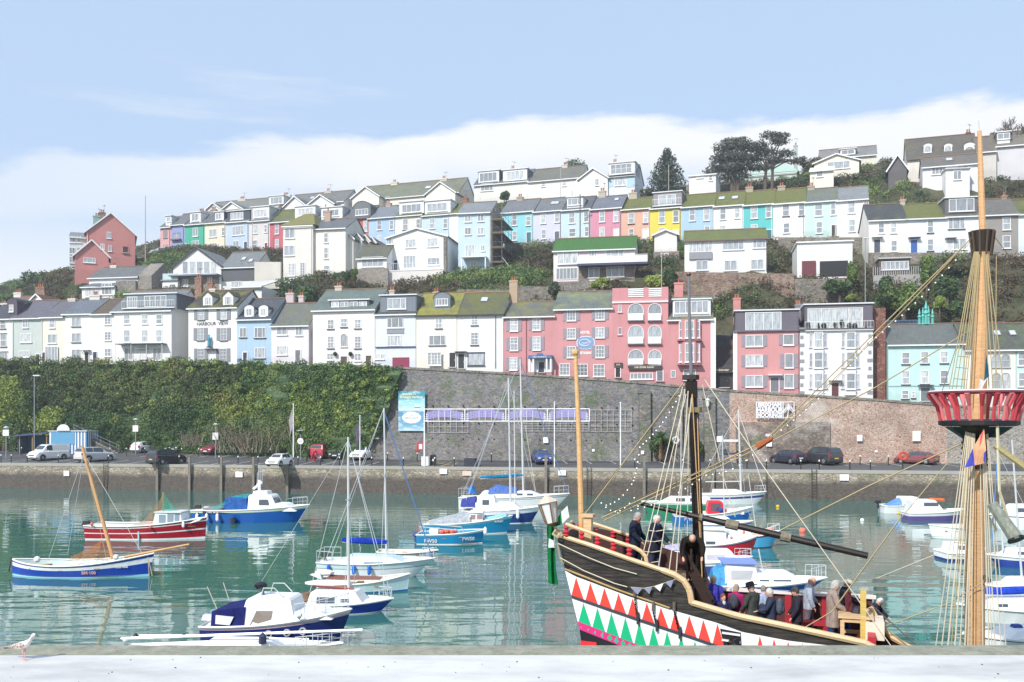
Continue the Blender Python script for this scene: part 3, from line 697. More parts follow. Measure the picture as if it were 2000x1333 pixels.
k=h.px2m(1347);b_=MB();b_.poly([(.42*(1 if i%2==0 else.42)*math.sin(math.pi*i/5),0,.42*(1 if i%2==0 else.42)*math.cos(math.pi*i/5))for i in range(10)],plain('#f4f4ff'));b_.obj('star',h.root,loc=(h.u(1347),-.12,h.z(1347,733)))
# alley bar between the pink houses
h=H('bar_entrance','lean-to bar entrance with a dark slate roof in the gap between pink houses',1400,1432,757,722,wall='#4a4648',D=9,y0=Y1+1.2).full('mono',655,'#4b4a50')
b_=MB();b_.box(h.u(1389),-.5,h.z(1410,729),h.u(1430),-.35,h.z(1410,719),plain('#3a3432'));s1=b_.obj('shop_sign',h.root);text('The Ernie Lister',4.4*h.px2m(1410),plain('#e8dcb0'),s1,(h.u(1410),-.53,h.z(1410,723.5)),sx=.9,bold=.01)
h.door(1414,18,26,'#17171a',frame='#2c2a2c')
h=H('house','salmon pink house with grey shutters under a purple mansard roof',1434,1560,766,648,wall='#e29091',D=9)
h.roof('flat',600,plain('#6a6470'));h.walls();h.slope=lambda v:h.hz
h.dormer(1436,1560,607,646,[(1491,628,68,35,'4')],'box','#6d6674',front='#6d6674',v=.15,fc='#f8fbfc')
h.wins([(1473,666,32,22),(1473,705,32,22),(1473,745,32,22)],'x2',extra='#9a8f9c');h.wins([(1540,664,20,22),(1541,705,17,28),(1541,745,18,28)],'x',extra='#9a8f9c');h.door(1513,15,28,'#7b7480','#f4f2f4')
b_=MB();b_.box(h.u(1432),-.05,-1,h.u(1440),.3,h.hz,plain('#f4f2f4'));b_.obj('quoin_strip',h.root);h.chim([(1444,575,14,'#d9837c')])
h=H('house','white house with brown door, quoins and a glazed roof terrace',1562,1705,776,645,D=9)
h.roof('flat',600,plain('#5a5660'));h.walls();h.slope=lambda v:h.hz
h.dormer(1572,1706,594,643,[(1632,620,104,38,'4')],'box','#6d6674',front='#6d6674',v=.5,fc='#f2efe2',bal=True)
for cx in(1598,1661):
    for cy in(665,704,745):
        h.win(cx,cy,16,31,'s',off=.35);h.win(cx-14,cy,6,28,'s',fc='#c9cad6');h.win(cx+14,cy,6,28,'s',fc='#c9cad6')
    b_=MB();b_.prism([(h.u(cx-12),-.003,.2),(h.u(cx-9.5),-.34,.2),(h.u(cx+9.5),-.34,.2),(h.u(cx+12),-.003,.2)][::-1],(0,0,h.hz-1.0),paint('#f6f6f8'));b_.obj('bay',h.root)
h.door(1631,13,27,'#6a3434','#8c8a90');b_=MB();q_=plain('#8f909c')
for xx in(1566,1699):
    for i in range(9):b_.box(h.u(xx)-.3+.12*(i%2),-.05,i*.95+.3,h.u(xx)+.3-.12*(i%2),-.002,i*.95+.72,q_)
b_.obj('quoins',h.root)
b_=MB();g_=random.Random(3)
for i in range(7):x=h.u(1582+i*15+g_.uniform(-6,6));b_.ball((x,.0,h.hz+.6+g_.uniform(-.15,.3)),(.15+g_.random()*.2,.2,.2+g_.random()*.3),leafm('#4b5b4b','#2b3a3a'),6,4);b_.lathe([(.12,0),(.17,.35)],plain('#6a4a44'),(x,0,h.hz+.1),6)
b_.obj('terrace_planters',h.root);h.chim([(1569,587,12,'#8a8488')])
h=H('house','pale aqua house with six sash windows above the harbour wall',1735,1884,784,671,wall='#bfece8',D=9,y0=Y1+1).full('side',634,'#6d7472',.2,'#77744a')
h.wins([(1769,700,15,23),(1806,699,15,23),(1844,698,15,23),(1769,738,15,27),(1806,737,15,27),(1844,737,15,27)],'sd');h.wins([(1768,771,14,16),(1784,771,7,14),(1848,771,12,16)],'sd');h.door(1807,16,26,'#6d7f84',True)
b_=MB();b_.box(h.L,-.07,h.z(1800,755),h.Rr,-.003,h.z(1800,753),plain('#9fc9cc'));b_.obj('string_course',h.root)
b_=MB();b_.box(h.L-2.2,.8,-3,h.L-.16,9,h.z(1735,600),rubble('#a5523f','#8a3e30',5,'#9a6a5a'));b_.obj('brick_side_wall',h.root)
b_=MB();m=plain('#3fb8ac',.45);zr=h.hz+h.hr;
for dx,r_,hh in((0,.3,2.9),(-.75,.22,1.9),(.75,.22,1.9),(0.3,.2,2.2),(-.35,.2,2.1)):b_.lathe([(r_*1.2,0),(r_*.8,.15),(r_*.7,hh*.4),(r_*1.2,hh*.45),(r_*.5,hh*.6),(r_*.8,hh*.66),(.03,hh)],m,(dx,4.5,zr),8)
b_.obj('copper_finials',h.root,loc=(h.u(1826),0,0));b_=MB()
for i in range(26):x=h.u(1742+i*2.8);b_.bar((x,4.5,zr+.12),(x,4.5,zr+.6),.05,.05,plain('#4a6c9a'))
b_.bar((h.u(1742),4.5,zr+.5),(h.u(1814),4.5,zr+.5),.06,.06,plain('#4a6c9a'));b_.obj('ridge_cresting',h.root)
h=H('house','cream house with paired arched windows and a mossy roof',1885,1984,792,681,wall='#f0ecdf',D=9).full('side',632,'#5a5c56',.35,'#5d7a34',ridgec='#a0604a')
h.wins([(1946,705,15,26),(1964,705,15,26),(1946,744,15,30),(1964,744,15,30)],'as',fc='#b9c4bd');h.wins([(1905,705,14,24),(1905,744,14,26),(1905,775,14,20)],'s');h.skyl(1960,652,12,9);h.skyl(1990,652,12,9);h.door(1950,14,22,'#2b4a40')
h=H('house','mint house at the right end of the harbour street',1985,2070,794,680,wall='#bfe6e2',D=9).full('side',632,'#5a5c56',.35,'#5d7a34');h.wins([(1995,702,14,26),(1996,742,14,28),(2030,702,14,26)],'s')
# roofs peeping over the left end
h=H('cottage','white gabled cottage behind the slate roofs at the far left',60,84,610,588,y0=133,D=5).full('front',575,'#8a5a48');h=H('cottage','cottage with a brick chimney stack at the far left',2,56,612,592,y0=134,D=6).full('side',580,'#8f6a58');h.chim([(54,555,20,'brick'),(10,566,16,'#ece8e2')],pots=3)
# ================================================================== middle of the hillside
Y2=141
h=H('barn','long low white barn with a slate roof and bare stone gable',174,270,584,541,y0=Y2,group=GM,D=7).full('side',522,'#73777b',.15);b_=MB();b_.prism([(h.Rr+.002,-.1,-3),(h.Rr+.002,7.1,-3),(h.Rr+.002,7.1,h.hz),(h.Rr+.002,3.5,h.hz+h.hr+.4),(h.Rr+.002,-.1,h.hz)],(2.4,0,0),rubble('#a49c92','#8a8278',3));b_.obj('stone_gable',h.root);h.chim([(198,518,13,'#f0eeea')])
b_=MB();b_.tube([(0,0,0),(0,0,11)],[.09,.05],plain('#b59c94'),6);tag(b_.obj('flagpole',None,loc=pl(284,512,Y2+6)),'tall bare pole standing behind the stone barn gable','pole')
h=H('conservatory','white sunroom with a sloping roof joined to a stone wall',160,224,590,560,y0=Y2-3,group=GM,D=5).full('mono',549,'#6f7f92');h.win(180,572,30,16,'4');h.win(209,565,22,22,'3');b_=MB();b_.box(h.Rr+.002,.3,-3,h.Rr+3.4,1,h.hz+.8,rubble('#8f8b86','#77736e',3));b_.obj('stone_wall',h.root)
h=H('chalet','gabled chalet with a glazed front, black bargeboards and dark timber side',338,432,572,521,y0=Y2+2,group=GM,D=8,wall='#eceae6').full('front',484,'#858a8d',eave_c='#2f3238')
for i in range(5):h.win(362+i*14,523,12,24,'n')
b_=MB();b_.box(h.L,-1.4,h.z(385,541),h.Rr,-.003,h.z(385,538.5),plain('#7888a0'));
for i in range(20):x=h.L+(h.Rr-h.L)*i/19;b_.bar((x,-1.35,h.z(385,538.5)),(x,-1.35,h.z(385,531)),.03,.03,plain('#e4e8ea'))
b_.obj('balcony',h.root);b_=MB();b_.box(h.u(350),-.05,-3,h.u(428),-.004,h.z(385,542),rubble('#aaa094','#8e857b',3));b_.obj('stone_base',h.root);h.win(362,553,14,15,'2',off=.06);h.win(410,548,10,12,'2',off=.06)
h=H('chalet_wing','dark timber clad wing with a grey hipped roof beside the glazed chalet',433,498,566,521,y0=Y2+2.3,group=GM,D=8,wall='#eeeeec').full('side',493,'#82888c');b_=MB();b_.box(h.L+.01,-.1,h.z(465,549),h.Rr+.05,-.004,h.z(465,521),wood('#5c6068'));b_.obj('timber_cladding',h.root);h.win(462,556,22,12,'3');h.skyl(465,507,9,7);h.skyl(482,512,9,7)
h=H('extension','small white flat roofed extension left of the glazed chalet',317,347,574,549,y0=Y2+1.2,group=GM,D=5);h.roof('flat',547,plain('#8fa0ac'));h.walls();h.win(337,562,11,11,'2',fc='#4a5a70');h.win(325,562,6,8,'s')
b_=MB();m=plain('#bfd8dc',.1)
b_.box(h.L,.1,h.hz+.19,h.Rr,.16,h.hz+1.2,m);b_.obj('glass_rail',h.root)
h=H('villa','tall beige villa with an olive hipped roof at the near corner',553,611,544,440,y0=Y2+1,group=GM,D=9,wall='#e8e4dc').full('hip',418,'#8b8a5a',.6,'#8c8430');h.wins([(566,456,20,20),(565,490,21,20)],'2');h.wins([(570,527,14,25),(591,526,10,26)],'2g');h.chim([(618,411,12,'#c8a890')],pots=1);h.pipe(608)
h=H('villa_wing','cream villa wing with tall plain windows behind the beige villa',611,675,540,446,y0=Y2+1.6,group=GM,D=10,wall='#f3eee0').full('side',428,'#6d7178',.2);h.wins([(637,465,9,19),(637,495,9,22),(638,527,11,16),(611,450,5,14),(611,486,5,14),(611,520,5,14)],'s')
for i,(x0_,x1_,ap,ev,bs)in enumerate(((664,690,452,466,545),(688,707,455,468,540),(706,721,459,470,535),(720,733,463,473,530))):
    h=H('gabled_house',['nearest','second','third','farthest'][i]+' of the four narrow cream gables in a row beyond the beige villa',x0_,x1_,bs,ev,y0=Y2+3+i*2.2,group=GM,D=8,wall='#f3eee0').full('front',ap,'#6a6f7a');cx=(x0_+x1_)/2;h.wins([(cx,ev+10,5,12),(cx,ev+34,5,17),(cx,ev+62,6,16)],'s')
h=H('cottage','stone based cottage with a mossy hipped roof and one wide window',698,755,562,503,y0=Y2-2,group=GM,D=6).full('side',481,'#6a6c5c',.4,'#60683a');h.win(728,512,44,19,'4');b_=MB();b_.box(h.L-.1,-.25,-4,h.Rr+.3,-.004,h.z(728,525),rubble('#b3a79c','#8c8278',2.5));b_.obj('stone_base',h.root)
h=H('villa','white gabled villa with a wide balcony and stone edged right corner',757,872,545,463,y0=Y2+1,group=GM,D=8).full('front',446,'#7a6f6c');h.wins([(802,476,21,17),(845,474,22,17),(762,472,13,11),(847,511,24,14)],'3');h.win(800,512,26,25,'4n');h.door(773,7,22,'#1e2a50',py=531)
b_=MB();b_.box(h.u(757),-2.4,h.z(812,534),h.u(870),-.003,h.z(812,532),plain('#d8d8d8'));b_.box(h.u(757),-2.35,h.z(812,562),h.u(873),-2.1,h.z(812,534.2),paint('#f0ece6'));m=plain('#dfe4e8',.3)
b_.bar((h.u(757),-2.3,h.z(812,519)),(h.u(872),-2.3,h.z(812,519)),.05,.05,m)
for i in range(34):x=h.u(757+i*3.45);b_.bar((x,-2.3,h.z(812,531.8)),(x,-2.3,h.z(812,519)),.025,.025,m)
b_.obj('balcony',h.root);b_=MB();b_.box(h.Rr-.45,-.06,0,h.Rr+.02,.5,h.hz-.3,rubble('#8a8580','#6a655f',4));b_.obj('stone_corner',h.root)
h=H('house','tall pale blue house of four storeys with scaffolding on its right gable',895,957,532,415,y0=Y2+3,group=GM,D=9,wall='#c4dff2').full('side',396,'#8b9198');h.wins([(914,427,13,14),(939,426,13,14),(914,452,13,14),(939,452,13,14),(943,485,8,11)],'2');h.win(918,491,19,24,'3n');b_=MB();u0,u1=h.u(905),h.u(953);zz=h.z(930,506);b_.box(u0,-1.6,zz,u1,-.003,zz+.12,plain('#eef2f6'));b_.box(u0,-1.5,-2,u0+.15,-1.35,zz,plain('#eef2f6'));b_.box(u1-.15,-1.5,-2,u1,-1.35,zz,plain('#eef2f6'));b_.obj('porch',h.root);h.win(925,518,12,13,'2')
b_=MB();b_.prism([(h.Rr+.003,0,-3),(h.Rr+.003,9,-3),(h.Rr+.003,9,h.hz),(h.Rr+.003,4.5,h.hz+h.hr),(h.Rr+.003,0,h.hz)],(.2,0,0),rubble('#b5aca0','#90877c',3));b_.obj('stone_gable',h.root)
b_=MB();m=plain('#8a8f98',.4,.6);X=h.Rr
for x in(X+.4,X+1.9):
    for y in(-.3,2.2,4.7,7.2):b_.tube([(x,y,-3),(x,y,h.hz+1.0)],.035,m,5)
for z in(1.2,3.4,5.6,7.6):
    b_.box(X+.4,-.5,z,X+2.2,7.4,z+.07,wood('#8a7458'));b_.tube([(X+1.95,-.5,z+1),(X+1.95,7.4,z+1)],.03,m,5);b_.tube([(X+.3,-.35,z+1),(X+2.3,-.35,z+1)],.03,m,5);b_.box(X+.3,-.55,z+.07,X+2.25,-.5,z+.3,wood('#6a5844'))
b_.tube([(X+2,-.4,2),(X+6,-3,-3)],.04,m,5);sc=b_.obj('scaffolding',None,loc=h.root.location,rot=h.root.rotation_euler);tag(sc,'metal scaffolding with four plank levels beside the tall pale blue house','scaffolding')
h=H('bungalow','pale pink house with a bright green roof and long deck balcony',1081,1240,548,487,y0=134,group=GM,D=8,wall='#f2e4e8').full('side',465,'#5b6b3a',.95,'#3f7a2a')
h.win(1109,503,40,27,'3',off=.1);h.wins([(1158,495,15,14),(1201,494,35,16)],'3');h.win(1107,535,43,22,'6n');h.win(1160,533,21,20,'2');h.win(1202,531,34,20,'3');b_=MB()
za=h.z(1200,517);b_.box(h.u(1130),-1.7,za-.3,h.u(1266),-.004,za,plain('#33406e'));b_.box(h.u(1130),-1.75,za-.02,h.u(1266),-1.7,za+.1,plain('#f4f4f6'));m=plain('#f2eef0',.4)
b_.bar((h.u(1130),-1.6,za+1),(h.u(1266),-1.6,za+1),.06,.06,m);b_.box(h.u(1130),-1.62,za+.15,h.u(1266),-1.6,za+.9,plain('#e9dfe4',.2))
b_.obj('deck',h.root);b_=MB();b_.box(h.u(1130),-.05,-.5,h.u(1150),-.004,za-.35,rubble('#94847c','#7c6b63',4));b_.box(h.u(1171),-.05,-.5,h.u(1184),-.004,za-.35,rubble('#94847c','#7c6b63',4));b_.box(h.u(1219),-.05,-.5,h.Rr,-.004,za-.35,rubble('#94847c','#7c6b63',4));b_.box(h.L,-.3,-5,h.Rr,-.05,-.1,rubble('#8c8784','#76716e',3));b_.obj('stone_base',h.root)
b_=MB()
for i in range(12):b_.box(h.u(1266+i*2),-1.6,za-i*.28-.3,h.u(1269+i*2),-.6,za-i*.28-.22,plain('#4a4a50'));
b_.bar((h.u(1266),-1.6,za+.9),(h.u(1292),-1.6,za-2.6),.05,.05,plain('#50505a'));b_.obj('steps',h.root)
h=H('garden_shed','pinkish white gabled shed on a rubble base beside the yellow house',1278,1322,500,458,y0=138,group=GM,D=5,wall='#eee6e6').full('front',449,'#d0c8cc');b_=MB();b_.box(h.L-.1,-.1,-4,h.Rr+.3,5,h.z(1300,492),rubble('#a3968e','#857970',3));b_.obj('stone_base',h.root);h.win(1298,502,16,14,'2',off=.12)
h=H('villa','long white villa with a mossy low roof above the brown stone wall',1337,1498,533,467,y0=135,group=GM,D=8).full('side',450,'#6d6a52',.75,'#6f7a30',eave_c='#7a5a4c')
h.wins([(1368,482,44,22,'6n'),(1432,480,40,18,'4'),(1483,477,25,16,'3'),(1371,519,23,18,'2'),(1427,519,25,20,'2'),(1479,517,25,20,'2')],fc='#e8eaee');b_=MB();b_.box(h.u(1346),-.25,h.z(1368,507),h.u(1391),-.003,h.z(1368,494),plain('#8d8f9a'));b_.obj('panel',h.root);h.pipe(1497,'#5a5a60')
h=H('garage_block','white double garage with one maroon door and one dark opening',1557,1665,541,474,y0=137,group=GM,D=7);h.roof('flat',470,plain('#f2f2f2'));h.walls()
b_=MB();b_.box(h.u(1566),-.06,0,h.u(1593),-.003,h.z(1580,510),plain('#7a2c34'));b_.box(h.u(1601),-.05,0,h.u(1656),-.003,h.z(1630,510),plain('#1c1a22'));[b_.box(h.u(1566)+i*.3,-.075,.1,h.u(1566)+i*.3+.05,-.061,h.z(1580,512),plain('#5c2028'))for i in range(1,7)];b_.obj('garage_door',h.root)  # dark flat panel beside the maroon door paints the shade of the open bay
h=H('pergola','timber veranda with glass roof on the terrace right of the garage',1717,1778,532,506,y0=137,group=GM,D=3,wall='#6a5e54');h.roof('flat',504,plain('#b9bcc4'));h.walls();h.win(1748,519,50,16,'6');b_=MB()
for i in range(24):x=h.L-1+(h.Rr-h.L+2.5)*i/23;b_.bar((x,-1.5,-.6),(x,-1.5,.5),.08,.03,plain('#b0aeb8'))
b_.box(h.L-1,-1.6,-4,h.Rr+1.5,-1.4,-.6,paint('#b7b2b4'));b_.obj('fence',h.root)
for i,(x0_,x1_,wl_,lb,ev,rg,rc,ms)in enumerate(((1697,1770,'#f5f1e6','cream end house of the right hand terrace with twin sash windows',428,400,'#4b4e50',.3),(1770,1847,'#eaf0fa','bluish white house with a bright blue door in the right hand terrace',425,399,'#5b6434',.8),(1847,1916,'#eef2fb','white house with a big grey framed dormer in the right hand terrace',421,394,'#6d6e66',.3),(1916,1989,'#9d9690','brown grey house with two white windows right of the rigged mast',418,390,'#73706a',.2),(1989,2070,'#dfeef0','pale house at the far right of the right hand terrace',416,390,'#5b6434',.6))):
    h=H('terraced_house',lb,x0_,x1_,494,ev,y0=141,group='houses of the right hand terrace',wall=wl_).full('side',rg,rc,ms)
    if i==0:h.wins([(1721,446,12,20),(1745,445,12,21),(1746,481,12,22)],'s');h.door(1713,11,26,'#4a5266','#c8c8cc');h.chim([(1773,384,9,'#c8b8aa')])
    if i==1:h.wins([(1817,443,12,24),(1817,479,12,23)],'sd');h.door(1785,12,25,'#2c5ac0','#3a4a70')
    if i==2:h.win(1868,437,30,22,'3d');h.win(1874,477,26,22,'2');h.door(1856,10,24,'#d8d8dc','#6a6a70');h.dormer(1846,1911,386,417,[(1879,400,46,24,'3')],'box','#6c6a6c',front='#6c6a6c',v=.3)
    if i==3:h.wins([(1966,437,15,25),(1966,473,15,25)],'s');h.chim([(1978,376,10,'#b08a78')],pots=1)
    if i==4:h.win(2010,440,14,24,'s')
h=H('block','narrow white tower block with one square window above the grey dormer',1847,1894,400,331,y0=153,group=GT,D=6);h.roof('flat',328,plain('#c8c8cc'));h.walls();h.win(1870,343,15,17,'2')
# ================================================================== coloured terrace
Y3=157;TC=math.tan(R(19))
def CT(lb,x0,x1,base,eave,ridge,wall,rc='#6d7278',ms=.1,y0=Y3,**k):
    h=House('terraced_house',lb,x0,x1,base,eave,y0,7.5,wall,T=TC,group=GC).full('side',ridge,rc,ms,**k);return h.pipe(x1-2.5,['#f0f0f0','#8a8c94','#d8d8d8'][int(x0)%3])
YL=160
h=CT('faded pink house at the left end of the coloured terrace',313,334,504,443,424,'#e3a3a8',y0=YL);h.wins([(323,458,9,14),(323,485,9,13)],'2',fc='#b98084');h.dormer(322,334,422,436,[(328,429,8,9,'2')],'box','#e4e8ea',v=.2)
h=CT('lavender blue house with a balcony between pink and mint green',334,361,504,438,418,'#8f9fdc',y0=YL);h.win(345,462,16,13,'3',fc='#7a6a90');h.win(351,487,10,16,'s');h.chim([(369,411,12,'#a89a92')],pots=3);b_=MB();b_.box(h.u(336),-.6,h.z(345,470),h.u(355),-.003,h.z(345,468),plain('#7a5a60'));b_.obj('balcony',h.root)
h=CT('mint green house in the left part of the coloured terrace',361,400,496,437,415,'#38c29c',y0=YL);h.wins([(382,454,12,17,'2'),(382,478,17,14,'2')]);h.door(366,7,20,'#1f8a70');h.dormer(370,391,415,434,[(380,425,16,15,'2')],'box','#f0f0f0',v=.2);h.chim([(393,405,13,'#a89a92')],pots=3)
h=CT('cream house right of the mint green house',400,442,494,434,412,'#ece6ca',y0=YL);h.wins([(416,456,18,16,'2'),(436,453,6,16,'s'),(417,482,16,14,'3')]);h.dormer(418,437,414,431,[(426,423,13,13,'2')],'box','#50586a',v=.2)
h=CT('pale sky blue house with a wide picture window below a black dormer',442,487,496,432,410,'#bcd3ec',y0=YL);h.wins([(465,451,26,18,'3'),(461,480,13,18,'2')]);h.door(480,7,22,'#3b4f78');h.dormer(443,488,412,431,[(462,422,30,14,'4')],'box','#46505e',front='#46505e',v=.2)
h=CT('light grey cream house with a crimson door',487,527,494,430,408,'#ded9d6',y0=YL);h.wins([(499,448,10,17),(519,447,6,15),(498,478,11,17)],'s');h.door(520,6,18,'#b02040');h.dormer(490,525,404,428,[(508,417,30,15,'4')],'box','#dcdfe2',v=.2)
h=CT('crimson pink house with moss on its roof, partly behind the beige villa',527,575,494,432,410,'#d8606c','#5d6a4a',.6,y0=YL);h.wins([(541,447,9,21),(541,478,9,20)],'s')
h=CT('house with a white glazed dormer just above the olive roof',575,622,500,430,412,'#e8e8e6',y0=YL);h.dormer(575,615,403,425,[(596,414,34,14,'4')],'box','#e6eaee',v=.2);h.chim([(615,400,10,'#c2a896')],pots=1)
h=CT('second house with a white glazed dormer, nearer the orange house',622,668,500,430,412,'#e8e8e6',y0=YL);h.dormer(626,668,405,427,[(645,416,36,13,'4')],'box','#e6eaee',v=.2)
h=CT('orange red house with a curved dormer',668,720,500,426,404,'#d96a50','#6a7078',.15,y0=YL,eave_c='#5a3a3c');h.wins([(690,442,10,21),(714,442,9,21)],'s');h.dormer(688,722,407,420,[(705,414,28,12,'4')],'arch','#70787e')
h=CT('mid blue house under plain blue slate, right of the orange house',720,772,500,424,403,'#a7cbec','#7f8894',.05,y0=YL);h.wins([(741,440,10,19),(765,440,9,18),(741,470,9,18)],'s');h.chim([(741,392,10,'#c2a896')],pots=1)
h=CT('ivory house with a white box dormer, right of the mid blue house',772,825,500,420,400,'#eee9dc','#4f5a40',.5,y0=YL);h.wins([(792,439,11,21),(817,438,9,19)],'sd');h.dormer(779,827,394,417,[(803,407,40,16,'4')],'box','#f2f4f6',v=.2)
h=CT('powder blue house with a white box dormer, left of the tall blue house',825,878,500,419,399,'#bfdcf2','#4f5a40',.5,y0=YL);h.wins([(844,437,11,21),(870,437,9,19)],'s');h.dormer(829,879,392,415,[(853,405,42,16,'4')],'box','#f2f4f6',v=.2)
h=CT('narrow cream house squeezed against the tall blue house',878,900,500,416,398,'#efeee6','#3f6030',.9,y0=YL);h.chim([(893,382,10,'#a86a50')],pots=1)
RR='#757b82'
h=CT('turquoise blue house with a teal door, first right of the scaffolding',980,1042,478,413,391,'#86e0ee',RR,.1);h.wins([(1005,430,11,21),(1032,432,9,18),(1005,461,10,18)],'s');h.door(1033,9,22,'#15748c');h.chim([(1002,380,12,'#b7a79a')])
h=CT('pale lilac house with a slate blue door',1042,1097,478,411,388,'#d5d6f0',RR,.2);h.wins([(1061,427,11,21),(1088,425,10,19),(1062,458,10,18)],'s');h.door(1088,9,24,'#44627c');h.skyl(1074,398,10,8);h.skyl(1080,398,10,8)
h=CT('ice blue house with a small white dormer and a lamp post before it',1097,1153,476,408,386,'#c6e2f0','#5d626c',.1);h.wins([(1117,425,12,23),(1145,424,10,21),(1118,455,13,17),(1146,453,9,19)],'s');h.dormer(1107,1138,385,405,[(1122,394,28,13,'3')],'box','#f2f2f4',v=.2)
h=CT('rose pink house with a white door',1153,1214,474,406,384,'#e48aa6','#73788a',.05);h.wins([(1176,423,11,22),(1203,422,10,23),(1176,454,11,20)],'s');h.door(1204,9,24,'#f4f4f4');h.skyl(1198,390,9,6);h.chim([(1166,368,14,'#c9bba6'),(1226,372,16,'#c9bba6')])
h=CT('peach orange house under a dark mossy roof',1214,1270,474,407,387,'#eeb193','#5a5c42',.75,ridgec='#7a6a50');h.wins([(1233,427,12,21,'sd'),(1261,426,10,21,'sd'),(1233,456,10,18,'s')]);h.door(1261,10,24,'#f0e4dc')
h=CT('bright yellow house with a grey dormer and glass balcony',1270,1331,474,405,385,'#f4e23c','#8a8488',.1);h.wins([(1293,424,13,25),(1320,423,11,24),(1293,452,12,12)],'s');h.door(1320,9,22,'#f2f2f2');h.dormer(1275,1331,375,402,[(1302,390,34,20,'2')],'box','#9a939c',front='#9a939c',v=.4,bal=True);
h=CT('cornflower blue house right of the yellow house',1331,1394,470,402,380,'#a5cfec','#6a6540',.8);h.wins([(1352,420,12,24),(1380,419,11,24),(1381,451,10,18)],'s')
h=CT('white house between the cornflower blue and turquoise houses',1394,1452,470,400,376,'#f2f2f4','#666440',.8);h.wins([(1412,418,11,23),(1440,416,10,22),(1411,448,11,14)],'s');h.door(1441,10,16,'#8a8078');h.skyl(1407,389,12,7);h.skyl(1433,388,12,7)
h=CT('deep turquoise house with white sashes',1452,1510,468,398,373,'#4fcfd0','#62683c',.8);h.wins([(1473,415,13,24),(1501,414,11,23),(1473,446,13,14)],'s');h.door(1502,10,17,'#1d6a74');h.chim([(1460,360,14,'#b9ab92')])
h=CT('white house right of the deep turquoise house',1510,1572,466,395,370,'#f3f3f5','#5c6440',.8);h.wins([(1535,411,13,24,'sd'),(1565,410,11,24,'sd'),(1536,446,12,20,'s')]);h.door(1564,10,20,'#e8e8ea');h.chim([(1524,358,14,'#b9ab92')])
h=CT('pale mint house with a dark open doorway',1572,1634,464,392,369,'#c5e6e2','#757d74',.3);h.wins([(1599,410,14,25),(1628,409,11,23),(1600,445,12,22)],'s');h.door(1629,9,22,'#2b2c30');h.chim([(1583,358,13,'#b9ab92')])
h=CT('white end house closing the coloured terrace on the right',1634,1695,462,389,366,'#f4f4f6','#8a9095',.1);h.wins([(1663,405,13,24),(1692,404,9,22),(1664,441,12,24)],'s');h.door(1693,8,22,'#8a4a5a')
# dark garden wall under the right part
# ================================================================== crest
Y4=182
def TH(nm,lb,x0,x1,base,eave,D=8,wall='#f1f0ea',y0=Y4,**k):return House(nm,lb,x0,x1,base,eave,y0,D,wall,T=TC,group=GT,**k)
h=TH('house','long grey roofed white house at the left end of the crest',400,545,425,409,y0=176).full('side',390,'#85877e',.3);h.chim([(451,385,18,'#e8e0d2'),(536,378,22,'#e4e0da')],pots=3);h.dormer(522,551,382,398,[(537,391,26,14,'3')],'box','#e8eaec',v=.6)
for x0_,x1_,ap,ev,lb in((404,430,397,408,'small pale gable at the far left of the crest'),(432,474,395,410,'second pale gable on the crest, left of the white dormer'),(556,596,384,402,'pale gable with a dark apex behind the white dormers'),(600,652,381,400,'broad white gable above the orange red house')):
    h=TH('gable_wing',lb,x0_,x1_,425,ev,y0=170,D=7).full('front',ap,'#77797b')
h=TH('house','white house with grey roof and square chimney left of the crest gap',556,672,425,397,y0=176).full('side',377,'#7a7b78',.3);h.chim([(621,370,16,'#ddd3c4')]);h.skyl(600,388,9,6)
h=TH('house','long cream house with mossy grey roof and square chimneys on the crest',692,896,415,383,D=9,y0=180,wall='#f6f0de').full('side',357,'#81846e',.4,'#6b7138');h.chim([(752,352,14,'#e8dfcc'),(848,348,14,'#e8dfcc')]);h.wins([(703,394,7,14),(724,393,7,14),(757,394,9,18)],'s');h.skyl(827,368,12,5)
for x0_,x1_,ap,ev,lb in((688,740,365,385,'left cream gable of the long crest house'),(832,889,356,378,'right cream gable of the long crest house')):
    h=TH('gable_wing',lb,x0_,x1_,415,ev,y0=177.5,D=6,wall='#f6f1e2').full('front',ap,'#8a8b80')
h=TH('house','grey mansard house with two glazed dormers on the crest',926,1032,395,357,y0=180,wall='#e9e9e0').full('side',336,'#6d7078');h.dormer(933,975,334,356,[(953,346,36,18,'4')],'box','#777a84',v=.2);h.dormer(981,1030,331,353,[(1006,343,34,18,'4')],'box','#777a84',v=.2);h.win(951,366,26,14,'3');h.chim([(988,325,9,'#c2b2a6')])
h=TH('house','long white house with a grey slate roof in the middle of the crest',1032,1135,400,350,y0=180,wall='#f3efe8').full('side',328,'#77766c',.3);h.win(1061,361,8,8,'s');h.win(1102,358,8,12,'s');h.chim([(1092,318,11,'#e4d8c8')])
h=TH('gable_wing','wide white gable left of the blue banded house on the crest',1130,1187,400,349,y0=178.5,D=8,wall='#f3f0ec').full('front',329,'#7b7a74');h.win(1166,356,8,14,'2')
h=TH('house','white house with pale blue bands and a glazed roof room on the crest',1187,1240,395,343,y0=179,wall='#e4eef4').full('side',325,'#8a8a86');h.dormer(1189,1240,318,342,[(1213,330,42,18,'4')],'box','#e8f0f2',v=.1,bal=True);b_=MB();b_.box(h.L,-.05,h.z(1190,366),h.u(1198),-.003,h.z(1190,345),plain('#a8d0e6'));b_.obj('blue_band',h.root);b_=MB();b_.box(h.u(1224),-.05,h.z(1230,366),h.u(1240),-.003,h.z(1230,345),plain('#a8d0e6'));b_.obj('blue_band',h.root);h.win(1211,355,22,16,'3');h.chim([(1192,312,6,'#b8a8a0')])
h=TH('block','flat roofed white block below the cedar trees',1346,1398,390,344,D=6,y0=165);h.roof('flat',341,plain('#e8e8ec'));h.walls();h.wins([(1367,346,12,5),(1388,348,7,11)],'s')
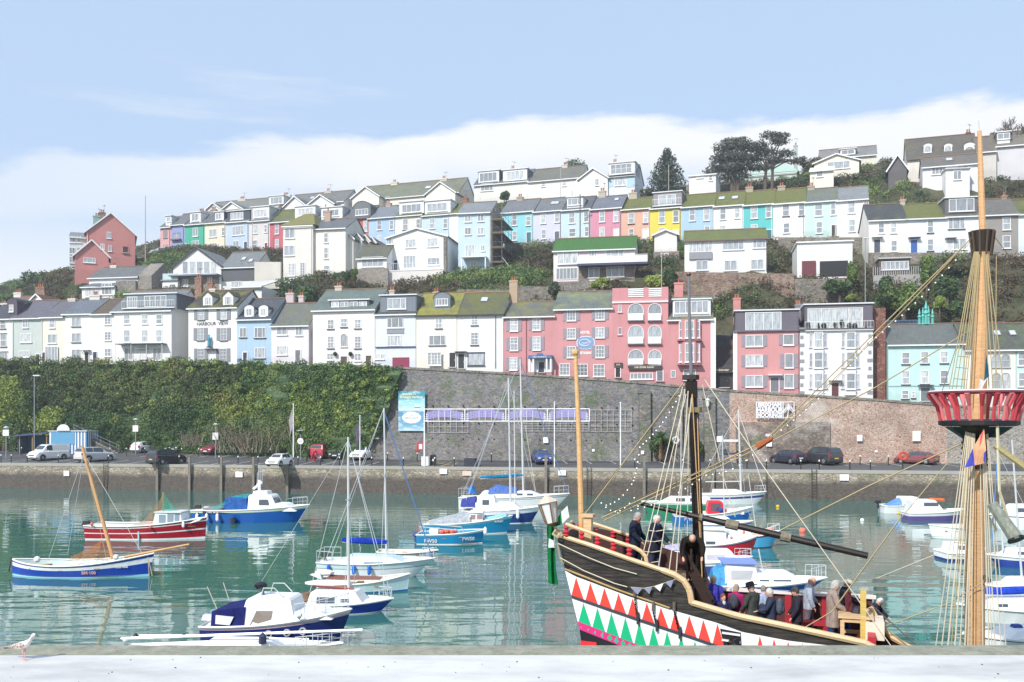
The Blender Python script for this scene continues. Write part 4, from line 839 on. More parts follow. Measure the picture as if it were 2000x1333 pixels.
h=TH('house','house with a mint green metal roof behind the cedars',1462,1556,350,338,y0=190,wall='#d8ece0').full('hip',318,plain('#a5cbb8',.5));h.chim([(1551,280,7,'#a9c0b4')],pots=1)
h=TH('bungalow','cream gabled bungalow with one wide window on the crest',1590,1678,345,316,D=9,y0=176,wall='#f5efdc').full('front',301,'#9a9489');h.win(1638,323,42,14,'3')
h=TH('house','grey roofed house with two dormers behind the cream bungalow',1600,1712,318,306,y0=192,wall='#f0e9d6').full('side',290,'#8b8a88');h.dormer(1640,1672,291,303,[(1656,297,24,9,'2')],'box','#6f6e72',v=.3)
h=TH('block','plain cream rendered block below the bungalow',1582,1628,380,333,D=6,y0=165,wall='#f5f0da');h.roof('mono',327,plain('#ece6d2'));h.walls();h.win(1601,339,13,14,'s')
h=TH('shed','black gabled shed on the crest left of the big dark roofed house',1735,1771,348,331,y0=168,D=5,wall='#6a6668').full('front',303,'#45424a')
h=TH('house','big house with a steep dark roof and arched dormers at the top right',1772,1910,340,304,D=10,y0=172,wall='#f0e8da').full('side',268,'#6a6258',.35,'#625c34',eave_c='#6a5a50');h.chim([(1897,258,8,'#8a5a48')])
for cx in(1813,1853):h.dormer(cx-8,cx+8,283,296,[(cx,289,12,13,'a')],'arch','#6a6258',front='#f0ede6',v=.9,roofc='#5a5248')
h.dormer(1884,1906,283,298,[(1895,291,18,14,'a')],'arch','#6a6258',front='#f0ede6',v=.9,roofc='#5a5248')
h=TH('house_wing','low white wing with a grey roof in front of the big dark roofed house',1802,1912,352,322,D=6,y0=165,wall='#eef0f4').full('side',305,'#77706a',.2);h.wins([(1834,333,26,16,'4'),(1880,332,20,16,'2')]);h.skyl(1856,313,12,8)
h=TH('house','tall grey white house with a brown roof at the far right of the crest',1945,2080,350,280,D=10,y0=172,wall='#d8d6dc').full('side',256,'#857c70',.3);h.dormer(1947,1975,257,272,[(1961,265,22,11,'2')],'box','#8a827a',v=.5)
h=TH('house_wing','brown gable end between the dark roofed house and the far right house',1908,1946,345,295,D=8,y0=171,wall='#d8cfc6').full('side',268,'#7a6f62',.3)
# red house at the far left of the crest
h=House('house','brick red gabled house standing alone above the trees at the left',168,264,530,456,194,11,'#d8807a',T=math.tan(R(-23)),group=GT).full('front',416,'#8a8884');h.wins([(213,460,8,12),(215,486,7,11)],'2');h.door(245,9,12,'#4a1c24',py=494,frame='#d8807a');h.chim([(190,418,14,'#8fb8b0',),(200,411,12,'brick')],pots=2);h.pipe(171)
h2=House('house_wing','low brick red gabled wing in front of the tall red house',146,212,540,500,186,5,'#d8807a',T=math.tan(R(-23)),group=GT).full('front',469,'#a8a49e');h2.win(175,509,22,10,'3');h2.win(200,482,7,11,'2')
h=House('house_wing','white bay fronted wing on the left side of the red house',136,168,525,464,195,9,'#e4e8ea',T=math.tan(R(-23)),group=GT).full('mono',455,'#8a9096')
for yy in(468,490,508):h.wins([(141,yy,10,13,'2'),(154,yy,8,13,'s')])
# ================================================================== quay, car park, harbour wall
def zcp(p):return 2.8+max(0,p-100)*.055
PW=109.0
def foot_p(px):return PW+max(0,min(1,(690-px)/430))*9.5
def street_p(px):return foot_p(px)-.4+1.2*max(0,min(1,(640-px)/300))+(.8 if px<780 else 0)
_top=[(-400,703),(0,706),(460,708),(610,710),(780,717),(990,728),(1200,742),(1430,762),(1705,779),(1830,789),(2000,800),(2400,815)]
def interp(tb,x):
    if x<=tb[0][0]:return tb[0][1]
    for(a,b),(c,d)in zip(tb,tb[1:]):
        if x<=c:return b+(d-b)*(x-a)/(c-a)
    return tb[-1][1]
def px_of(x,y):return 1000+F*x/y
def W3(px,p,z):
    d=dep(p,px);return Vector(((px-1000)/F*d,d,z))
def strip(rows,cols,mat,name):
    """grid sheet: rows of points"""
    b=MB();b.loft(rows,mat,closed=False,cap=False);return b
# asphalt
asp=NT('asphalt');a_=asp.mix(asp.noise(.25,6),(.060,.062,.066),(.105,.105,.108));a_=asp.mix(asp.ramp(asp.noise(12,4),[(.4,0),(.8,.5)]),a_,(.16,.155,.15));a_=asp.mix(asp.ramp(asp.noise(.12,3),[(.5,0),(.62,.6)]),a_,(.045,.047,.052));M_asph=asp.end(a_,.8,asp.bump(asp.noise(20,3),.3,.01))
PXS=list(range(-500,2600,50))
b=MB();b.loft([[W3(px,p,zcp(p))for px in PXS]for p in(99.9,103,106,109,112,118)],M_asph,closed=False,cap=False)
struct(b.obj('car_park',None))
b=MB();mconc=paint('#a8a49a')
b.loft([[W3(px,p,z)for px in PXS]for p,z in((99.55,2.55),(99.55,2.88),(99.98,2.88),(99.98,2.76))],mconc,closed=False,cap=False)
tag(struct(b.obj('quay_kerb',None)),None)
b=MB();mq=rubble('#d2c4a8','#9a8c78',2.6,'#6f675a',green=.35,damp=1)
b.loft([[W3(px,p,z)for px in PXS]for p,z in((99.3,-1.5),(99.5,1.2),(99.6,2.56))],mq,closed=False,cap=False)
q=b.obj('quay_wall',None);tag(q,'long rubble quay wall rising from the water, dark with weed below the tide line','wall');struct(q)
# painted markings
ml=plain('#e8e8e4',.7);my=plain('#d9b84a',.7)
def mark(p0,x0,p1,x1,w,m,b):
    """line between (x,p) pairs on the car park"""
    A_=Vector((x0,p0-TY*x0,zcp(p0)+.006));B_=Vector((x1,p1-TY*x1,zcp(p1)+.006));d=(B_-A_).normalized();n=Vector((-d.y,d.x,0))*w/2
    b.poly([A_-n,B_-n,B_+n,A_+n],m)
b=MB()
def Xof(px,p):return(px-1000)/F*dep(p,px)
for x in np.arange(-72,-14,2.55):mark(100.6,x,105.0,x+.9,.1,ml,b)
for px0_,px1_ in((-200,775),(900,1130)):mark(105.0,Xof(px0_,105),105.0,Xof(px1_,105),.09,ml,b)
for x in np.arange(6,48,2.6):mark(105.2,x,108.4,x-.3,.1,ml,b)
for x in np.arange(-46,-20,2.6):mark(109.5,x,113,x+.5,.1,ml,b)
struct(b.obj('road_markings',None))
b=MB();xa,xb,xc_=Xof(765,100.7),Xof(822,106),Xof(888,103)
hx=[(100.7,xa),(105.6,xa+3.4),(105.6,xb+1),(102.6,xb+3.6),(100.7,xb+1.2)]
for(p0,x0),(p1,x1)in zip(hx,hx[1:]+hx[:1]):mark(p0,x0,p1,x1,.14,my,b)
for i in range(6):mark(100.8,xa+1+i*1.1,105.4,xa+3.4+i*.7,.1,my,b)
struct(b.obj('yellow_hatching',None))
# harbour wall: main (grey brown), buttressed stretch, red stretch, right stretch
def wall_piece(name,label,pa,pb,mat,step=25,p=PW):
    b=MB();xs=list(np.arange(pa,pb,step))+[pb];rows=[]
    for k in range(0,9):
        t=k/8;row=[]
        for px in xs:
            top=pl(px,interp(_top,px),p).z;z0=zcp(p)-.3;row.append(W3(px,p-.5*(1-t),z0+(top-z0)*t))
        rows.append(row)
    b.loft(rows,mat,closed=False,cap=False)
    cop=[[W3(px,p+dp,pl(px,interp(_top,px),p).z+dz)for px in xs]for dp,dz in((-.12,-.22),(-.12,.02),(.5,.02))]
    b.loft(cop,rubble('#8a8378','#6d665d',2.5,green=.2),closed=False,cap=False)
    o=b.obj(name,None);tag(o,label,'wall');o['kind']='structure';return o
w1=wall_piece('harbour_wall','tall grey brown retaining wall with green tufts behind the blue banner and trellis',672,1245,rubble('#8f8c8c','#66666c',3.3,'#97969a',green=.55))
w2=wall_piece('harbour_wall','dark grey buttressed retaining wall behind the palm and black mast',1245,1425,rubble('#82848a','#5f6168',3.3,'#8b8d90',green=.35))
w3=wall_piece('harbour_wall','reddish lime stained retaining wall below the white and aqua houses',1425,1850,rubble('#d6aa90','#a87460',3.8,'#e2d6c8',green=.12,red=.9))
w4=wall_piece('harbour_wall','pale grey retaining wall at the far right behind the rigging',1850,2500,rubble('#a8a49c','#7d7872',3.2,'#c4c0b8',green=.25))
b=MB();mb_=rubble('#83837e','#66665f',2.6,'#7a7870',green=.45)
for px in(1258,1320,1384):
    k=PW/F;A_=W3(px-11,PW,0);B_=W3(px+11,PW,0);ztop=pl(px,interp(_top,px)+22,PW).z
    r=[[(A_.x,A_.y-1.0,2.9),(B_.x,B_.y-1.0,2.9),(B_.x,B_.y+.2,2.9),(A_.x,A_.y+.2,2.9)],[(A_.x,A_.y-.55,ztop),(B_.x,B_.y-.55,ztop),(B_.x,B_.y+.2,ztop),(A_.x,A_.y+.2,ztop)]]
    c=MB();c.loft(r,mb_);c.box(A_.x-.1,A_.y-.7,ztop+.003,B_.x+.1,B_.y+.25,ztop+.25,mb_)
    o=c.obj('buttress',w2)
b=MB();A_=W3(1436,PW,0);B_=W3(1618,PW,0);ztop=pl(1520,825,PW).z
b.loft([[(A_.x,A_.y-.7,2.8),(B_.x,B_.y-.7,2.8),(B_.x,B_.y+.1,2.8),(A_.x,A_.y+.1,2.8)],[(A_.x,A_.y-.5,ztop),(B_.x,B_.y-.5,ztop),(B_.x,B_.y+.1,ztop),(A_.x,A_.y+.1,ztop)]],rubble('#7d6f66','#5d5049',3.4,'#8d8076',green=.2,red=.3));b.obj('stepped_course',w3)
b=MB()
for yy in(793,826,857,887):
    for px in range(845,1240,30):
        q=W3(px,PW-.35,pl(px,yy+(px-845)*.012,PW).z);b.ball((q.x,q.y,q.z),(.11,.12,.11),plain('#141110'),6,4)
b.obj('weep_holes',w1)
# street behind the wall
b=MB();rows=[]
for p,f_ in((PW+.45,0),(PW+4,.3),(Y1+1.5,1),(Y1+12,1)):
    rows.append([Vector(W3(px,max(p,street_p(px))if p<115 else p,0).xy.to_3d()+Vector((0,0,pl(px,interp(_top,px),PW).z*(1-f_)+(pl(px,interp(_top,px)+1,Y1).z)*f_-.15)))for px in PXS])
b.loft(rows,M_asph,closed=False,cap=False);struct(b.obj('street',None))
# ================================================================== hillside terrain through the house bases
for px,py,y0 in((-300,600,150),(0,585,150),(60,570,152),(110,560,158),(140,545,162),(275,520,150),(285,505,165),(300,500,160),(230,560,137),(-300,585,200),(60,575,200),(200,515,200),
                   (330,575,137),(650,575,133),(560,560,138),(700,560,134),(850,575,134),(1000,560,135),(1000,500,150),(1060,540,138),(1060,590,131),(1200,565,131),(1320,590,131),(1440,585,131),(1500,590,131),
                   (1530,540,137),(1600,575,133),(1700,560,137),(1700,600,131),(1800,590,131),(1800,530,140),(1950,600,132),(1950,530,140),(2200,600,132),(2200,520,145),
                   (1300,380,175),(1320,375,180),(1450,372,178),(1540,360,180),(1700,345,180),(1760,350,176),(1840,400,158),(1950,400,158),(1750,400,160),(1980,340,178),(2200,400,158),(2200,330,180),
                   (1000,400,176),(910,400,180),(680,410,180),(1260,390,176),(400,430,178),(330,470,182)):
    q=pl(px,py,y0);ANCH.append((q.x,q.y+T0*q.x,q.z))
for px in range(-600,2700,300):
    for y0 in(122.5,127):q=pl(px,interp(_top,px)+1,Y1);x_=Xof(px,y0);ANCH.append((x_,y0,q.z+(y0-121)*.12))
    q=pl(px,interp([(0,560),(600,400),(1200,370),(2000,330)],px),200);ANCH.append((q.x,215,q.z-1.5));ANCH.append((q.x,240,q.z-3))
AN=np.array(ANCH);AN=AN[np.abs(AN[:,0])<170]
def _U(d2):return np.where(d2>0,.5*d2*np.log(d2+1e-9),0)
def tps_fit(P,z,lam):
    n=len(P);D2=((P[:,None]-P[None])**2).sum(2);K=_U(D2)+lam*np.eye(n);Q=np.c_[np.ones(n),P]
    A=np.block([[K,Q],[Q.T,np.zeros((3,3))]]);return np.linalg.solve(A,np.r_[z,0,0,0])
_P=AN[:,:2]/10;_S=tps_fit(_P,AN[:,2],.15)
def tz(x,p):
    q=np.c_[np.atleast_1d(x),np.atleast_1d(p)]/10;out=np.zeros(len(q))
    for i in range(0,len(q),4000):
        s=q[i:i+4000];out[i:i+4000]=_U(((s[:,None]-_P[None])**2).sum(2))@_S[:-3]+_S[-3]+s@_S[-2:]
    return out
xs=np.linspace(-150,150,151);ps=np.concatenate([[121.8,123,125],np.arange(127,226,1.2)])
X,P_=np.meshgrid(xs,ps);g=np.random.default_rng(4)
Z=tz(X.ravel(),P_.ravel()).reshape(X.shape);Z=np.clip(Z,8,75);Z+=(g.random(Z.shape)-.5)*.35-.25
Zmax=Z
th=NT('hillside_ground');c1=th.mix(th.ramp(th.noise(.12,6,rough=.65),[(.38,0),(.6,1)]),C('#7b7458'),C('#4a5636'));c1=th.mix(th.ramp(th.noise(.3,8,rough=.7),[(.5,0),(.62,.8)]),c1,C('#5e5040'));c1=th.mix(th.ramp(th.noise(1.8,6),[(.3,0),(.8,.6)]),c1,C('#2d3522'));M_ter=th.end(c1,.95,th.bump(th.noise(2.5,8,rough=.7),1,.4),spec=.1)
me=bpy.data.meshes.new('hillside');V=[(float(X[i,j]),float(P_[i,j]-TY*X[i,j]),float(Z[i,j]))for i in range(len(ps))for j in range(len(xs))];nx=len(xs)
me.from_pydata(V,[],[(i*nx+j,i*nx+j+1,(i+1)*nx+j+1,(i+1)*nx+j)for i in range(len(ps)-1)for j in range(nx-1)]);me.materials.append(M_ter);me.polygons.foreach_set('use_smooth',[True]*len(me.polygons))
struct(link('hillside',me))
# land and sea bed to the horizon
b=MB();b.box(-2000,-600,-4.2,2000,2500,-4,M_ter);struct(b.obj('ground',None))
b=MB();zz=4.0
b.loft([[(-150-0,225+29,zz),(150,225-29,zz)],[(-900,1500,zz-30),(900,1500,zz-30)]],M_ter,closed=False,cap=False);struct(b.obj('land_beyond',None))
# water
wt=NT('harbour_water')
n1_=wt.noise(.85,1.5,stretch=(.42,1.0,1),rough=.45);n2_=wt.noise(3.2,2,stretch=(.4,1.0,1),rough=.5);n3_=wt.noise(.12,2)
hh_=wt.mix(.10,n1_,n2_);bmp=wt.bump(hh_,1.0,.034)
wc=wt.mix(wt.noise(.05,3),(.036,.135,.115),(.055,.17,.148))
M_wat=wt.end(wc,.012,bmp,spec=.5,IOR=1.85)
b=MB();b.add([(-300,15.6,0),(300,15.6,0),(300,100-TY*300+1,0),(-300,100+TY*300+1,0)],[(0,1,2,3)],M_wat);struct(b.obj('water',None))
# ================================================================== near quay (foreground)
FW=3.66;nw=NT('white_concrete');cc=nw.mix(nw.ramp(nw.noise(.7,6,rough=.65,stretch=(.6,1.6,1)),[(.40,0),(.66,1)]),C('#f3f1ec',.7),C('#cfccc8',.7));cc=nw.mix(nw.ramp(nw.noise(38,2),[(.77,0),(.79,1)]),cc,(.2,.18,.15));cc=nw.mix(nw.ramp(nw.noise(16,5),[(.3,0),(.9,.12)]),cc,(.4,.38,.33));M_nw=nw.end(cc,nw.ramp(nw.noise(.9,3),[(.3,.35),(.7,.8)]),nw.bump(nw.noise(20,5),.3,.01))
b=MB();b.box(-60,-30,-4,60,15.12,FW,M_nw);q=b.obj('near_quay',None);struct(q)
le=NT('algae_stone');lc=le.mix(le.ramp(le.noise(3,7,rough=.7),[(.35,0),(.7,1)]),C('#7d7e68'),C('#a5a38e'));lc=le.mix(le.ramp(le.noise(14,5),[(.5,0),(.8,.6)]),lc,C('#5b6150'));M_le=le.end(lc,.9,le.bump(le.noise(12,5),.5,.01))
b=MB();b.loft([[(-60,15.123,-4),(-60,15.123,FW+.004),(-60,15.62,FW+.02),(-60,15.68,FW-.04),(-60,15.68,-4)],[(60,15.123,-4),(60,15.123,FW+.004),(60,15.66,FW+.05),(60,15.74,FW-.02),(60,15.74,-4)]],M_le);struct(b.obj('near_quay_edge',None))
# sea haze hanging over the far side of the harbour
if HAZE:
    hz_=bpy.data.materials.new('haze');hz_.use_nodes=True;nt_=hz_.node_tree;nt_.nodes.remove(nt_.nodes['Principled BSDF']);vs_=nt_.nodes.new('ShaderNodeVolumeScatter');vs_.inputs['Density'].default_value=HAZE;vs_.inputs['Color'].default_value=(.9,.95,1,1);vs_.inputs['Anisotropy'].default_value=.2;nt_.links.new(vs_.outputs[0],nt_.nodes['Material Output'].inputs['Volume'])
    b=MB();b.box(-200,66,.3,200,215,90,hz_);tag(b.obj('haze',None),'thin bright sea haze over the far side of the harbour',None,None,'stuff')
# ================================================================== vegetation
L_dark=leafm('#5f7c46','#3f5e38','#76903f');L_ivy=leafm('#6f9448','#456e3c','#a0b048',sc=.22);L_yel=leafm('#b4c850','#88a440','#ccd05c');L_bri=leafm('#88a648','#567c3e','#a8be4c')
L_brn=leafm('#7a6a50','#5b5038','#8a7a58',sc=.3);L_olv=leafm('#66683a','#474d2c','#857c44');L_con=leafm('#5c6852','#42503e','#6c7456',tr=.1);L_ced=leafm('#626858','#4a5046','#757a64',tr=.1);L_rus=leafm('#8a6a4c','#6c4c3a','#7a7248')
M_twig=plain('#8d7d68',.9);M_bark=wood('#6a5a4c',.9)
g_=random.Random(11)
# ivy covered bank on the left
IB=[(715,788),(740,776),(800,757),(840,735),(884,698)]
def bank_p(px,v):fp=foot_p(px);k=max(0,min(1,(680-px)/60));return fp-1.0+((street_p(px)-fp+.85)*k+.35*(1-k))*v
def bank_pt(px,v,out=0):
    p=bank_p(px,v);z0=zcp(foot_p(px))-.1;pt=street_p(px);top=pl(px,interp(_top,px)+5,pt).z
    q=W3(px,p-out,z0+(top-z0)*v);return q
rows=[]
for k in range(15):
    v=k/14;row=[]
    for px in range(-400,790,12):
        yb=890-172*v;lim=interp(IB,yb);pxx=min(px,lim);q=bank_pt(pxx,v,.15+.5*math.sin(px*.05+k)*math.sin(k*1.3+px*.021));row.append(q)
    rows.append(row)
b=MB();b.loft(rows,leafm('#4a6638','#38542e',tr=0),closed=False,cap=False);bank=b.obj('planted_bank',None);struct(bank)
cl=[]
for i in range(3600):
    px=g_.uniform(-380,786);v=g_.random()**.9;yb=890-172*v
    if px>interp(IB,yb)+g_.uniform(-8,4):continue
    lump=.5+.5*math.sin(px*.035+v*5)*math.cos(px*.013-v*9)
    right=max(0,min(1,(px-430)/120));r=g_.uniform(.4,1.0)*(1-.45*right);q=bank_pt(px,v,(1.5*lump)*(1-.8*right));cl.append((q.x,q.y,q.z+(g_.uniform(0,.7)if v>.94 else 0),r,r*.8,r*.75))
for i in range(2600):
    px=g_.uniform(400,788);v=g_.random();yb=890-172*v
    if px>interp(IB,yb)+g_.uniform(-6,3):continue
    q=bank_pt(px,v,g_.uniform(.0,.3));r=g_.uniform(.35,.6);cl.append((q.x,q.y,q.z,r,r*.6,r*.9))
def scat(cl,n,size,mat,label,seed,**k):o=leaves(cl,n,size,mat,'ivy',None,seed,**k);tag(o,label,None,None,'stuff');return o
ca=[c for i,c in enumerate(cl)if(math.sin(c[0]*.23+1)+math.sin(c[2]*.5+c[0]*.11)+g_.uniform(-.5,.5))>.95];cs=set(ca);cb=[c for c in cl if c not in cs]
scat(ca,60,.24,L_bri,'bright green shrubs and ivy patches on the bank under the left hand houses',1);scat(cb,64,.23,L_ivy,'deep green ivy covering the bank below the left hand houses',2)
cc_=[c for c in cl if c[0]<-34 and c[2]>9.5 and g_.random()<.8];scat(cc_,50,.22,L_brn,'brownish winter growth near the top of the bank at the far left',3)
cy=[c[:3]+(c[3]*.8,c[4],c[5]*.8)for c in cl if c[0]<0 and g_.random()<.03 and c[2]>6];scat([(x,y-.5,z,a,b_,c)for x,y,z,a,b_,c in cy],60,.24,L_yel,'yellow green leaf clumps standing out of the ivy',4)
def bush(label,px,py,y0,wp,hp,mat,n=260,leaf=.3,name='bush',T=TY,cat='bush',group=None,seed=None,k=7,trunk=True):
    """shrub whose base stands at (px,py)"""
    c=pl(px,py,y0,T);m=dep(y0,px,T)/F;W,Hh=wp*m/2,hp*m;sd=seed or int(px*7+py);r_=random.Random(sd);cl=[]
    for i in range(k):
        a=r_.uniform(0,6.3);rr=r_.uniform(.1,.75);zz=r_.uniform(.25,.8);cl.append((W*rr*math.cos(a),W*.6*rr*math.sin(a),Hh*zz,W*r_.uniform(.3,.5),W*.35,Hh*r_.uniform(.2,.3)))
    o=thing(name,label,cat,c,0,group);leaves(cl,n/1.0,leaf,mat,'foliage',o,sd)
    if trunk:b=MB();b.tube([(0,0,-1),(0,0,Hh*.4),(W*.15,0,Hh*.7)],[W*.08+.05,W*.06+.04,.03],M_bark,6);b.obj('stem',o)
    return o
for px,p_,w_,h_,m_,k_,lb in((8,116.5,66,150,L_yel,20,'tall yellow green shrub at the left edge of the picture, behind the blue shelter'),(54,117,62,112,L_bri,16,'rounded green shrub just left of the grey lamp post, behind the blue shelter'),(98,117,62,84,L_yel,14,'yellow green shrub directly behind the striped kiosk'),(30,116,60,62,L_ivy,10,'dark shrub right behind the blue shelter canopy')):
    bush(lb,px,880,p_,w_,h_,m_,300,.3,k=k_)
o=thing('bramble','bare brown bramble bush at the foot of the bank, right of the red car','bush',pl(515,884,110.5));twigs(120,(0,0,0),5.2,4.4,M_twig,'stems',o,5,.035);leaves([(g_.uniform(-5,5),g_.uniform(-.5,.5),g_.uniform(.8,3.2),.9,.6,.6)for i in range(26)],60,.16,L_brn,'foliage',o,5)
o=thing('bramble','small bare bush just left of the red parked car','bush',pl(376,872,113.5));twigs(50,(0,0,0),1.3,2.4,M_twig,'stems',o,8,.035)
bush('low dark shrub beside the kerb left of the red estate car',545,886,110.3,30,16,L_dark,200,.25);bush('yellow flowering shrub above the red estate car',634,868,110,18,16,L_yel,160,.22)
# hillside scrub scattered over the free ground
def free(x,y,mg):
    for cx,cy,a,hw,D in FOOT:
        dx,dy=x-cx,y-cy
        if abs(dx)>22 or abs(dy)>22:continue
        u=dx*math.cos(a)-dy*math.sin(a);v=dx*math.sin(a)+dy*math.cos(a)
        if abs(u)<hw+mg and-mg*1.6-.4<v<D+mg:return False
    return True
pts=[]
N_=24000;rx=[g_.uniform(-100,95)for i in range(N_)];rp=[g_.uniform(129.5,186)for i in range(N_)];rz=tz(rx,rp)
SC_={0:[],1:[],2:[],3:[],4:[]}
for x,p,z in zip(rx,rp,rz):
    y=p-TY*x;px=px_of(x,y)
    if px<-60 or px>2060:continue
    r=g_.uniform(.45,1.15)
    if not free(x,y,r*.55):continue
    if p>172 and px<1180:r*=.5
    nz_=math.sin(x*.21+2)+math.sin(p*.33+x*.1)+g_.uniform(-1.1,1.1)
    k=0 if nz_>1.2 else 1 if nz_>.35 else 2 if nz_>-1.3 else 3
    if px>1880 and p<150:k=2 if g_.random()<.7 else 4
    SC_[k].append((x,y,float(z)+r*.25,r,r,r*.7))
for k,m_,lb in((0,L_bri,'bright green garden scrub growing between the hillside terraces'),(1,L_dark,'dark green scrub and ivy growing between the hillside terraces'),(2,L_brn,'brown winter scrub growing between the hillside terraces'),(3,L_olv,'olive scrub growing between the hillside terraces'),(4,L_rus,'rusty bracken on the slope right of the rigged mast')):
    if SC_[k]:o=leaves(SC_[k],40,.27,m_,'scrub',None,20+k);tag(o,lb,None,None,'stuff')
    print('scrub',k,len(SC_[k]))
# hedges, bushes and trees one can tell apart
for px,py,y0,w_,h_,m_,lb in((565,592,133,96,50,L_dark,'big dark green hedge mass below the beige villa'),(592,596,132,50,42,L_ivy,'green hedge directly above the gap beside the lilac cottage'),(668,566,136,46,34,L_dark,'dark round bush at the foot of the cream villa wing'),(690,552,137,22,28,L_bri,'bright green bush beside the stone based cottage'),
                              (232,524,158,66,30,L_con,'dark clipped bush below the tall red house'),(300,540,150,40,22,L_dark,'dark shrub on the slope right of the stone barn gable'),(78,590,150,64,62,L_dark,'green tree on the far left slope beside the yellow bush'),(104,562,151,30,34,leafm('#e0bf3a','#c9a52c',tr=.3),'bright yellow gorse bush on the far left slope'),(136,572,150,50,46,L_olv,'olive tree below the red house wing'),(40,600,148,40,46,L_dark,'leftmost dark tree on the hillside skyline'),(110,596,145,50,30,L_brn,'brown bare thicket below the yellow gorse'),(170,560,152,50,34,L_brn,'brown thicket between the red house and the barn'),
                              (1080,590,131,32,44,L_con,'dark pointed conifer left of the pale pink bungalow'),(1170,566,131,60,22,L_yel,'yellow green shrubs below the pale pink bungalow'),(1280,568,132,44,32,L_yel,'bright green shrub at the foot of the bungalow steps'),(1310,566,133,34,36,L_dark,'dark shrub right of the bungalow steps'),(1215,572,131,34,24,L_brn,'brown shrub below the right end of the bungalow'),
                              (1664,560,134,26,50,L_bri,'tall ivy clad column right of the double garage'),(1640,580,132,60,34,L_dark,'dark shrub below the double garage'),(1664,588,131,20,12,L_yel,'small yellow green cushion of shrub above the white house roof'),(1725,600,131,50,60,L_dark,'tall dark shrub left of the aqua house roof ridge'),(1765,610,131,90,62,L_bri,'broad bright green shrub above the aqua house'),(1810,560,134,30,64,L_bri,'tall green ivy column between garden terraces above the aqua house'),(1850,590,132,70,50,L_dark,'dark shrub mass right of the ivy column'),(1835,602,130.5,24,22,L_yel,'lime green shrub beside the copper finials'),(1880,620,130.5,60,34,L_dark,'dark hedge left of the rigged mast, above the aqua house'),(1870,540,137,80,36,L_olv,'olive hedge under the white terrace house with the dormer'),
                              (1560,372,168,44,28,L_dark,'dark hedge left of the cream rendered block'),(1290,398,172,88,30,L_olv,'low mossy hedge under the pointed conifer'),(1780,352,168,56,30,L_olv,'shrub on the slope left of the dark roofed house'),(1430,378,172,80,16,L_brn,'brown hedge beneath the cedars'),(1770,400,160,70,40,L_brn,'brown bramble slope left of the narrow white block'),(1955,372,162,110,34,L_con,'dark hedge below the bare tree at the top right'),
                              (1690,352,176,50,22,L_brn,'scrub behind the crest garden wall, right of the bungalow'),(985,392,176,18,18,L_dark,'small palm-like shrub before the grey mansard house')):
    bush(lb,px,py,y0,w_,h_,m_,330,.36,k=9)
def tree(label,px,py,y0,hp,crown,mat,T=TC,leaf=.35,n=420,name='tree',flat=0,trunks=((0,0),),seed=5,cat='tree',tr_=.3):
    """trunk with limbs reaching into the crown; crown: (dx_px, up_px, rx_px, rz_px)"""
    c=pl(px,py,y0,T);m=dep(y0,px,T)/F;o=thing(name,label,cat,c);r_=random.Random(seed);cl=[]
    for dx,up,rx_,rz_ in crown:cl.append((dx*m,r_.uniform(-.25,.25)*rx_*m,up*m,rx_*m,rx_*m*.8,rz_*m))
    leaves(cl,n,leaf,mat,'crown',o,seed,flat=flat,shell=.3);b=MB()
    for tx,tw in trunks:
        x0=tx*m;h0=hp*m*.42;b.tube([(x0,0,-1),(x0+tw*m*.3,0,h0*.5),(x0+tw*m,0,h0)],[tr_,tr_*.8,tr_*.6],M_bark,7)
        for c_ in cl:
            if abs(c_[0]-x0)<hp*m*.9:b.tube([(x0+tw*m*.6,0,h0*.75),((x0+c_[0])/2,c_[1]/2,(h0+c_[2])/2),(c_[0],c_[1],c_[2])],[tr_*.4,tr_*.25,tr_*.08],M_bark,5)
    b.obj('trunk',o);return o
tree('dense pointed conifer standing on the crest between blue house and white block',1303,385,174,90,[(r*math.cos(a),up,w_,12)for up,r,w_ in((16,22,20),(30,22,19),(44,18,17),(58,14,14),(72,8,11),(84,2,8))for a in(0,1.6,3.14,4.7)],L_con,n=230)
tree('big dark cedar with a broad dense low crown, left of the crest pair',1434,372,172,100,[(-20,26,22,8),(14,28,22,8),(-46,34,18,7),(-32,44,22,11),(-12,42,28,12),(12,46,28,12),(-28,62,22,12),(-4,64,28,14),(22,64,26,13),(-22,82,22,12),(4,86,26,12),(28,82,20,10),(-8,96,20,8),(14,98,18,7),(38,46,20,9)],L_ced,n=520,trunks=((-4,-6),(6,6),(0,2)),seed=9)
tree('big dark cedar with layered airy branches, right of the crest pair',1500,362,175,100,[(-8,34,20,7),(-26,52,22,9),(-20,78,24,10),(4,96,24,8),(22,84,22,8),(34,62,22,8),(52,46,20,6),(-4,66,26,10),(30,98,16,5),(66,52,12,4),(14,50,24,8)],L_ced,n=380,trunks=((-6,4),(8,2)),seed=12)
tree('round treetop showing just behind the long roof in the middle of the crest',1122,345,196,36,[(0,22,22,13),(-12,16,12,9),(12,17,13,9)],L_dark,n=420)
tree('thin bushy tree beside the bungalow on the crest',1584,348,178,50,[(0,22,18,10),(10,34,14,8),(-14,30,12,8)],L_olv,n=260)
o=thing('bare_tree','bare winter tree standing below the grey white house at the top right','tree',pl(1972,368,165));bt=MB();r_=random.Random(3)
def branch(p,d,L,r,k):
    q=p+d*L;bt.tube([p,(p+q)/2+Vector((r_.uniform(-.1,.1),0,0))*L,q],[r,r*.8,r*.6],M_bark,4)
    if k:
        for i in range(3 if k>1 else 4):branch(q,(d+Vector((r_.uniform(-.8,.8),r_.uniform(-.6,.6),r_.uniform(-.15,.5)))).normalized(),L*r_.uniform(.62,.82),r*.66,k-1)
branch(Vector((0,0,-.5)),Vector((.05,0,1)),3.3,.28,5);bt.obj('branches',o)
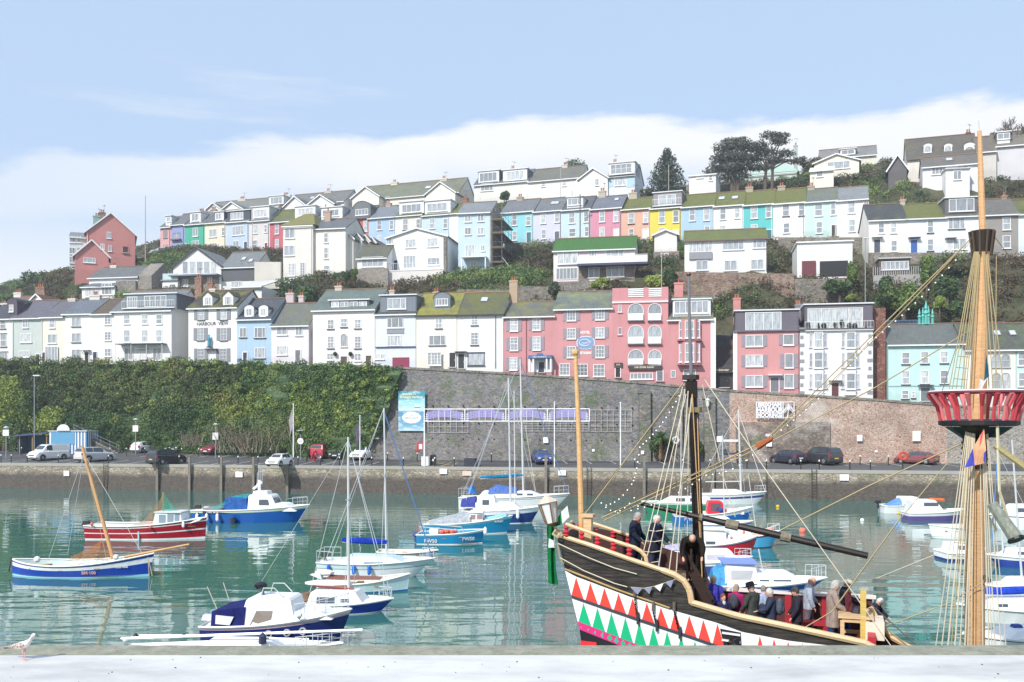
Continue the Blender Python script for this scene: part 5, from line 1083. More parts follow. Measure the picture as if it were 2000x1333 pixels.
# garden walls on the slope
def gwall(label,x0,x1,yt,yb,y0,mat,T=TY,th=.5,slope=0):
    A_=pl(x0,yb,y0,T);B_=pl(x1,yb,y0,T);zt0=pl(x0,yt,y0,T).z;zt1=pl(x1,yt+slope,y0,T).z;n=Vector((B_.y-A_.y,-(B_.x-A_.x),0)).normalized()*-th
    b=MB();z0=min(A_.z,B_.z)-1.5
    q=[Vector((A_.x,A_.y,z0)),Vector((B_.x,B_.y,z0)),Vector((B_.x,B_.y,zt1)),Vector((A_.x,A_.y,zt0))];b.prism(q,n,mat);tag(b.obj('garden_wall',None),label,'wall')
RB=rubble('#a37f6c','#7a5d4f',2.3,'#b79a86',green=.15);RG=rubble('#8f877c','#6c645a',2.3,'#a59c90',green=.35)
gwall('long reddish rubble garden wall under the long white villa',1308,1551,531,594,133.6,RB,slope=4);gwall('paler rubble garden wall under the double garage',1552,1650,545,600,133.2,RG)
gwall('stone terrace wall under the cream and blue door houses of the right terrace',1697,1912,494,506,139.5,RG);gwall('low garden wall on the crest right of the cedars',1565,1700,346,366,171,RG);gwall('wooden fence coloured wall below the cedars on the crest',1340,1470,362,376,170,rubble('#8a7a70','#6a5c54',3))
gwall('dark stone wall under the turquoise and lilac houses',985,1345,474,492,154,RG,TC);gwall('dark stone wall under the white and mint houses at the end of the coloured terrace',1520,1700,464,482,154,RG,TC);gwall('rough stone wall below the tall blue house',890,1010,532,556,141,rubble('#a39488','#7d7064',2.3,green=.3));gwall('stone wall between the scrub and the pink hotel roofs',1000,1100,560,580,132,RG)
gwall('white rendered wall under the red doored house in the left of the coloured terrace',440,556,496,501,156.5,paint('#d9dcdc'),TC);gwall('pinkish rendered wall left of the beige villa',497,548,512,545,141.5,paint('#d8d2c6'));gwall('stone wall under the lavender and mint houses',268,440,502,520,157,RG,TC);gwall('stone wall behind the chimneys of the large white house',893,1000,566,590,130.5,RG)
gwall('stone wall on the upper slope left of the narrow white block',1790,1846,356,392,160,RG);gwall('long pale wall under the grey white house at the top right',1915,2080,352,362,168,paint('#c9c6c8'))
# palms by the buttresses
def palm(label,px,py,y0,hp,n=26,seed=1,L=1.9):
    c=pl(px,py,y0);m=dep(y0,px)/F;o=thing('palm',label,'palm tree',c);r_=random.Random(seed);h=hp*m;b=MB();b.tube([(0,0,0),(.05,0,h*.5),(0,0,h*.62)],[.22,.16,.2],wood('#a0683a',.9),7);b.obj('trunk',o);f=MB();mt=leafm('#5f8c3c','#3a6430',tr=.2)
    for i in range(n):
        a=r_.uniform(0,6.28);e=r_.uniform(-.3,1.3);d=Vector((math.cos(a)*math.cos(e),math.sin(a)*math.cos(e),math.sin(e)));p=Vector((0,0,h*.6));Ls=L*r_.uniform(.7,1.1);pr=p.copy();sd=Vector((-math.sin(a),math.cos(a),0))
        for k in range(1,9):
            q=p+d*Ls*k/8+Vector((0,0,-.5*Ls*(k/8)**2));w_=.28*math.sin(math.pi*min(1,k/8+.12))
            for sg in(-1,1):f.add([pr,q,q+sd*sg*w_+(q-pr)*.6-Vector((0,0,.08))],[(0,1,2)],mt)
            pr=q
    f.obj('fronds',o);return o
palm('bright green palm standing between two buttresses of the dark wall',1290,896,107,66,34,3,2.1);bush('dark shrub bed around the foot of the palm',1290,890,107.6,44,46,L_dark,300,.22);bush('glossy light green shrub behind the black mast, right of the palm',1360,888,107.6,48,34,L_bri,300,.22)
# ================================================================== cars
def cp_p(px,py):
    t=(px-1000)/F;k=(py-HZ)/F/(1+TY*t)
    return(EYE-2.8+5.5)/(k+.055)
def on_cp(px,py):p=cp_p(px,py);return W3(px,p,zcp(p))
M_tyre=plain('#26262a',.85);M_rim=plain('#c9ccd0',.3,.8);M_glass=glassdark('#3a4650');M_tail=plain('#c41f26',.25);M_head=plain('#eef2f6',.1);M_blk=plain('#1c1d20',.6)
KINDC={
    'hatch':(3.9,1.68,1.48,[(-.50,.62,.90,.55),(-.485,.98,.86,.80),(-.40,1.30,.74,.92),(-.28,1.46,.68,.93),(-.02,1.48,.68,.92),(.12,1.42,.68,.90),(.27,.98,.82,.88),(.42,.86,.80,.78),(.49,.66,.80,.60),(.50,.5,.85,.45)],(-.36,.10,.265)),
    'suv':(4.4,1.86,1.74,[(-.50,.75,.92,.7),(-.49,1.15,.88,1.0),(-.44,1.62,.76,1.1),(-.34,1.72,.72,1.1),(0,1.74,.72,1.08),(.10,1.68,.72,1.06),(.24,1.14,.86,1.04),(.42,1.04,.84,.95),(.49,.82,.84,.76),(.50,.6,.88,.55)],(-.43,.09,.235)),
    'saloon':(4.4,1.76,1.42,[(-.50,.72,.88,.66),(-.49,.95,.84,.88),(-.40,1.0,.82,.92),(-.26,1.36,.70,.92),(-.05,1.42,.68,.90),(.06,1.38,.68,.88),(.22,.95,.82,.86),(.42,.84,.80,.78),(.49,.64,.80,.6),(.50,.48,.85,.44)],(-.38,.06,.215)),
    'van':(4.3,1.78,1.82,[(-.50,1.0,.94,.9),(-.497,1.74,.84,1.0),(-.47,1.80,.80,1.05),(-.1,1.82,.80,1.05),(.10,1.80,.78,1.04),(.16,1.72,.78,1.02),(.30,1.14,.86,1.0),(.43,.98,.84,.92),(.49,.74,.84,.7),(.50,.55,.88,.5)],(-.48,.15,.295))}
def car(label,px,py,fwd,kind,col,scale=1.0,plate='#f2f2f2',group='cars parked on the quay'):
    L,W,Hh,st,(xr,xm,xf)=KINDC[kind];scale*=1.05;L*=scale;W*=scale;z_=scale;hw=W/2;o=thing('parked_car' if kind!='van' else 'parked_van',label,'car' if kind!='van' else 'van',on_cp(px,py)+Vector((0,.9,.045)),math.atan2(fwd[1]*1.3,fwd[0]*.42),group)
    m=carp(col.replace('#f4f5f6','#ffffff'));secs=[]
    for x,zt,wt_,zb in st:
        w_=hw*(.93 if abs(x)>.48 else 1)
        secs.append([(x*L,-w_*.94,.22*z_),(x*L,-w_,.42*z_),(x*L,-w_*.985,max(.45,zb*.92)*z_),(x*L,-w_*.93,max(.46,zb)*z_),(x*L,-hw*wt_,zt*z_-.03),(x*L,-hw*wt_*.8,zt*z_),(x*L,hw*wt_*.8,zt*z_),(x*L,hw*wt_,zt*z_-.03),(x*L,w_*.93,max(.46,zb)*z_),(x*L,w_*.985,max(.45,zb*.92)*z_),(x*L,w_,.42*z_),(x*L,w_*.94,.22*z_)])
    b=MB();b.loft(secs,m);b.box(-L*.48,-hw*.9,.16*z_,L*.48,hw*.9,.24*z_,M_blk);b.obj('body',o)
    def topz(x):
        for(a,b1,c1,d1),(a2,b2,c2,d2)in zip(st,st[1:]):
            if a<=x<=a2:t=(x-a)/(a2-a);return(b1+(b2-b1)*t)*z_,hw*(c1+(c2-c1)*t),(d1+(d2-d1)*t)*z_
        return st[-1][1]*z_,hw*.8,.6*z_
# side windows: between pillars
    for sg in(-1,1):
        b=MB();cuts=[(xr+.06,(xr+xm)/2-.01),((xr+xm)/2+.01,xm+.03)]if kind!='van' else[(.02,xm+.03)]
        for xa_,xb_ in cuts:
            for i in range(4):
                x0_,x1_=xa_+(xb_-xa_)*i/4,xa_+(xb_-xa_)*(i+1)/4;q=[]
                for x,up in((x0_,0),(x1_,0),(x1_,1),(x0_,1)):
                    zt,wt_,zb=topz(x);f=.12 if not up else.86
                    yw=hw*.93+(wt_-hw*.93)*f;q.append((x*L,sg*(yw+.012),zb+(zt-zb)*f))
                b.poly(q if sg<0 else q[::-1],M_glass)
        b.obj('side_windows',o)
    for nm,xa_,xb_ in(('windscreen',st[5][0],st[6][0]),('rear_window',st[1][0]if kind!='saloon' else st[2][0],st[2][0]if kind not in('saloon','hatch')else st[3][0])):
        if kind=='van' and nm=='rear_window':continue
        q=[]
        for x,sg in((xa_,-1),(xa_,1),(xb_,1),(xb_,-1)):
            x_=xa_+(xb_-xa_)*(.12 if x==xa_ else.88);zt,wt_,zb=topz(x_);off=.015
            q.append((x_*L+(off if nm=='windscreen' else-off),sg*wt_*.84,zt+off))
        b=MB();b.poly(q,M_glass);b.obj(nm,o)
    r=.31*z_ if kind!='suv' else.36*z_
    for x in(-.31*L,.31*L):
        for sg in(-1,1):
            b=MB();b.tube([(0,-.09,0),(0,.09,0)],r,M_tyre,14);w_=b.obj('wheel',o,loc=(x,sg*(hw-.085),r));b=MB();b.tube([(0,sg*.07,0),(0,sg*.098,0)],[r*.62,r*.55],M_rim,10);b.obj('rim',w_)
            a=MB();a.tube([((r+.05)*math.cos(t),sg*.006,(r+.05)*math.sin(t))for t in[math.pi*i/10 for i in range(11)]],.04,M_blk,4);a.obj('wheel_arch',o,loc=(x,sg*hw,r))
    zl=topz(.46)[0]-.1
    for sg in(-1,1):
        b=MB();b.ball((L*.478,sg*hw*.66,zl-.04),(.10,.19,.085),M_head,8,5);b.obj('headlight',o)
        b=MB();zz=.95*z_ if kind in('suv','van')else.82*z_;b.box(-L*.502,sg*hw*.86-.1,zz-.14,-L*.46,sg*hw*.86+.08,zz+.12,M_tail);b.obj('tail_light',o)
        b=MB();b.ball((xm*L+.1,sg*(hw+.1),topz(xm)[2]+.06),(.06,.1,.07),m,6,4);b.obj('mirror',o)
    b=MB();b.box(L*.498,-.26,.38*z_,L*.508,.26,.5*z_,plain('#f4f4f0'));b.obj('number_plate',o);b=MB();b.box(-L*.508,-.26,.55*z_,-L*.498,.26,.67*z_,plain(plate));b.obj('number_plate',o)
    b=MB();b.box(L*.497,-hw*.55,.52*z_,L*.506,hw*.55,.62*z_,M_blk);b.box(L*.47,-hw*.9,.24*z_,L*.503,hw*.9,.34*z_,M_blk);b.obj('bumper',o);b=MB();b.box(-L*.503,-hw*.9,.24*z_,-L*.47,hw*.9,.36*z_,M_blk);b.obj('bumper',o);return o
YP='#e8c82c'
car('white small van with its nose to the left in front of the striped kiosk',88,900,(-.86,-.5),'van','#f4f5f6');car('silver four by four parked right of the white van',179,903,(.86,.42),'suv','#c9ccd2',.95);car('white rounded small hatchback parked near the steps',279,885,(.8,.55),'hatch','#f4f5f6',.93);car('black four by four with its back to us on the outer row',319,909,(.8,.5),'suv','#2b2c36',.95,YP)
car('dark grey hatchback facing left in the back row',356,885,(-.82,-.5),'hatch','#4a5058');car('maroon small car facing us in the back row',417,889,(-.75,-.62),'hatch','#9c2236');car('white city car parked alone at the quay edge beside the white flagpole',542,915,(-.62,-.78),'hatch','#f4f5f6',.88);car('bright red estate car with its back to us',630,896,(.62,.78),'suv','#c82034',.93,YP)
car('black luxury saloon between the red estate and the white hatchback',663,897,(-.5,-.85),'saloon','#2a2b33',.9);car('white hatchback at the right end of the back row',708,899,(-.68,-.7),'hatch','#f4f5f6');car('metallic blue hatchback against the wall behind the yacht masts',1058,907,(.45,-.88),'hatch','#2c4a9c',.98);car('dark blue coupe against the red stained wall',1543,907,(-.85,.5),'hatch','#2e3048',.95)
car('big black off-road car with a yellow rear plate',1608,908,(-.82,.56),'suv','#33343e',1.0,YP);car('dark red saloon behind the orange lifebuoy',1797,908,(-.93,.3),'saloon','#8c3c40',.9,YP)
# a silver car up by the coloured terrace
c_=car('silver car parked on the hill beside the faded pink house',600,905,(-.95,-.2),'hatch','#c4c8ce',.95);c_.location=pl(313,500,158,TC)
# ================================================================== quay furniture
b=MB();b.lathe([(.055,0),(.055,.85),(.06,.86)],M_blk,n=6);b.lathe([(.075,0),(.075,.12),(.03,.16)],plain('#f2f2f2'),(0,0,.86),6);bolm=b.mesh('bollard')
for px in(2,22,53,114,212,290,350,428,465,504,582,626,663,726,788,849,887,1240,1334,1387,1459,1497,1564,1600,1660,1700):
    o=link('bollard',bolm,None,W3(px,100.35,zcp(100.35)));tag(o,'slim black bollard with a white cap along the quay edge','bollard','bollards along the quay edge')
for px in(42,170,215,247,283,323,355,388,457,492,528,564,757,815,960,1440,1680,1735):
    p=106.2 if px>600 else 110.8;o=link('bollard',bolm,None,W3(px,p,zcp(p)));tag(o,'slim black bollard with a white cap between lane and back parking row','bollard','bollards along the back parking row')
for px,yt in((307,895),(370,893),(432,893),(495,893),(561,912),(1066,890),(1258,890),(1392,890)):
    b=MB();z=pl(px,yt,99.2).z;q=W3(px,99.2,0);b.box(-.14,-.14,-1.5,.14,.14,z,wood('#8a8072',.9),.02,.02);tag(b.obj('fender_pile',None,loc=(q.x,q.y,0)),'square timber pile standing against the quay wall','pile','timber piles against the quay wall')
for px,py,w_,h_,c in((130,925,12,10,'#f4f4f4'),(467,927,15,11,'#f4f4f4'),(866,921,15,10,'#f4f4f4'),(912,925,18,9,'#e6c3b0'),(1098,924,15,10,'#f4f4f4'),(1649,933,17,12,'#f4f4f4')):
    z=pl(px,py,99.4).z;q=W3(px,99.42,0);m=dep(99.4,px)/F;b=MB();b.box(-w_*m/2,-.04,-h_*m/2,w_*m/2,0,h_*m/2,plain(c));
    tag(b.obj('notice_board',None,loc=(q.x,q.y,z),rot=(0,0,-YAW)),('blank pinkish notice board' if c!='#f4f4f4' else 'blank white notice board')+' on the quay wall '+{130:'near its left end',467:'below the white city car',866:'below the yellow hatching',912:'left of the moored yachts',1098:'behind the bow of the white yacht',1649:'below the big black off-road car'}[px],'sign')
def pole(label,px,yb,yt,p,r=.07,col='#f2f3f5',name='flagpole',cat='flagpole',flag=None):
    q=W3(px,p,zcp(p));h=pl(px,yt,p).z-q.z;o=thing(name,label,cat,q);b=MB();b.tube([(0,0,0),(0,0,h)],[r,r*.7],plain(col,.4),8);b.ball((0,0,h),.09,plain(col,.4),6,4);b.obj('pole',o)
    if flag:
        b=MB();n=6;rows=[[(-.08-i*.07-.05*math.sin(j),.06*math.sin(i+j),h-.3-j*.36-i*.22)for i in range(n)]for j in range(7)];b.loft(rows,cloth(flag),closed=False,cap=False);b.obj('flag',o)
    return o
pole('white flagpole with a limp lilac flag beside the white city car',573,916,790,100.6,flag='#b8a6b4');pole('white flagpole with a limp dark flag before the black saloon',703,916,813,100.6,.06,flag='#6a5a78');pole('white post carrying the left end of the festive lights frame',829,914,800,100.6,.1);pole('white post under the right part of the festive lights frame',1083,914,786,101,.07);pole('plain white flagpole right of the trellis',1212,914,787,101)
def lamp(label,px,yb,yt,p,head='flat',extra=None):
    q=W3(px,p,zcp(p));h=pl(px,yt,p).z-q.z;o=thing('lamp_post',label,'lamp post',q);b=MB();b.tube([(0,0,0),(0,0,h)],[.07,.05],plain('#a9b0b8',.4,.5),7);b.obj('pole',o);b=MB()
    if head=='flat':b.box(-.1,-.2,h,.75,.2,h+.14,plain('#dfe3e6',.4))
    else:b.lathe([(.05,0),(.3,.1),(.34,.18),(.1,.3)],plain('#dfe3e6',.3),(0,0,h),10)
    b.obj('lamp_head',o)
    if extra:b=MB();w_,hh,z=extra;b.box(-w_/2,-.1,z,w_/2,-.07,z+hh,plain('#f4f4f4'));b.obj('sign',o)
lamp('grey lamp post rising from the shrubs at the left',67,860,735,111);lamp('short lamp post with a white sign at the left edge',12,890,838,106,'globe',(.75,.75,2.8));lamp('lamp post with a white sign in front of the ivy, above the white hatchback',265,890,822,113,'globe',(.7,.8,2.9));lamp('lamp post with a white parking sign behind the maroon car',421,895,832,109,'globe',(.7,.85,2.2))
o=thing('clock_sign','round white sign on a grey post beside the bare brambles','sign',W3(587,107,zcp(107)));b=MB();b.tube([(0,0,0),(0,0,3)],.06,plain('#a9b0b8',.4,.5),6);b.tube([(-.4,0,3.4),(.4,0,3.5)],.04,plain('#c9ced2'),5);b.obj('post',o);b=MB();b.tube([(0,-.1,2.2),(0,-.05,2.2)],.36,plain('#f6f6f6'),16);b.box(-.2,-.11,2.18,.2,-.101,2.24,plain('#8a2a2a'));b.obj('disc',o)
# kiosk, shelter, steps
q=on_cp(133,887);m=q.y/F;o=thing('kiosk','blue and white striped kiosk with its hatch shut','kiosk',q,-YAW+.12);b=MB();wh,bl=paint('#f2f4f8'),paint('#2f7fc4');kb=38*m;hk=44*m
for i in range(24):
    x0_=-kb+2*kb*i/24;b.box(x0_,0,0,x0_+2*kb/24,.3,hk,bl if i%2 else wh)
for i in range(12):b.box(kb-.01,.3+i*.22,0,kb+.05,.3+(i+1)*.22,hk,bl if i%2 else wh)
b.box(-kb,.3,0,kb-.011,2.9,hk,wh);b.obj('wall',o);b=MB();b.box(-kb*.9,-.06,hk*.42,kb*.35,-.003,hk*.97,plain('#4aa3da',.5));b.obj('hatch',o);b=MB();b.box(-kb-.1,-.15,hk+.003,kb+.1,3,hk+.1,plain('#e8ecf0'));b.prism([(kb*-.2+.85*math.cos(i*math.pi/12),-.3,hk+.11+.8*math.sin(i*math.pi/12))for i in range(13)],(0,.15,0),plain('#f6f8fa'));b.obj('roof',o)
q=on_cp(63,887);o=thing('shelter','open shelter with a blue pitched canopy left of the striped kiosk','shelter',q,-YAW+.1);b=MB();kb=31*m
b.slab([(-kb-.6,-.4,2.35),(kb,-.4,2.75),(kb,2.6,2.95),(-kb-.6,2.6,2.55)],.12,plain('#3a4a94',.6));b.obj('canopy',o);b=MB();b.box(-kb,2.3,0,kb,2.4,2.4,paint('#2a5f8c'));b.box(-kb,.1,0,-kb+.08,2.3,2.35,paint('#2a5f8c'));b.obj('back_wall',o)
for x in(-kb+.3,0,kb-.1):b=MB();b.box(x-.06,0,0,x+.06,.12,2.4,wood('#b08a4a'));b.obj('post',o)
b=MB();q=on_cp(215,886);mst=paint('#8f8a80')
for i in range(14):b.box(-i*.42-.6,.3,0,-i*.42+.9,1.9,.19*(i+1),mst)
o=b.obj('stone_steps',None,loc=(q.x,q.y,q.z),rot=(0,0,-YAW));tag(o,'stone steps climbing left behind the kiosk, with a metal handrail','steps');b=MB();mr_=plain('#9aa0a6',.4,.6)
b.tube([(1.2,.25,1.0),(-5.6,.25,3.8)],.035,mr_,5);b.tube([(1.2,.25,.55),(-5.6,.25,3.35)],.03,mr_,5)
for i in range(6):x=1.1-i*1.3;b.tube([(x,.25,max(0,.2+i*.5)),(x,.25,1.0+(1.2-x)*.41)],.035,mr_,5)
b.obj('handrail',o)
# banner
def onwall(px,py,off=.6,rz=-YAW):q=pl(px,py,PW-off);return q
o=thing('banner','tall turquoise banner reading Welcome to Brixham Harbour on the stone wall','banner',onwall(804,803),-YAW);m=dep(PW-.6,804)/F;W_,H_=27*m,39*m
bn=NT('banner_print');z_=bn.N('SeparateXYZ');bn.L(bn.tc.outputs['Object'],z_.inputs[0]);mrn=bn.N('MapRange',i_From_Min=-H_,i_From_Max=H_);bn.L(z_.outputs[2],mrn.inputs[0]);nzz=bn.noise(1.6,6,stretch=(.6,1,2.5))
bc=bn.ramp(mrn.outputs[0],[(0,C('#a9d4e8')),(.14,C('#5fa8cf')),(.48,C('#3f93c4')),(.52,C('#cfe0e0')),(.6,C('#9fd8e6')),(.76,C('#7fd3e2')),(.82,C('#1f9fc0')),(1,C('#1a93b8'))]);bc=bn.mix(bn.ramp(nzz,[(.5,0),(.62,.45)]),bc,C('#e6f4f6'))
b=MB();b.box(-W_,-.02,-H_,W_,.02,H_,bn.end(bc,.5));b.obj('sheet',o);text('Welcome To',5.2*m,plain('#f6f2b0'),o,(-5*m,-.03,33*m),bold=.01);text('Brixham Harbour',6.4*m,plain('#f6e9a0'),o,(0,-.03,27*m),sx=1.02,bold=.012)
b=MB();b.poly([(19*m*math.cos(a),-.024,-13*m+11*m*math.sin(a))for a in[i*math.pi/16 for i in range(32)]],plain('#f4fafc'));b.obj('oval',o);text('BRIXHAM',6.2*m,plain('#6aa0b0'),o,(0,-.034,-14*m));text('The',4*m,plain('#6aa0b0'),o,(0,-.034,-8.5*m));b=MB()
for x in(8,12,16):b.poly([((x-2)*m,-.026,8*m),((x+2)*m,-.026,8*m),(x*m,-.026,15*m)],plain('#eef4f4'))
b.box(6*m,-.026,6*m,18*m,-.021,8*m,plain('#6a7a8a'));b.obj('ship_picture',o)
# festive lights frame
A_=W3(829,100.6,0);B_=W3(1151,101.5,0);zt,zb=pl(990,799,101).z,pl(990,823,101).z;u_=(B_-A_);Lf=u_.length;o=thing('festive_lights','row of four purple arched festive light panels in a white frame before the wall','lights',(A_.x,A_.y-.12,zb),math.atan2(u_.y,u_.x));hf=zt-zb;mw_=plain('#f2f0fa');mp_=plain('#9a8ee2',.6);b=MB()
for z in(0,hf):b.bar((0,0,z),(Lf,0,z),.09,.09,mw_)
for i in range(5):x=Lf*i/4;b.bar((x,0,0),(x,0,hf),.09,.09,mw_)
b.obj('frame',o)
for i in range(4):
    x0_=Lf*i/4;w4=Lf/4;b=MB();n=14;arc=lambda t,h0:h0*hf*math.sin(math.pi*(.16+.68*t))
    for j in range(n):
        t0,t1=j/n,(j+1)/n
        for k in range(5):
            f0,f1=k/5,(k+.8)/5;z=lambda t,f:-.12*hf+arc(t,.72)*.62+f*hf*.6+.03
            b.poly([(x0_+w4*(.06+.88*t0),-.02,z(t0,f0)),(x0_+w4*(.06+.88*t1)-.03,-.02,z(t1,f0)),(x0_+w4*(.06+.88*t1)-.03,-.02,z(t1,f1)),(x0_+w4*(.06+.88*t0),-.02,z(t0,f1))],mp_)
    for s_ in(.06,.94):
        xc=x0_+w4*s_
        for k in range(4):b.bar((xc,-.03,.1+k*hf*.17),(xc-.22+k*.045,-.03,.02+k*hf*.17),.04,.04,mw_);b.bar((xc,-.03,.1+k*hf*.17),(xc+.22-k*.045,-.03,.02+k*hf*.17),.04,.04,mw_)
        b.bar((xc,-.03,0),(xc,-.03,hf*.7),.04,.04,mw_)
    for s_ in(.35,.5,.65):b.bar((x0_+w4*s_,-.03,.1),(x0_+w4*s_,-.03,hf*.85),.04,.04,mw_)
    b.obj('arch_panel',o)
for x0_,x1_,y0_,y1_,lb in((836,914,800,845,'wire trellis grid under the left festive lights'),(1018,1150,822,842,'wire trellis grid behind the tall yacht masts'),(1151,1233,800,843,'wire trellis grid right of the festive lights')):
    b=MB();q0=onwall(x0_,y1_,.5);q1=onwall(x1_,y1_,.5);W_=(q1-q0).xy.length;H_=onwall(x0_,y0_,.5).z-q0.z;n=int(W_/.62)
    for i in range(n+1):b.bar((W_*i/n,0,0),(W_*i/n,0,H_),.035,.03,plain('#b9bcbc'))
    for i in range(5):b.bar((0,0,H_*i/4),(W_,0,H_*i/4),.035,.03,plain('#b9bcbc'))
    tag(b.obj('trellis',None,loc=q0,rot=(0,0,-YAW)),lb,'trellis')
# lattice sign
o=thing('lattice_sign','white cut-out lattice sign with a palm emblem on the reddish wall','sign',onwall(1514,801),-YAW);m=dep(PW-.6,1514)/F;mw_=plain('#eef0fa');b=MB();W_,H_=35.5*m,15.5*m
for a,c in(((-W_,-H_),(W_,-H_)),((-W_,H_),(W_,H_)),((-W_,-H_),(-W_,H_)),((W_,-H_),(W_,H_)),((W_*.42,-H_),(W_*.42,H_))):b.bar((a[0],0,a[1]),(c[0],0,c[1]),.08,.06,mw_)
for k in(-1,1):b.bar((-W_,0,H_*k/3),(W_*.42,0,H_*k/3),.05,.05,mw_)
b.obj('frame',o)
for k,s_ in((1,'BRIXHAM'),(0,'HARBOUR'),(-1,'MOORINGS')):text(s_,11.5*m,mw_,o,(-W_*.29,-.03,k*H_*.66-.02),bold=.03,sx=.98 if k else 1.0).scale[0]=(.9 if k!=-1 else.78)
b=MB()
for i in range(13):a=math.pi*(i/12)*1.2-.3;x,z=math.cos(a),math.sin(a);b.tube([(W_*.71,0,.1*H_),(W_*.71+x*W_*.16,0,.1*H_+z*H_*.7),(W_*.71+x*W_*.26,0,.1*H_+z*H_*.45-H_*.35)],.035,mw_,4)
b.tube([(W_*.71,0,.1*H_),(W_*.66,0,-H_)],.05,mw_,4);b.obj('palm_emblem',o)
# small things on the walls
def plate(label,px,py,w_,h_,col,p,name='notice',cat='sign',th=.05):
    q=pl(px,py,p);m=dep(p,px)/F;b=MB();b.box(-w_*m/2,-th,-h_*m/2,w_*m/2,0,h_*m/2,plain(col));return tag(b.obj(name,None,loc=q,rot=(0,0,-YAW)),label,cat)
plate('small square white notice right of the white flagpole foot, below the ivy edge',736,853,10,10,'#f4f4f4',PW-.7);plate('narrow white direction board above the white hatchback',717,863,24,4,'#f0f0f0',PW-.7);plate('white square sign on the wall behind the blue hatchback',1066,860,10,11,'#f4f4f4',PW-.6);plate('tiny white notice on the wall left of the buttresses',1159,880,5,5,'#f4f4f4',PW-.5);plate('tiny white notice low on the first buttress',1255,884,6,7,'#f4f4f4',PW-1.1)
plate('white notice beside the yellow floodlight on the stepped wall',1502,868,11,9,'#f6f6f8',PW-.75);plate('white square notice in the lime stained brickwork',1679,856,10,12,'#f6f0f0',PW-.6);plate('larger white panel on the lime stained wall near its right end',1790,852,15,20,'#eee6e0',PW-.55);plate('small white notice low on the lime stained wall',1711,882,5,4,'#f4f4f4',PW-.5);plate('white arm sign board beside the white yacht mast',1405,858,10,11,'#f8f8fa',PW-2);plate('long thin white sign board left of the white yacht mast',1427,861,28,4,'#f8f8fa',PW-2);plate('black equipment skip standing at the quay edge',922,904,21,18,'#23283a',101.4,'equipment_box','box',1.2)
def lifebuoy(label,px,py,p,col,r,name='lifebuoy'):
    q=pl(px,py,p);b=MB();n=16;pts=[(r*math.cos(a),0,r*math.sin(a))for a in[i*2*math.pi/n for i in range(n+1)]];b.tube(pts,r*.3,plain(col,.5),7);return tag(b.obj(name,None,loc=q,rot=(0,0,-YAW)),label,'lifebuoy')
o=thing('lifebuoy_cabinet','red lifebuoy cabinet on a post beside the left white post','lifebuoy',on_cp(822,898));b=MB();b.tube([(0,0,0),(0,0,1.2)],.05,plain('#c8c8c8'),6);b.obj('post',o);b=MB();b.box(-.5,-.1,1.0,.45,.1,2.0,plain('#d8303a',.4),.05);b.obj('cabinet',o);b=MB();b.box(-.22,-.14,1.2,.18,-.101,1.8,plain('#f4e6e6'));b.obj('label_panel',o)
o=thing('life_ring_stand','orange lifebuoy on a black post at the right part of the quay','lifebuoy',W3(1763,100.5,zcp(100.5)));b=MB();b.tube([(0,0,0),(0,0,1.3)],.05,M_blk,6);b.obj('post',o);b=MB();b.tube([(.36*math.cos(a),-.06,1.45+.36*math.sin(a))for a in[i*math.pi/8 for i in range(17)]],.13,plain('#e8442c',.5),7);b.obj('ring',o)
lifebuoy('white life ring hanging on the middle buttress beside the palm',1320,860,PW-1.3,'#e8ecf2',.33)
o=thing('utility_cabinet','white utility cabinet behind the left white post','cabinet',W3(832,101.6,zcp(101.6)),-YAW);b=MB();b.box(-.45,-.25,0,.45,.25,.95,plain('#eceef0'));b.box(-.48,-.28,.951,.48,.28,1.0,plain('#d8dadc'));b.obj('body',o);b=MB();b.box(.0,-.27,.1,.02,-.251,.85,plain('#9a9c9e'));b.obj('door_gap',o)
o=thing('litter_bin','black litter bin with a rounded lid beside the white cabinet','bin',W3(846,102,zcp(102)));b=MB();b.box(-.33,-.3,0,.33,.3,1.0,M_blk,.02,.02);b.obj('body',o);b=MB();b.ball((0,0,1.0),(.35,.32,.18),M_blk,10,6);b.obj('lid',o);b=MB();b.box(-.1,-.31,.45,.1,-.3,.7,plain('#e8e8e8'));b.obj('symbol',o)
o=thing('wall_lamp','white bell shaped lamp fixed to the third buttress','lamp',pl(1382,785,PW-1.0));b=MB();b.lathe([(.16,-.5),(.2,.1),(.3,.15),(.05,.4)],plain('#e6eef2',.3),n=8);b.obj('lantern',o)
o=thing('floodlight','small floodlight above the white notice on the stepped wall','lamp',pl(1500,853,PW-.8));b=MB();b.box(-.3,-.3,0,.3,0,.3,plain('#d8dce2'));b.obj('housing',o)
o=thing('street_pole','tall bare utility pole in front of the ice blue terrace house','pole',pl(1133,476,154,TC));b=MB();b.tube([(0,0,-3),(0,0,7.7)],.1,wood('#6e675e'),6);b.box(-.5,-.05,7.2,.5,.05,7.35,M_blk);b.obj('pole',o)
o=thing('street_lamp','grey street lamp standing among the houses left of the ivy column on the slope','lamp post',pl(1690,560,133));b=MB();b.tube([(0,0,-3),(0,0,6.2)],.07,plain('#9aa2a8',.4,.5),6);b.obj('pole',o);b=MB();b.box(-.15,-.2,6.2,.5,.2,6.33,plain('#dfe3e6'));b.obj('lamp_head',o)
for px,py,hh,lb in((706,290,0,''),):pass
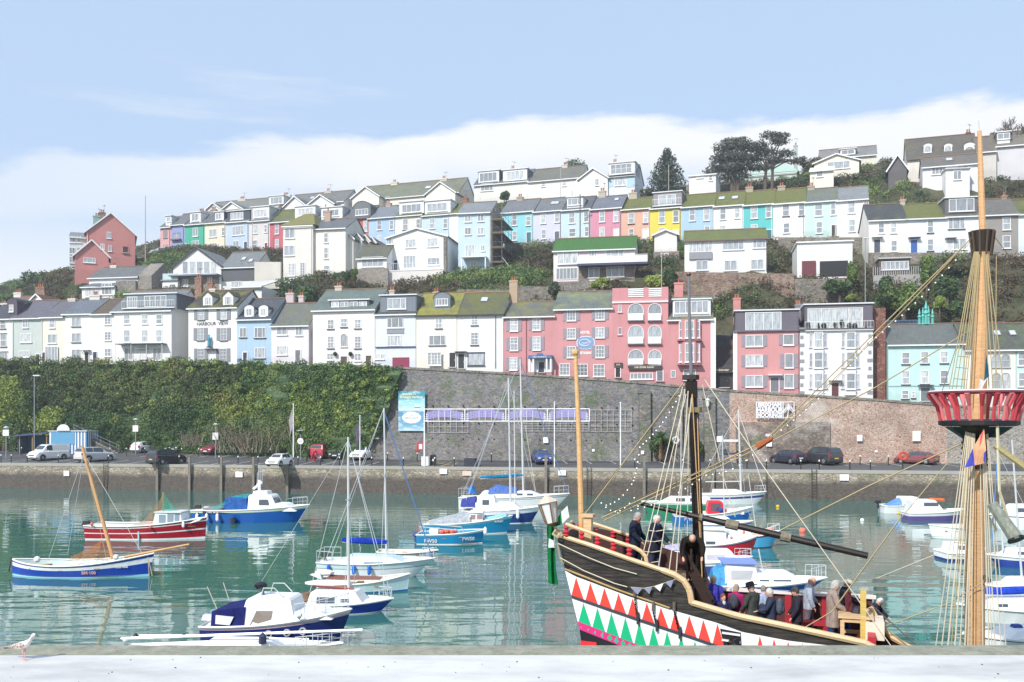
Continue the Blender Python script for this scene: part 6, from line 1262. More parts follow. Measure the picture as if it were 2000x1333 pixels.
for px,yb,yt,y0,lb in((93,0,0,0,''),(705+390,400,328,176,'thin utility pole before the long roof on the crest'),(1306,385,322,172,'grey lamp pole in front of the pointed conifer'),(493,495,408,155,'thin brown pole before the grey cream house of the coloured terrace'),(1292,595,490,131,'white flagpole with a green pennant behind the salmon tower')):
    if not lb:continue
    T_=TY if y0<140 else TC;q=pl(px,yb,y0,T_);h=pl(px,yt,y0,T_).z-q.z;b=MB();b.tube([(0,0,-2),(0,0,h)],.06,plain('#b4aea4'),6);tag(b.obj('pole',None,loc=q),lb,'pole')
for px,lb in((205,'left hand iron ladder fixed to the quay wall below the silver four by four'),(1150,'iron ladder fixed to the quay wall right of the long white yacht'),(1590,'iron ladder fixed to the quay wall below the dark blue coupe')):
    q=W3(px,99.3,0);b=MB();m=plain('#4a3c38',.8)
    for x in(-.22,.22):b.bar((x,0,-1),(x,.1,3.1),.05,.05,m)
    for i in range(12):b.bar((-.22,i*.01,-.6+i*.3),(.22,i*.01,-.6+i*.3),.035,.035,m)
    tag(b.obj('quay_ladder',None,loc=(q.x,q.y,0),rot=(0,0,-YAW)),lb,'ladder')
HAZE_MIX=0.0  # no haze mixed into colours made from here on
# ================================================================== boats
M_al=plain('#dfe1e4',.35,.3);M_ropew=plain('#d8d4c8',.8);M_rope=plain('#b7a782',.85);M_wood=wood('#b98d5c',.5);M_dkw=wood('#6d4a35',.6)
M_cab=gel('#f5f6f6',.3,.15);M_deck=gel('#eceae4',.6,.3);M_cyanw=gel('#cfe3ea',.4,.2);M_wint=glassdark('#4a5560')
GB='small boats moored in the inner harbour'
class Boat:
    def __init__(s,name,label,xl,xr,ywl,B=2.2,bow=1,yaw=0,cat='boat'):
        s.d=wd(ywl)+B*.45;s.m=s.d/F;s.xc=(xl+xr)/2;s.ywl=ywl;s.mz=wd(ywl)/F;s.bow=bow;s.yaw=R(yaw);s.L=(xr-xl)*s.m/math.cos(s.yaw);s.B=B
        s.o=thing(name,label,cat,((s.xc-1000)*s.m,s.d,0),s.yaw+(0 if bow>0 else math.pi),GB)
    def X(s,px):return(px-s.xc)*s.m*s.bow/math.cos(s.yaw)
    def Z(s,py):return(s.ywl-py)*s.mz
    def hull(s,fs,fb,bands,dip=.1,stern=.75,rake=.35,srake=.0,deck=M_deck,open_=False,full=2.2,rail=None,inner='#d9d4c8',double=False,flare=.25,boot=None):
        """fs, fb: freeboard at stern and bow; bands: (fraction, material) from the waterline up"""
        L,B=s.L,s.B;n=20;s.fs,s.fb,s.dip=fs,fb,dip;s.st_,s.full=stern,full;s.dbl=double
        lv=[(-.4,bands[0][1])];last=0.0;lv.append((0.0,boot or bands[0][1]))
        rows=[0.0];mats=[]
        for f,m in bands:
            k=max(1,int((f-last)/.25+.5))
            for i in range(k):rows.append(last+(f-last)*(i+1)/k);mats.append(m)
            last=f
        def pt(t,v,sg):
            zs=s.sheer(t);w=s.hw(t);ff=(.80+.20*max(0,v))if v>=0 else.45
            ff=ff-flare*(1-max(0,v))*max(0,(t-.55)/.45)
            x=-L/2+t*L;e=max(0,(t-.7)/.3)**2;x-=rake*(1-max(-.3,v))*e;x+=(srake*(1-v)*max(0,1-t/.2))
            return(x,sg*w*ff,zs*v if v>=0 else-.35)
        b=MB()
        for sg in(-1,1):
            secs=[[pt(i/n,v,sg)for v in[-.4]+rows]for i in range(n+1)]
            if sg>0:secs=secs[::-1]
            b.loft(secs,bands[0][1],closed=False,cap=False,mats=[boot or bands[0][1]]+mats)
        if not double:
            q=[pt(0,v,-1)for v in[-.4]+rows]+[pt(0,v,1)for v in([-.4]+rows)[::-1]]
            for(va,vb,mt)in zip([-.4]+rows[:-1],rows,[boot or bands[0][1]]+mats):b.poly([pt(0,va,-1),pt(0,vb,-1),pt(0,vb,1),pt(0,va,1)],mt)
        h=b.obj('hull',s.o);s.hullo=h
        e=MB();rm=rail or plain('#f0efe8',.5)
        for sg in(-1,1):e.tube([Vector(pt(i/n,1,sg))+Vector((0,sg*.015,.01))for i in range(n+1)],.035+.008*L/6,rm,5)
        if not double:e.tube([Vector(pt(0,1,-1)),Vector(pt(0,1,1))],.04,rm,5)
        e.obj('rail',s.o)
        if not open_:
            dk=MB();secs=[[(-L/2+i/n*L*.995,-s.hw(i/n)*.96,s.sheer(i/n)-.05),(-L/2+i/n*L*.995,0,s.sheer(i/n)+.01),(-L/2+i/n*L*.995,s.hw(i/n)*.96,s.sheer(i/n)-.05)]for i in range(n+1)]
            dk.loft(secs,deck,closed=False,cap=False);dk.obj('deck',s.o)
        else:
            dk=MB();im=plain(inner,.7)
            for sg in(-1,1):
                secs=[[Vector(pt(i/n,v,sg))*1-Vector((0,sg*min(.05,s.hw(i/n)*.5),0))for v in(.12,.5,.98)]for i in range(n+1)]
                if sg<0:secs=secs[::-1]
                dk.loft(secs,im,closed=False,cap=False)
            dk.loft([[(-L/2+i/n*L*.96,-s.hw(i/n)*.84,.1),(-L/2+i/n*L*.96,s.hw(i/n)*.84,.1)]for i in range(n+1)],plain('#b5a68c',.8),closed=False,cap=False)
            dk.obj('interior',s.o)
            for t in(.2,.42,.66):
                th=MB();x=-L/2+t*L;th.box(x-.12,-s.hw(t)*.93,s.sheer(t)*.62,x+.12,s.hw(t)*.93,s.sheer(t)*.62+.05,M_wood);th.obj('thwart',s.o)
        return s
    def sheer(s,t):return s.fs+(s.fb-s.fs)*t**1.7-s.dip*math.sin(math.pi*t)
    def hw(s,t):
        a=(1-max(0,(t-.42)/.58)**s.full);st=s.st_
        if s.dbl:return max(.01,s.B/2*a*(1-max(0,(.42-t)/.42)**2.4))
        return max(.012,s.B/2*a*(st+(1-st)*min(1,t/.4)**.7))
    def tt(s,x):return min(1,max(0,(x+s.L/2)/s.L))
    def cabin(s,xa,xb,y0,y1,w=.7,rf=0,rr=0,wins=(),mat=None,name='cabin',wt=.88,front=None,roofm=None,over=0,gm=None,z0=None):
        """cabin between pixel columns xa..xb (stern side first), rows y0 (base) .. y1 (roof); rf/rr: slope of front/rear in pixels; wins: (xa,xb,ytop,ybot)"""
        m=mat or M_cab;A,Bx=s.X(xa),s.X(xb);lo,hi=min(A,Bx),max(A,Bx);W=s.B/2*w;Z0=s.Z(y0)if z0 is None else z0;Z1=s.Z(y1);F_,R_=rf*s.m,rr*s.m;b=MB()
        ring=lambda x0,x1,w_,z:[(x0,-w_,z),(x1,-w_*.86,z),(x1,w_*.86,z),(x0,w_,z)]
        mid=Z0+(Z1-Z0)*.92
        b.loft([ring(lo,hi,W,Z0),ring(lo+R_*.9,hi-F_*.9,W*(1-(1-wt)*.9),mid),ring(lo+R_+.04,hi-F_-.06,W*wt*.93,Z1)],m)
        o=b.obj(name,s.o)
        if over:r=MB();r.box(lo+R_-over,-W*wt-over*.6,Z1+.004,hi-F_+over,W*wt+over*.6,Z1+.06,roofm or m);r.obj('cabin_roof',o)
        g=gm or M_wint
        for q in wins:
            u0,u1=sorted((s.X(q[0]),s.X(q[1])));zt,zb=s.Z(q[2]),s.Z(q[3]);f=lambda z:(z-Z0)/(Z1-Z0)
            wy=lambda x,z:(W*(1-(1-wt)*f(z)))*(1-.14*(x-lo)/(hi-lo))+.012
            sl=q[4]*s.m if len(q)>4 else 0
            for sg in(-1,1):c=MB();c.poly([(u0,sg*wy(u0,zb),zb),(u1,sg*wy(u1,zb),zb),(u1-sl,sg*wy(u1,zt),zt),(u0,sg*wy(u0,zt),zt)][::-sg],g);c.obj('window',o)
        if front:
            z_a,z_b=s.Z(front[1]),s.Z(front[0]);f=lambda z:(z-Z0)/(Z1-Z0);xx=lambda z:hi-F_*f(z)+.012;c=MB();ww=W*.72
            c.poly([(xx(z_a),-ww,z_a),(xx(z_a),ww,z_a),(xx(z_b),ww*.94,z_b),(xx(z_b),-ww*.94,z_b)],g);c.obj('windscreen',o)
        return o
    def box(s,name,xa,xb,y0,y1,w,mat,taper=0):
        a,c=sorted((s.X(xa),s.X(xb)));b=MB();b.box(a,-w/2,s.Z(y0),c,w/2,s.Z(y1),mat,taper,taper);return b.obj(name,s.o)
    def cover(s,name,pts,w,mat,w1=None):
        """cloth cover stretched along a ridge: pts = (px, ytop, ybase)"""
        b=MB();secs=[]
        for i,(px,yt,yb)in enumerate(pts):
            x=s.X(px);W=w/2;zt,zb=s.Z(yt),s.Z(yb);secs.append([(x,-W,zb),(x,-W*.85,zb+(zt-zb)*.45),(x,-W*.4,zb+(zt-zb)*.88),(x,0,zt),(x,W*.4,zb+(zt-zb)*.88),(x,W*.85,zb+(zt-zb)*.45),(x,W,zb)])
        b.loft(secs,mat,closed=False);return b.obj(name,s.o)
    def mast(s,px,yt,yb,r=.05,lean=0,mat=None,stays=(),spreaders=None,name='mast'):
        mat=mat or M_al;b=MB();top=Vector((s.X(px+lean),0,s.Z(yt)));bot=Vector((s.X(px),0,s.Z(yb)));b.tube([bot,top],[r,r*.7],mat,8);o=b.obj(name,s.o)
        if spreaders:
            c=MB()
            for f in spreaders:p=bot.lerp(top,f);c.tube([p+Vector((0,-.45,.03)),p,p+Vector((0,.45,.03))],.018,mat,4)
            c.obj('spreader',o)
        if stays:
            c=MB()
            for q in stays:
                px2,y2=q[:2];sy_=q[2]if len(q)>2 else 0;f=q[3]if len(q)>3 else 1;c.tube([bot.lerp(top,f),Vector((s.X(px2),sy_,s.Z(y2)))],q[4]if len(q)>4 else.012,q[5]if len(q)>5 else M_al,4)
            c.obj('stays',o)
        return o
    def boom(s,xa,xb,ya,yb,cover=None,r=.05):
        b=MB();p,q=Vector((s.X(xa),0,s.Z(ya))),Vector((s.X(xb),0,s.Z(yb)));b.tube([p,q],r,M_al,6);o=b.obj('boom',s.o)
        if cover:
            c=MB();n=8;pts=[p.lerp(q,i/n)+Vector((0,0,.09))for i in range(n+1)];c.tube(pts,[.11+.05*math.sin(math.pi*i/n)for i in range(n+1)],cover,7);c.obj('sail_cover',o)
    def rails(s,t0,t1,h=.5,n=4,name='guard_rail',close=True):
        b=MB();
        for sg in(-1,1):
            P=[]
            for i in range(n+1):
                t=t0+(t1-t0)*i/n;x=-s.L/2+t*s.L;w=s.hw(t)*.92*sg;z=s.sheer(t);b.tube([(x,w,z),(x,w,z+h)],.012,M_al,4);P.append(Vector((x,w,z+h)))
            b.tube(P,.015,M_al,4);b.tube([p-Vector((0,0,h*.5))for p in P],.006,M_al,4)
            if sg<0:E=P
        if close:
            if t1>.9:b.tube([E[-1],P[-1]],.018,M_al,4)
            if t0<.1:b.tube([E[0],P[0]],.018,M_al,4)
        return b.obj(name,s.o)
    def fender(s,px,py,mat,l=.5,r=.09,side=-1):
        x=s.X(px);t=s.tt(x);b=MB();sd=side*s.bow;y=sd*(s.hw(t)*.99+r);z=s.Z(py)
        b.lathe([(.02,-l/2),(r,-l/2+r),(r,l/2-r),(.02,l/2)],mat,n=8);b.tube([(0,0,l/2),(0,-sd*r,max(.05,s.sheer(t)-z))],.012,M_ropew,4);b.obj('fender',s.o,loc=(x,y,z))
    def outboard(s,px,yt,yb,mat=None,sc=1.0):
        x=s.X(px);zt,zb=s.Z(yt),s.Z(yb);mat=mat or plain('#23242a',.35);b=MB();h=zt-zb;b.loft([[(x-.12*sc,-.11,zt-h*.38),(x+.12*sc,-.11,zt-h*.38),(x+.12*sc,.11,zt-h*.38),(x-.12*sc,.11,zt-h*.38)],[(x-.2*sc,-.14,zt-h*.3),(x+.18*sc,-.14,zt-h*.3),(x+.18*sc,.14,zt-h*.3),(x-.2*sc,.14,zt-h*.3)],[(x-.15*sc,-.1,zt),(x+.14*sc,-.1,zt),(x+.14*sc,.1,zt),(x-.15*sc,.1,zt)]],mat);b.box(x-.06,-.04,zb,x+.07,.04,zt-h*.38,mat);b.obj('outboard_motor',s.o)
    def label(s,body,px,py,size,mat,side=-1,rx=90,sx=1.0,name='lettering',v=.7,dz=0):
        x=s.X(px);t=s.tt(x);sd=side*s.bow;eps=.04;z=s.Z(py)
        def yw(t_,z_):
            vv=max(0,min(1,z_/s.sheer(t_)));ff=.80+.20*vv;ff-=s.flare_*(1-vv)*max(0,(t_-.55)/.45);return s.hw(t_)*ff
        dyx=(yw(min(1,t+.03),z)-yw(max(0,t-.03),z))/(.06*s.L);dyz=(yw(t,z+.1)-yw(t,z-.1))/.2
        a=math.atan(dyx);y=yw(t,z)+.03
        o=text(body,size,mat,s.o,(x,sd*y,z),rot=(R(90)-math.atan(dyz)*1.0,0,(0 if sd<0 else math.pi)+(-a if sd<0 else a)*(1 if sd>0 else 1)),name=name,sx=sx,bold=.006);
        if sd<0:o.rotation_euler=(R(90)+math.atan(dyz)*-1+2*math.atan(dyz),0,-a)
        return o
    flare_=.25
BLU=gel('#1b5fb4');NAV=gel('#1c2f78');WHT=gel('#f2f4f5',.3,.2);RED=gel('#a8182e');LBL=gel('#1e8fc6');YRED=gel('#d8202c');BOOT=gel('#e9ecef')
# 1 open lugger
s=Boat('lugger','open blue and white lugger with a leaning wooden mast and furled bowsprit',20,304,1131,2.3,1,-3)
s.hull(s.Z(1092)*.8,s.Z(1086)*1.0,[(.10,gel('#9fd8e8')),(.62,gel('#1f49b0')),(.86,WHT),(1,gel('#1f49b0'))],dip=.25,double=True,open_=True,rake=.25,full=2.6,inner='#c9d8d8',boot=gel('#dfe9ea'))
s.mast(222,872,1096,.10,-62,wood('#d9a877',.5,.2),stays=((112,1096,.9,.93),(112,1096,-.9,.93),(228,1090,-1,.93,.01,M_rope),(280,1086,0,.93,.012,M_ropew)))
b=MB();b.tube([(s.X(245),0,s.Z(1094)),(s.X(372),.1,s.Z(1068))],[.08,.05],wood('#c9985f'),7);b.obj('bowsprit',s.o)
nt=MB();P=[(138,1097,1093),(160,1092,1084),(180,1082,1072),(200,1062,1060),(212,1090,1082),(224,1097,1092)];nt.loft([[(s.X(p),-.7,s.Z(1097)),(s.X(p),-.25,s.Z(t)*.75+.1),(s.X(p),0,s.Z(u)),(s.X(p),.5,s.Z(1096))]for p,t,u in P],netting('#b7783c',.5,18),closed=False,cap=False);nt.obj('fishing_net',s.o)
s.label('BM·100',193,1120,9*s.m,plain('#f0b8b8'),sx=.95);s.label('TRUE VINE',251,1110,4.8*s.m,plain('#e6e9f4'))
b=MB();b.ball((s.X(77),-.3,s.Z(1098)),.16,plain('#eef0ee'),8,5);b.ball((s.X(228),0,s.Z(1094)),.14,plain('#e8e8e8'),7,5);b.obj('buoys',s.o)
b=MB()
for px in(300,306):b.tube([(s.X(296),-.25,s.Z(1092)),(s.X(px+2),-.45,s.Z(1128))],.02,M_rope,4)
b.obj('mooring_rope',s.o);b=MB()
b.tube([(s.X(21),-.1,s.Z(1096)),(s.X(18),-.2,s.Z(1124))],.035,plain('#3a3a3c'),5);b.obj('mooring_rope',s.o)
# 2 red cabin boat
s=Boat('fishing_boat','crimson cabin boat with white stripes, brown net and outboard motor',178,405,1056,2.6,1,-2)
s.hull(s.Z(1028)*1.0,s.Z(1014),[(.10,BOOT),(.45,RED),(.52,BOOT),(.84,RED),(.90,BOOT),(1,RED)],dip=.12,stern=.9,rake=.1,full=3,deck=gel('#e6e8e8'))
s.cabin(308,364,1028,1003,.62,3,5,((320,333,1007,1023),(336,348,1006,1022),(350,359,1005,1019)),wt=.94,over=.08,roofm=gel('#dfe6e8'),mat=gel('#dfe8ee'),gm=glassdark('#8a9aa6'))
s.cover('bow_deck',((350,1020,1027),(380,1016,1024),(398,1014,1018)),1.2,gel('#dfe2e4'));s.outboard(167,1022,1048,sc=1.2)
b=MB();b.tube([(s.X(320),0,s.Z(1010)),(s.X(319),0,s.Z(964))],.05,M_wood,6);b.obj('mast',s.o)
nt=MB()
for c,(a0,a1)in((netting('#a58a68',.5,12),(262,320)),(netting('#3fae93',.5,12),(320,388))):
    P=[(a0+(a1-a0)*i/6,i/6 if a1<321 else 1-i/6)for i in range(7)];nt.loft([[(s.X(p),-.75,s.Z(1030)),(s.X(p),-.35,s.Z(1030)+(s.Z(974)-s.Z(1030))*f**1.7*.6),(s.X(p),0,s.Z(1028)+(s.Z(966)-s.Z(1028))*f**1.7),(s.X(p),.7,s.Z(1026))]for p,f in P],c,closed=False,cap=False)
nt.obj('fishing_net',s.o);s.fender(369,1026,plain('#f4f4f4'),.4,.09);s.fender(311,1030,plain('#e86a50'),.22,.11);s.fender(197,1024,plain('#e86a50'),.26,.13)
b=MB();b.box(s.X(284),-s.B*.46,.05,s.X(287),-s.B*.46+.12,s.Z(1030),gel('#9fc6d6'));b.obj('rubbing_post',s.o)
# 3 blue fishing cruiser
s=Boat('fishing_boat','bright blue fishing cruiser with a tall white wheelhouse and turquoise net',383,606,1022,3.0,1,-3)
s.hull(s.Z(998),s.Z(989),[(.55,BLU),(.62,BLU),(.80,BLU),(.86,gel('#cfe0a8')),(1,WHT)],dip=.05,stern=.92,rake=.9,full=2.6)
s.cabin(492,552,1000,968,.72,16,2,((514,534,977,988,3),),wt=.92,front=(974,984));s.cabin(545,585,1000,985,.66,22,0,(),wt=.9,name='foredeck_cabin')
s.box('wheelhouse_roof',498,528,969,961,1.3,M_cab,.08);b=MB();b.tube([(s.X(507),0,s.Z(961)),(s.X(507),0,s.Z(940))],.12,M_cab,7);b.tube([(s.X(495),0,s.Z(958)),(s.X(512),0,s.Z(944))],.1,M_cab,6)
for x,y in((506,905),(509,915),(513,920),(503,925)):b.tube([(s.X(x-1),0,s.Z(950)),(s.X(x),0,s.Z(y))],.02,M_al,4)
b.ball((s.X(505),0,s.Z(950)),.16,M_cab,8,5);b.obj('radar_mast',s.o);b=MB();b.box(s.X(446),-1.1,s.Z(1000),s.X(492),1.1,s.Z(974),cloth('#3a66b0'),.1,.05);b.obj('canopy',s.o)
nt=MB();nt.loft([[(s.X(p),-1.15,s.Z(y1)),(s.X(p),0,s.Z(y0)),(s.X(p),1.1,s.Z(y1))]for p,y0,y1 in((404,998,1001),(430,988,998),(455,972,984),(492,966,974))],netting('#3cc0b4',.55,12),closed=False,cap=False);nt.obj('fishing_net',s.o)
s.box('side_board',408,466,1004,998,2.86,plain('#2a2f3c'));s.rails(.82,.98,.62,3);s.outboard(385,990,1012,sc=1.3)
for px in(398,417,438):s.fender(px,1011,plain('#f2f2f2'),.62,.12)
s.label('DEEP BLUE',428,1001,5*s.m,plain('#f4f4f4'));s.box('bait_boxes',402,440,1000,995,1.6,plain('#8a8f98'))
b=MB();b.tube([(s.X(468),-1.56,s.Z(1012)),(s.X(470),-1.6,s.Z(1020))],.22,M_tyre,8);b.obj('tyre_fender',s.o)
# 4 white yacht centre left
def yacht(label,xl,xr,wl,B,bow,yaw,sheer_s,sheer_b,bands,**k):
    s=Boat('yacht',label,xl,xr,wl,B,bow,yaw,'yacht');s.hull(s.Z(sheer_s),s.Z(sheer_b),bands,**k);return s
s=yacht('white yacht with a dark line, royal blue sail cover and three blue fenders',625,850,1132,2.4,1,-3,1102,1096,[(.62,WHT),(.66,gel('#5a6a7a')),(1,M_cyanw)],dip=.06,stern=.7,rake=1.0,full=2.0)
s.cabin(672,800,1104,1090,.66,38,10,((716,755,1101,1107,2),),wt=.85,mat=M_cyanw);s.mast(755,797,1098,.055,-5,None,((845,1096,0,.98,.03,plain('#5f7fae')),(640,1100,.6),(640,1100,-.6),(752,1096,1.0,.6),(752,1096,-1.0,.6)),(.55,))
s.boom(756,668,1068,1064,cloth('#1f3fae'));s.rails(.0,.14,.55,2);s.rails(.88,.99,.5,2)
for px in(651,701,731):s.fender(px,1113,plain('#2f6fd8',.4),.48,.085)
s.outboard(634,1085,1110,sc=.9)
# 4b small dinghy behind it
s=Boat('dinghy','slim white dinghy just behind the bow of the blue covered yacht',738,856,1094,1.5,1,-2);s.hull(s.Z(1080),s.Z(1078),[(.8,WHT),(.9,gel('#4a3a5a')),(1,WHT)],dip=.05,open_=True,rake=.3)
# 5 rowing boat
s=Boat('rowing_boat','pale turquoise open rowing boat with brown boards lying in it',622,801,1160,1.8,1,-4);s.hull(s.Z(1140),s.Z(1126),[(.12,gel('#2a6fa8')),(.85,gel('#cfe9ec')),(1,gel('#e9e2e6'))],dip=.12,stern=.55,open_=True,rake=.1,full=2.6,boot=gel('#2a6fa8'))
b=MB();
for i in range(5):b.bar((s.X(640),-.4+i*.18,s.Z(1135-i*.5)),(s.X(745),-.3+i*.15,s.Z(1135)),.1,.05,wood('#9a6a5c'))
b.ball((s.X(632),.1,s.Z(1126)),(.45,.3,.14),plain('#f6f6f6'),8,5);b.obj('boards',s.o)
b=MB();b.prism([(s.X(603),0,s.Z(1130)),(s.X(626),-.2,s.Z(1124)),(s.X(630),-.2,s.Z(1138))],(0,.3,0),plain('#e2e6e6'));b.obj('rudder_board',s.o)
# 6 blue sailing yacht
s=yacht('royal blue hulled sailing yacht with a white cabin, behind the navy cruiser',584,769,1203,2.1,1,-3,1184,1177,[(.10,WHT),(.9,gel('#1d3fa8')),(1,WHT)],dip=.02,stern=.75,rake=.5,full=2.1)
s.cabin(608,716,1184,1160,.7,18,6,((626,662,1170,1182,0),(672,688,1173,1180)),wt=.8,mat=M_cab);s.mast(681,855,1168,.06,-1,M_al,((758,1180,0,.99,.014),(767,1182,0,.98),(600,1184,0,.99),(684,1180,1,.6),(684,1180,-1,.6),(500,1160,0,.98,.008)),(.6,))
s.rails(.82,.98,.42,3);b=MB();b.ball((s.X(640),.15,s.Z(1149)),(1.0,.28,.14),plain('#eceae2'),10,5);b.tube([(s.X(612),0,s.Z(1152)),(s.X(690),0,s.Z(1158))],.07,plain('#8a3c34'),6);b.obj('rolled_sail',s.o)
b=MB();b.prism([(s.X(560),-.5,s.Z(1178)),(s.X(605),-.5,s.Z(1166)),(s.X(618),-.5,s.Z(1180))],(0,1,0),cloth('#8a705c'));b.obj('brown_cover',s.o)
# 7 navy cruiser near
s=Boat('cabin_cruiser','navy and white cabin cruiser with portholes and a navy rear canopy',408,688,1271,2.3,1,-5,'cabin cruiser')
s.hull(s.Z(1229),s.Z(1200),[(.62,gel('#1d2c74')),(.7,gel('#1d2c74')),(.86,gel('#22307a')),(.93,gel('#d9b8bc')),(1,WHT)],dip=.0,stern=.85,rake=.45,full=2.4)
s.cabin(482,592,1228,1174,.78,14,14,(),wt=.78);s.cabin(585,660,1214,1200,.66,26,0,(),wt=.8,name='fore_cabin');b=MB();W=s.B/2*.78
wm=plain('#2e3238',.3);
for sg in(-1,1):b=MB();b.poly([(s.X(503),sg*(W*.975+.02),s.Z(1229)),(s.X(516),sg*(W*.84+.02),s.Z(1197)),(s.X(547),sg*(W*.80+.02),s.Z(1197)),(s.X(545),sg*(W*.86+.02),s.Z(1214)),(s.X(508),sg*(W*.93+.02),s.Z(1226))][::-sg],glassdark('#8a8078'));b.obj('window',s.o)
b=MB();n=8;cv=cloth('#232a6a')
b.loft([[(s.X(430),-.95,s.Z(1234)),(s.X(430),-.85,s.Z(1199)),(s.X(430),.85,s.Z(1199)),(s.X(430),.95,s.Z(1234))],[(s.X(462),-.95,s.Z(1236)),(s.X(462),-.86,s.Z(1193)),(s.X(462),.86,s.Z(1193)),(s.X(462),.95,s.Z(1236))],[(s.X(494),-.95,s.Z(1238)),(s.X(495),-.82,s.Z(1190)),(s.X(495),.82,s.Z(1190)),(s.X(494),.95,s.Z(1238))]],cv);co=b.obj('canopy',s.o);b=MB();b.poly([(s.X(440),-.965,s.Z(1222)),(s.X(468),-.965,s.Z(1224)),(s.X(475),-.92,s.Z(1208)),(s.X(440),-.92,s.Z(1205))][::-1],plain('#d8dbe4'));b.poly([(s.X(440),-.98,s.Z(1222)),(s.X(468),-.98,s.Z(1224)),(s.X(475),-.94,s.Z(1208)),(s.X(440),-.94,s.Z(1205))],plain('#d8dbe4',.3));b.obj('canopy_window',co)
for px,py in((546,1238),(580,1236),(608,1234)):
    t=s.tt(s.X(px));b=MB();yy=-s.hw(t)*.93-.03;b.tube([(s.X(px),yy+.05,s.Z(py)),(s.X(px),yy-.02,s.Z(py))],.12,plain('#e8e8ea',.3,.4),14);b.tube([(s.X(px),yy-.021,s.Z(py)),(s.X(px),yy-.03,s.Z(py))],.08,glassdark('#20242c'),12);b.obj('porthole',s.o)
s.outboard(404,1215,1252,plain('#d8dce8',.3),1.1);b=MB();b.ball((s.X(508),0,s.Z(1155)),(.24,.15,.14),plain('#23242a',.3),8,5);b.tube([(s.X(512),0,s.Z(1158)),(s.X(514),0,s.Z(1176))],.05,plain('#5a5c62'),5)
for sg in(-1,1):b.tube([(s.X(518),sg*.5,s.Z(1174)),(s.X(524),sg*.5,s.Z(1155)),(s.X(546),sg*.5,s.Z(1155)),(s.X(562),sg*.5,s.Z(1172))],.02,M_al,5)
b.obj('roof_rack',s.o);b=MB()
for x0_,y0_,x1_,y1_ in((424,1232,393,1162),(438,1190,426,1153)):b.tube([(s.X(x0_),.3,s.Z(y0_)),(s.X(x1_),.3,s.Z(y1_))],.015,plain('#d9d0b8'),4)
b.obj('fishing_rod',s.o);s.rails(.66,.98,.55,5);s.fender(604,1200,plain('#f4f4f4'),.3,.12)
# 8 nearest yacht with its mast lowered
s=yacht('yacht with its mast lowered along the deck, cut off by the near quay',238,672,1312,1.9,1,-2,1284,1268,[(.2,gel('#a8203a')),(.9,gel('#1c2f86')),(1,WHT)],dip=.0,stern=.6,rake=.6,full=1.9)
s.cabin(390,560,1286,1262,.62,30,20,(),wt=.8);b=MB();b.tube([(s.X(240),-.2,s.Z(1259)),(s.X(712),-.2,s.Z(1238))],.045,M_al,7);b.tube([(s.X(500),-.35,s.Z(1254)),(s.X(610),-.35,s.Z(1255))],.03,M_al,6);b.obj('lowered_mast',s.o);s.rails(.8,.99,.35,4)
b=MB();b.tube([(s.X(235),.1,s.Z(1268)),(s.X(262),.1,s.Z(1258)),(s.X(380),.1,s.Z(1256))],.04,M_al,5);b.ball((s.X(262),0,s.Z(1256)),.08,M_blk,6,4);b.ball((s.X(358),0,s.Z(1255)),.07,M_blk,6,4);b.lathe([(.12,0),(.11,.22),(.04,.32)],plain('#2a3050'),(s.X(523),-.5,s.Z(1262)),7);b.obj('deck_gear',s.o)
# 9 PW50
s=Boat('fishing_boat','turquoise blue open fishing boat lettered PW50',817,946,1065,2.2,1,-3);s.hull(s.Z(1046),s.Z(1038),[(.10,WHT),(.16,gel('#1a2a5a')),(.88,LBL),(1,gel('#dfe9ee'))],dip=.02,stern=.9,open_=True,rake=.12,full=3,inner='#2a8fb8')
s.label('PW50',845,1058,10*s.m,plain('#f8f8f8'));s.label('PW50',917,1054,10*s.m,plain('#f8f8f8'));b=MB()
for i in range(6):b.ball((s.X(864+i*5),-.2+.15*(i%2),s.Z(1043-(i%3))),.15,plain('#e8705c'),7,5)
b.obj('net_floats',s.o);s.box('engine_box',840,857,1050,1036,.8,plain('#f0f2f4'));b=MB()
for sg in(-1,1):b.tube([(s.X(828),sg*.9,s.Z(1048)),(s.X(823),sg*.9,s.Z(1030)),(s.X(898),sg*.9,s.Z(1036)),(s.X(903),sg*.9,s.Z(1046))],.03,M_al,5)
b.obj('frame',s.o);s.outboard(811,1044,1064,plain('#3a4a8a'),.9);s.fender(948,1040,plain('#f4f4f4'),.5,.11)
# 10 blue cabin boat with grey cover
s=Boat('fishing_boat','turquoise cabin boat with a grey canvas cover, behind the PW50 boat',832,1001,1045,2.6,1,-4);s.hull(s.Z(1026),s.Z(1010),[(.08,WHT),(.86,gel('#2394c4')),(1,gel('#9fd8e6'))],dip=.04,stern=.9,rake=.4,full=2.6)
s.cabin(918,946,1026,1003,.66,3,2,((922,931,1007,1016),(934,944,1007,1016)),wt=.95,over=.08,gm=glassdark('#a08a8a'));s.cover('canvas_cover',((842,1019,1027),(870,1012,1026),(900,1005,1024),(922,1001,1020)),2.1,cloth('#aeb4ba'));s.cover('bow_cover',((946,1014,1022),(975,1008,1014),(990,1006,1010)),1.2,gel('#8fd0e0'))
s.rails(.72,.97,.35,3);s.label('BLUE JAY',976,1020,4.5*s.m,plain('#e8f4f8'))
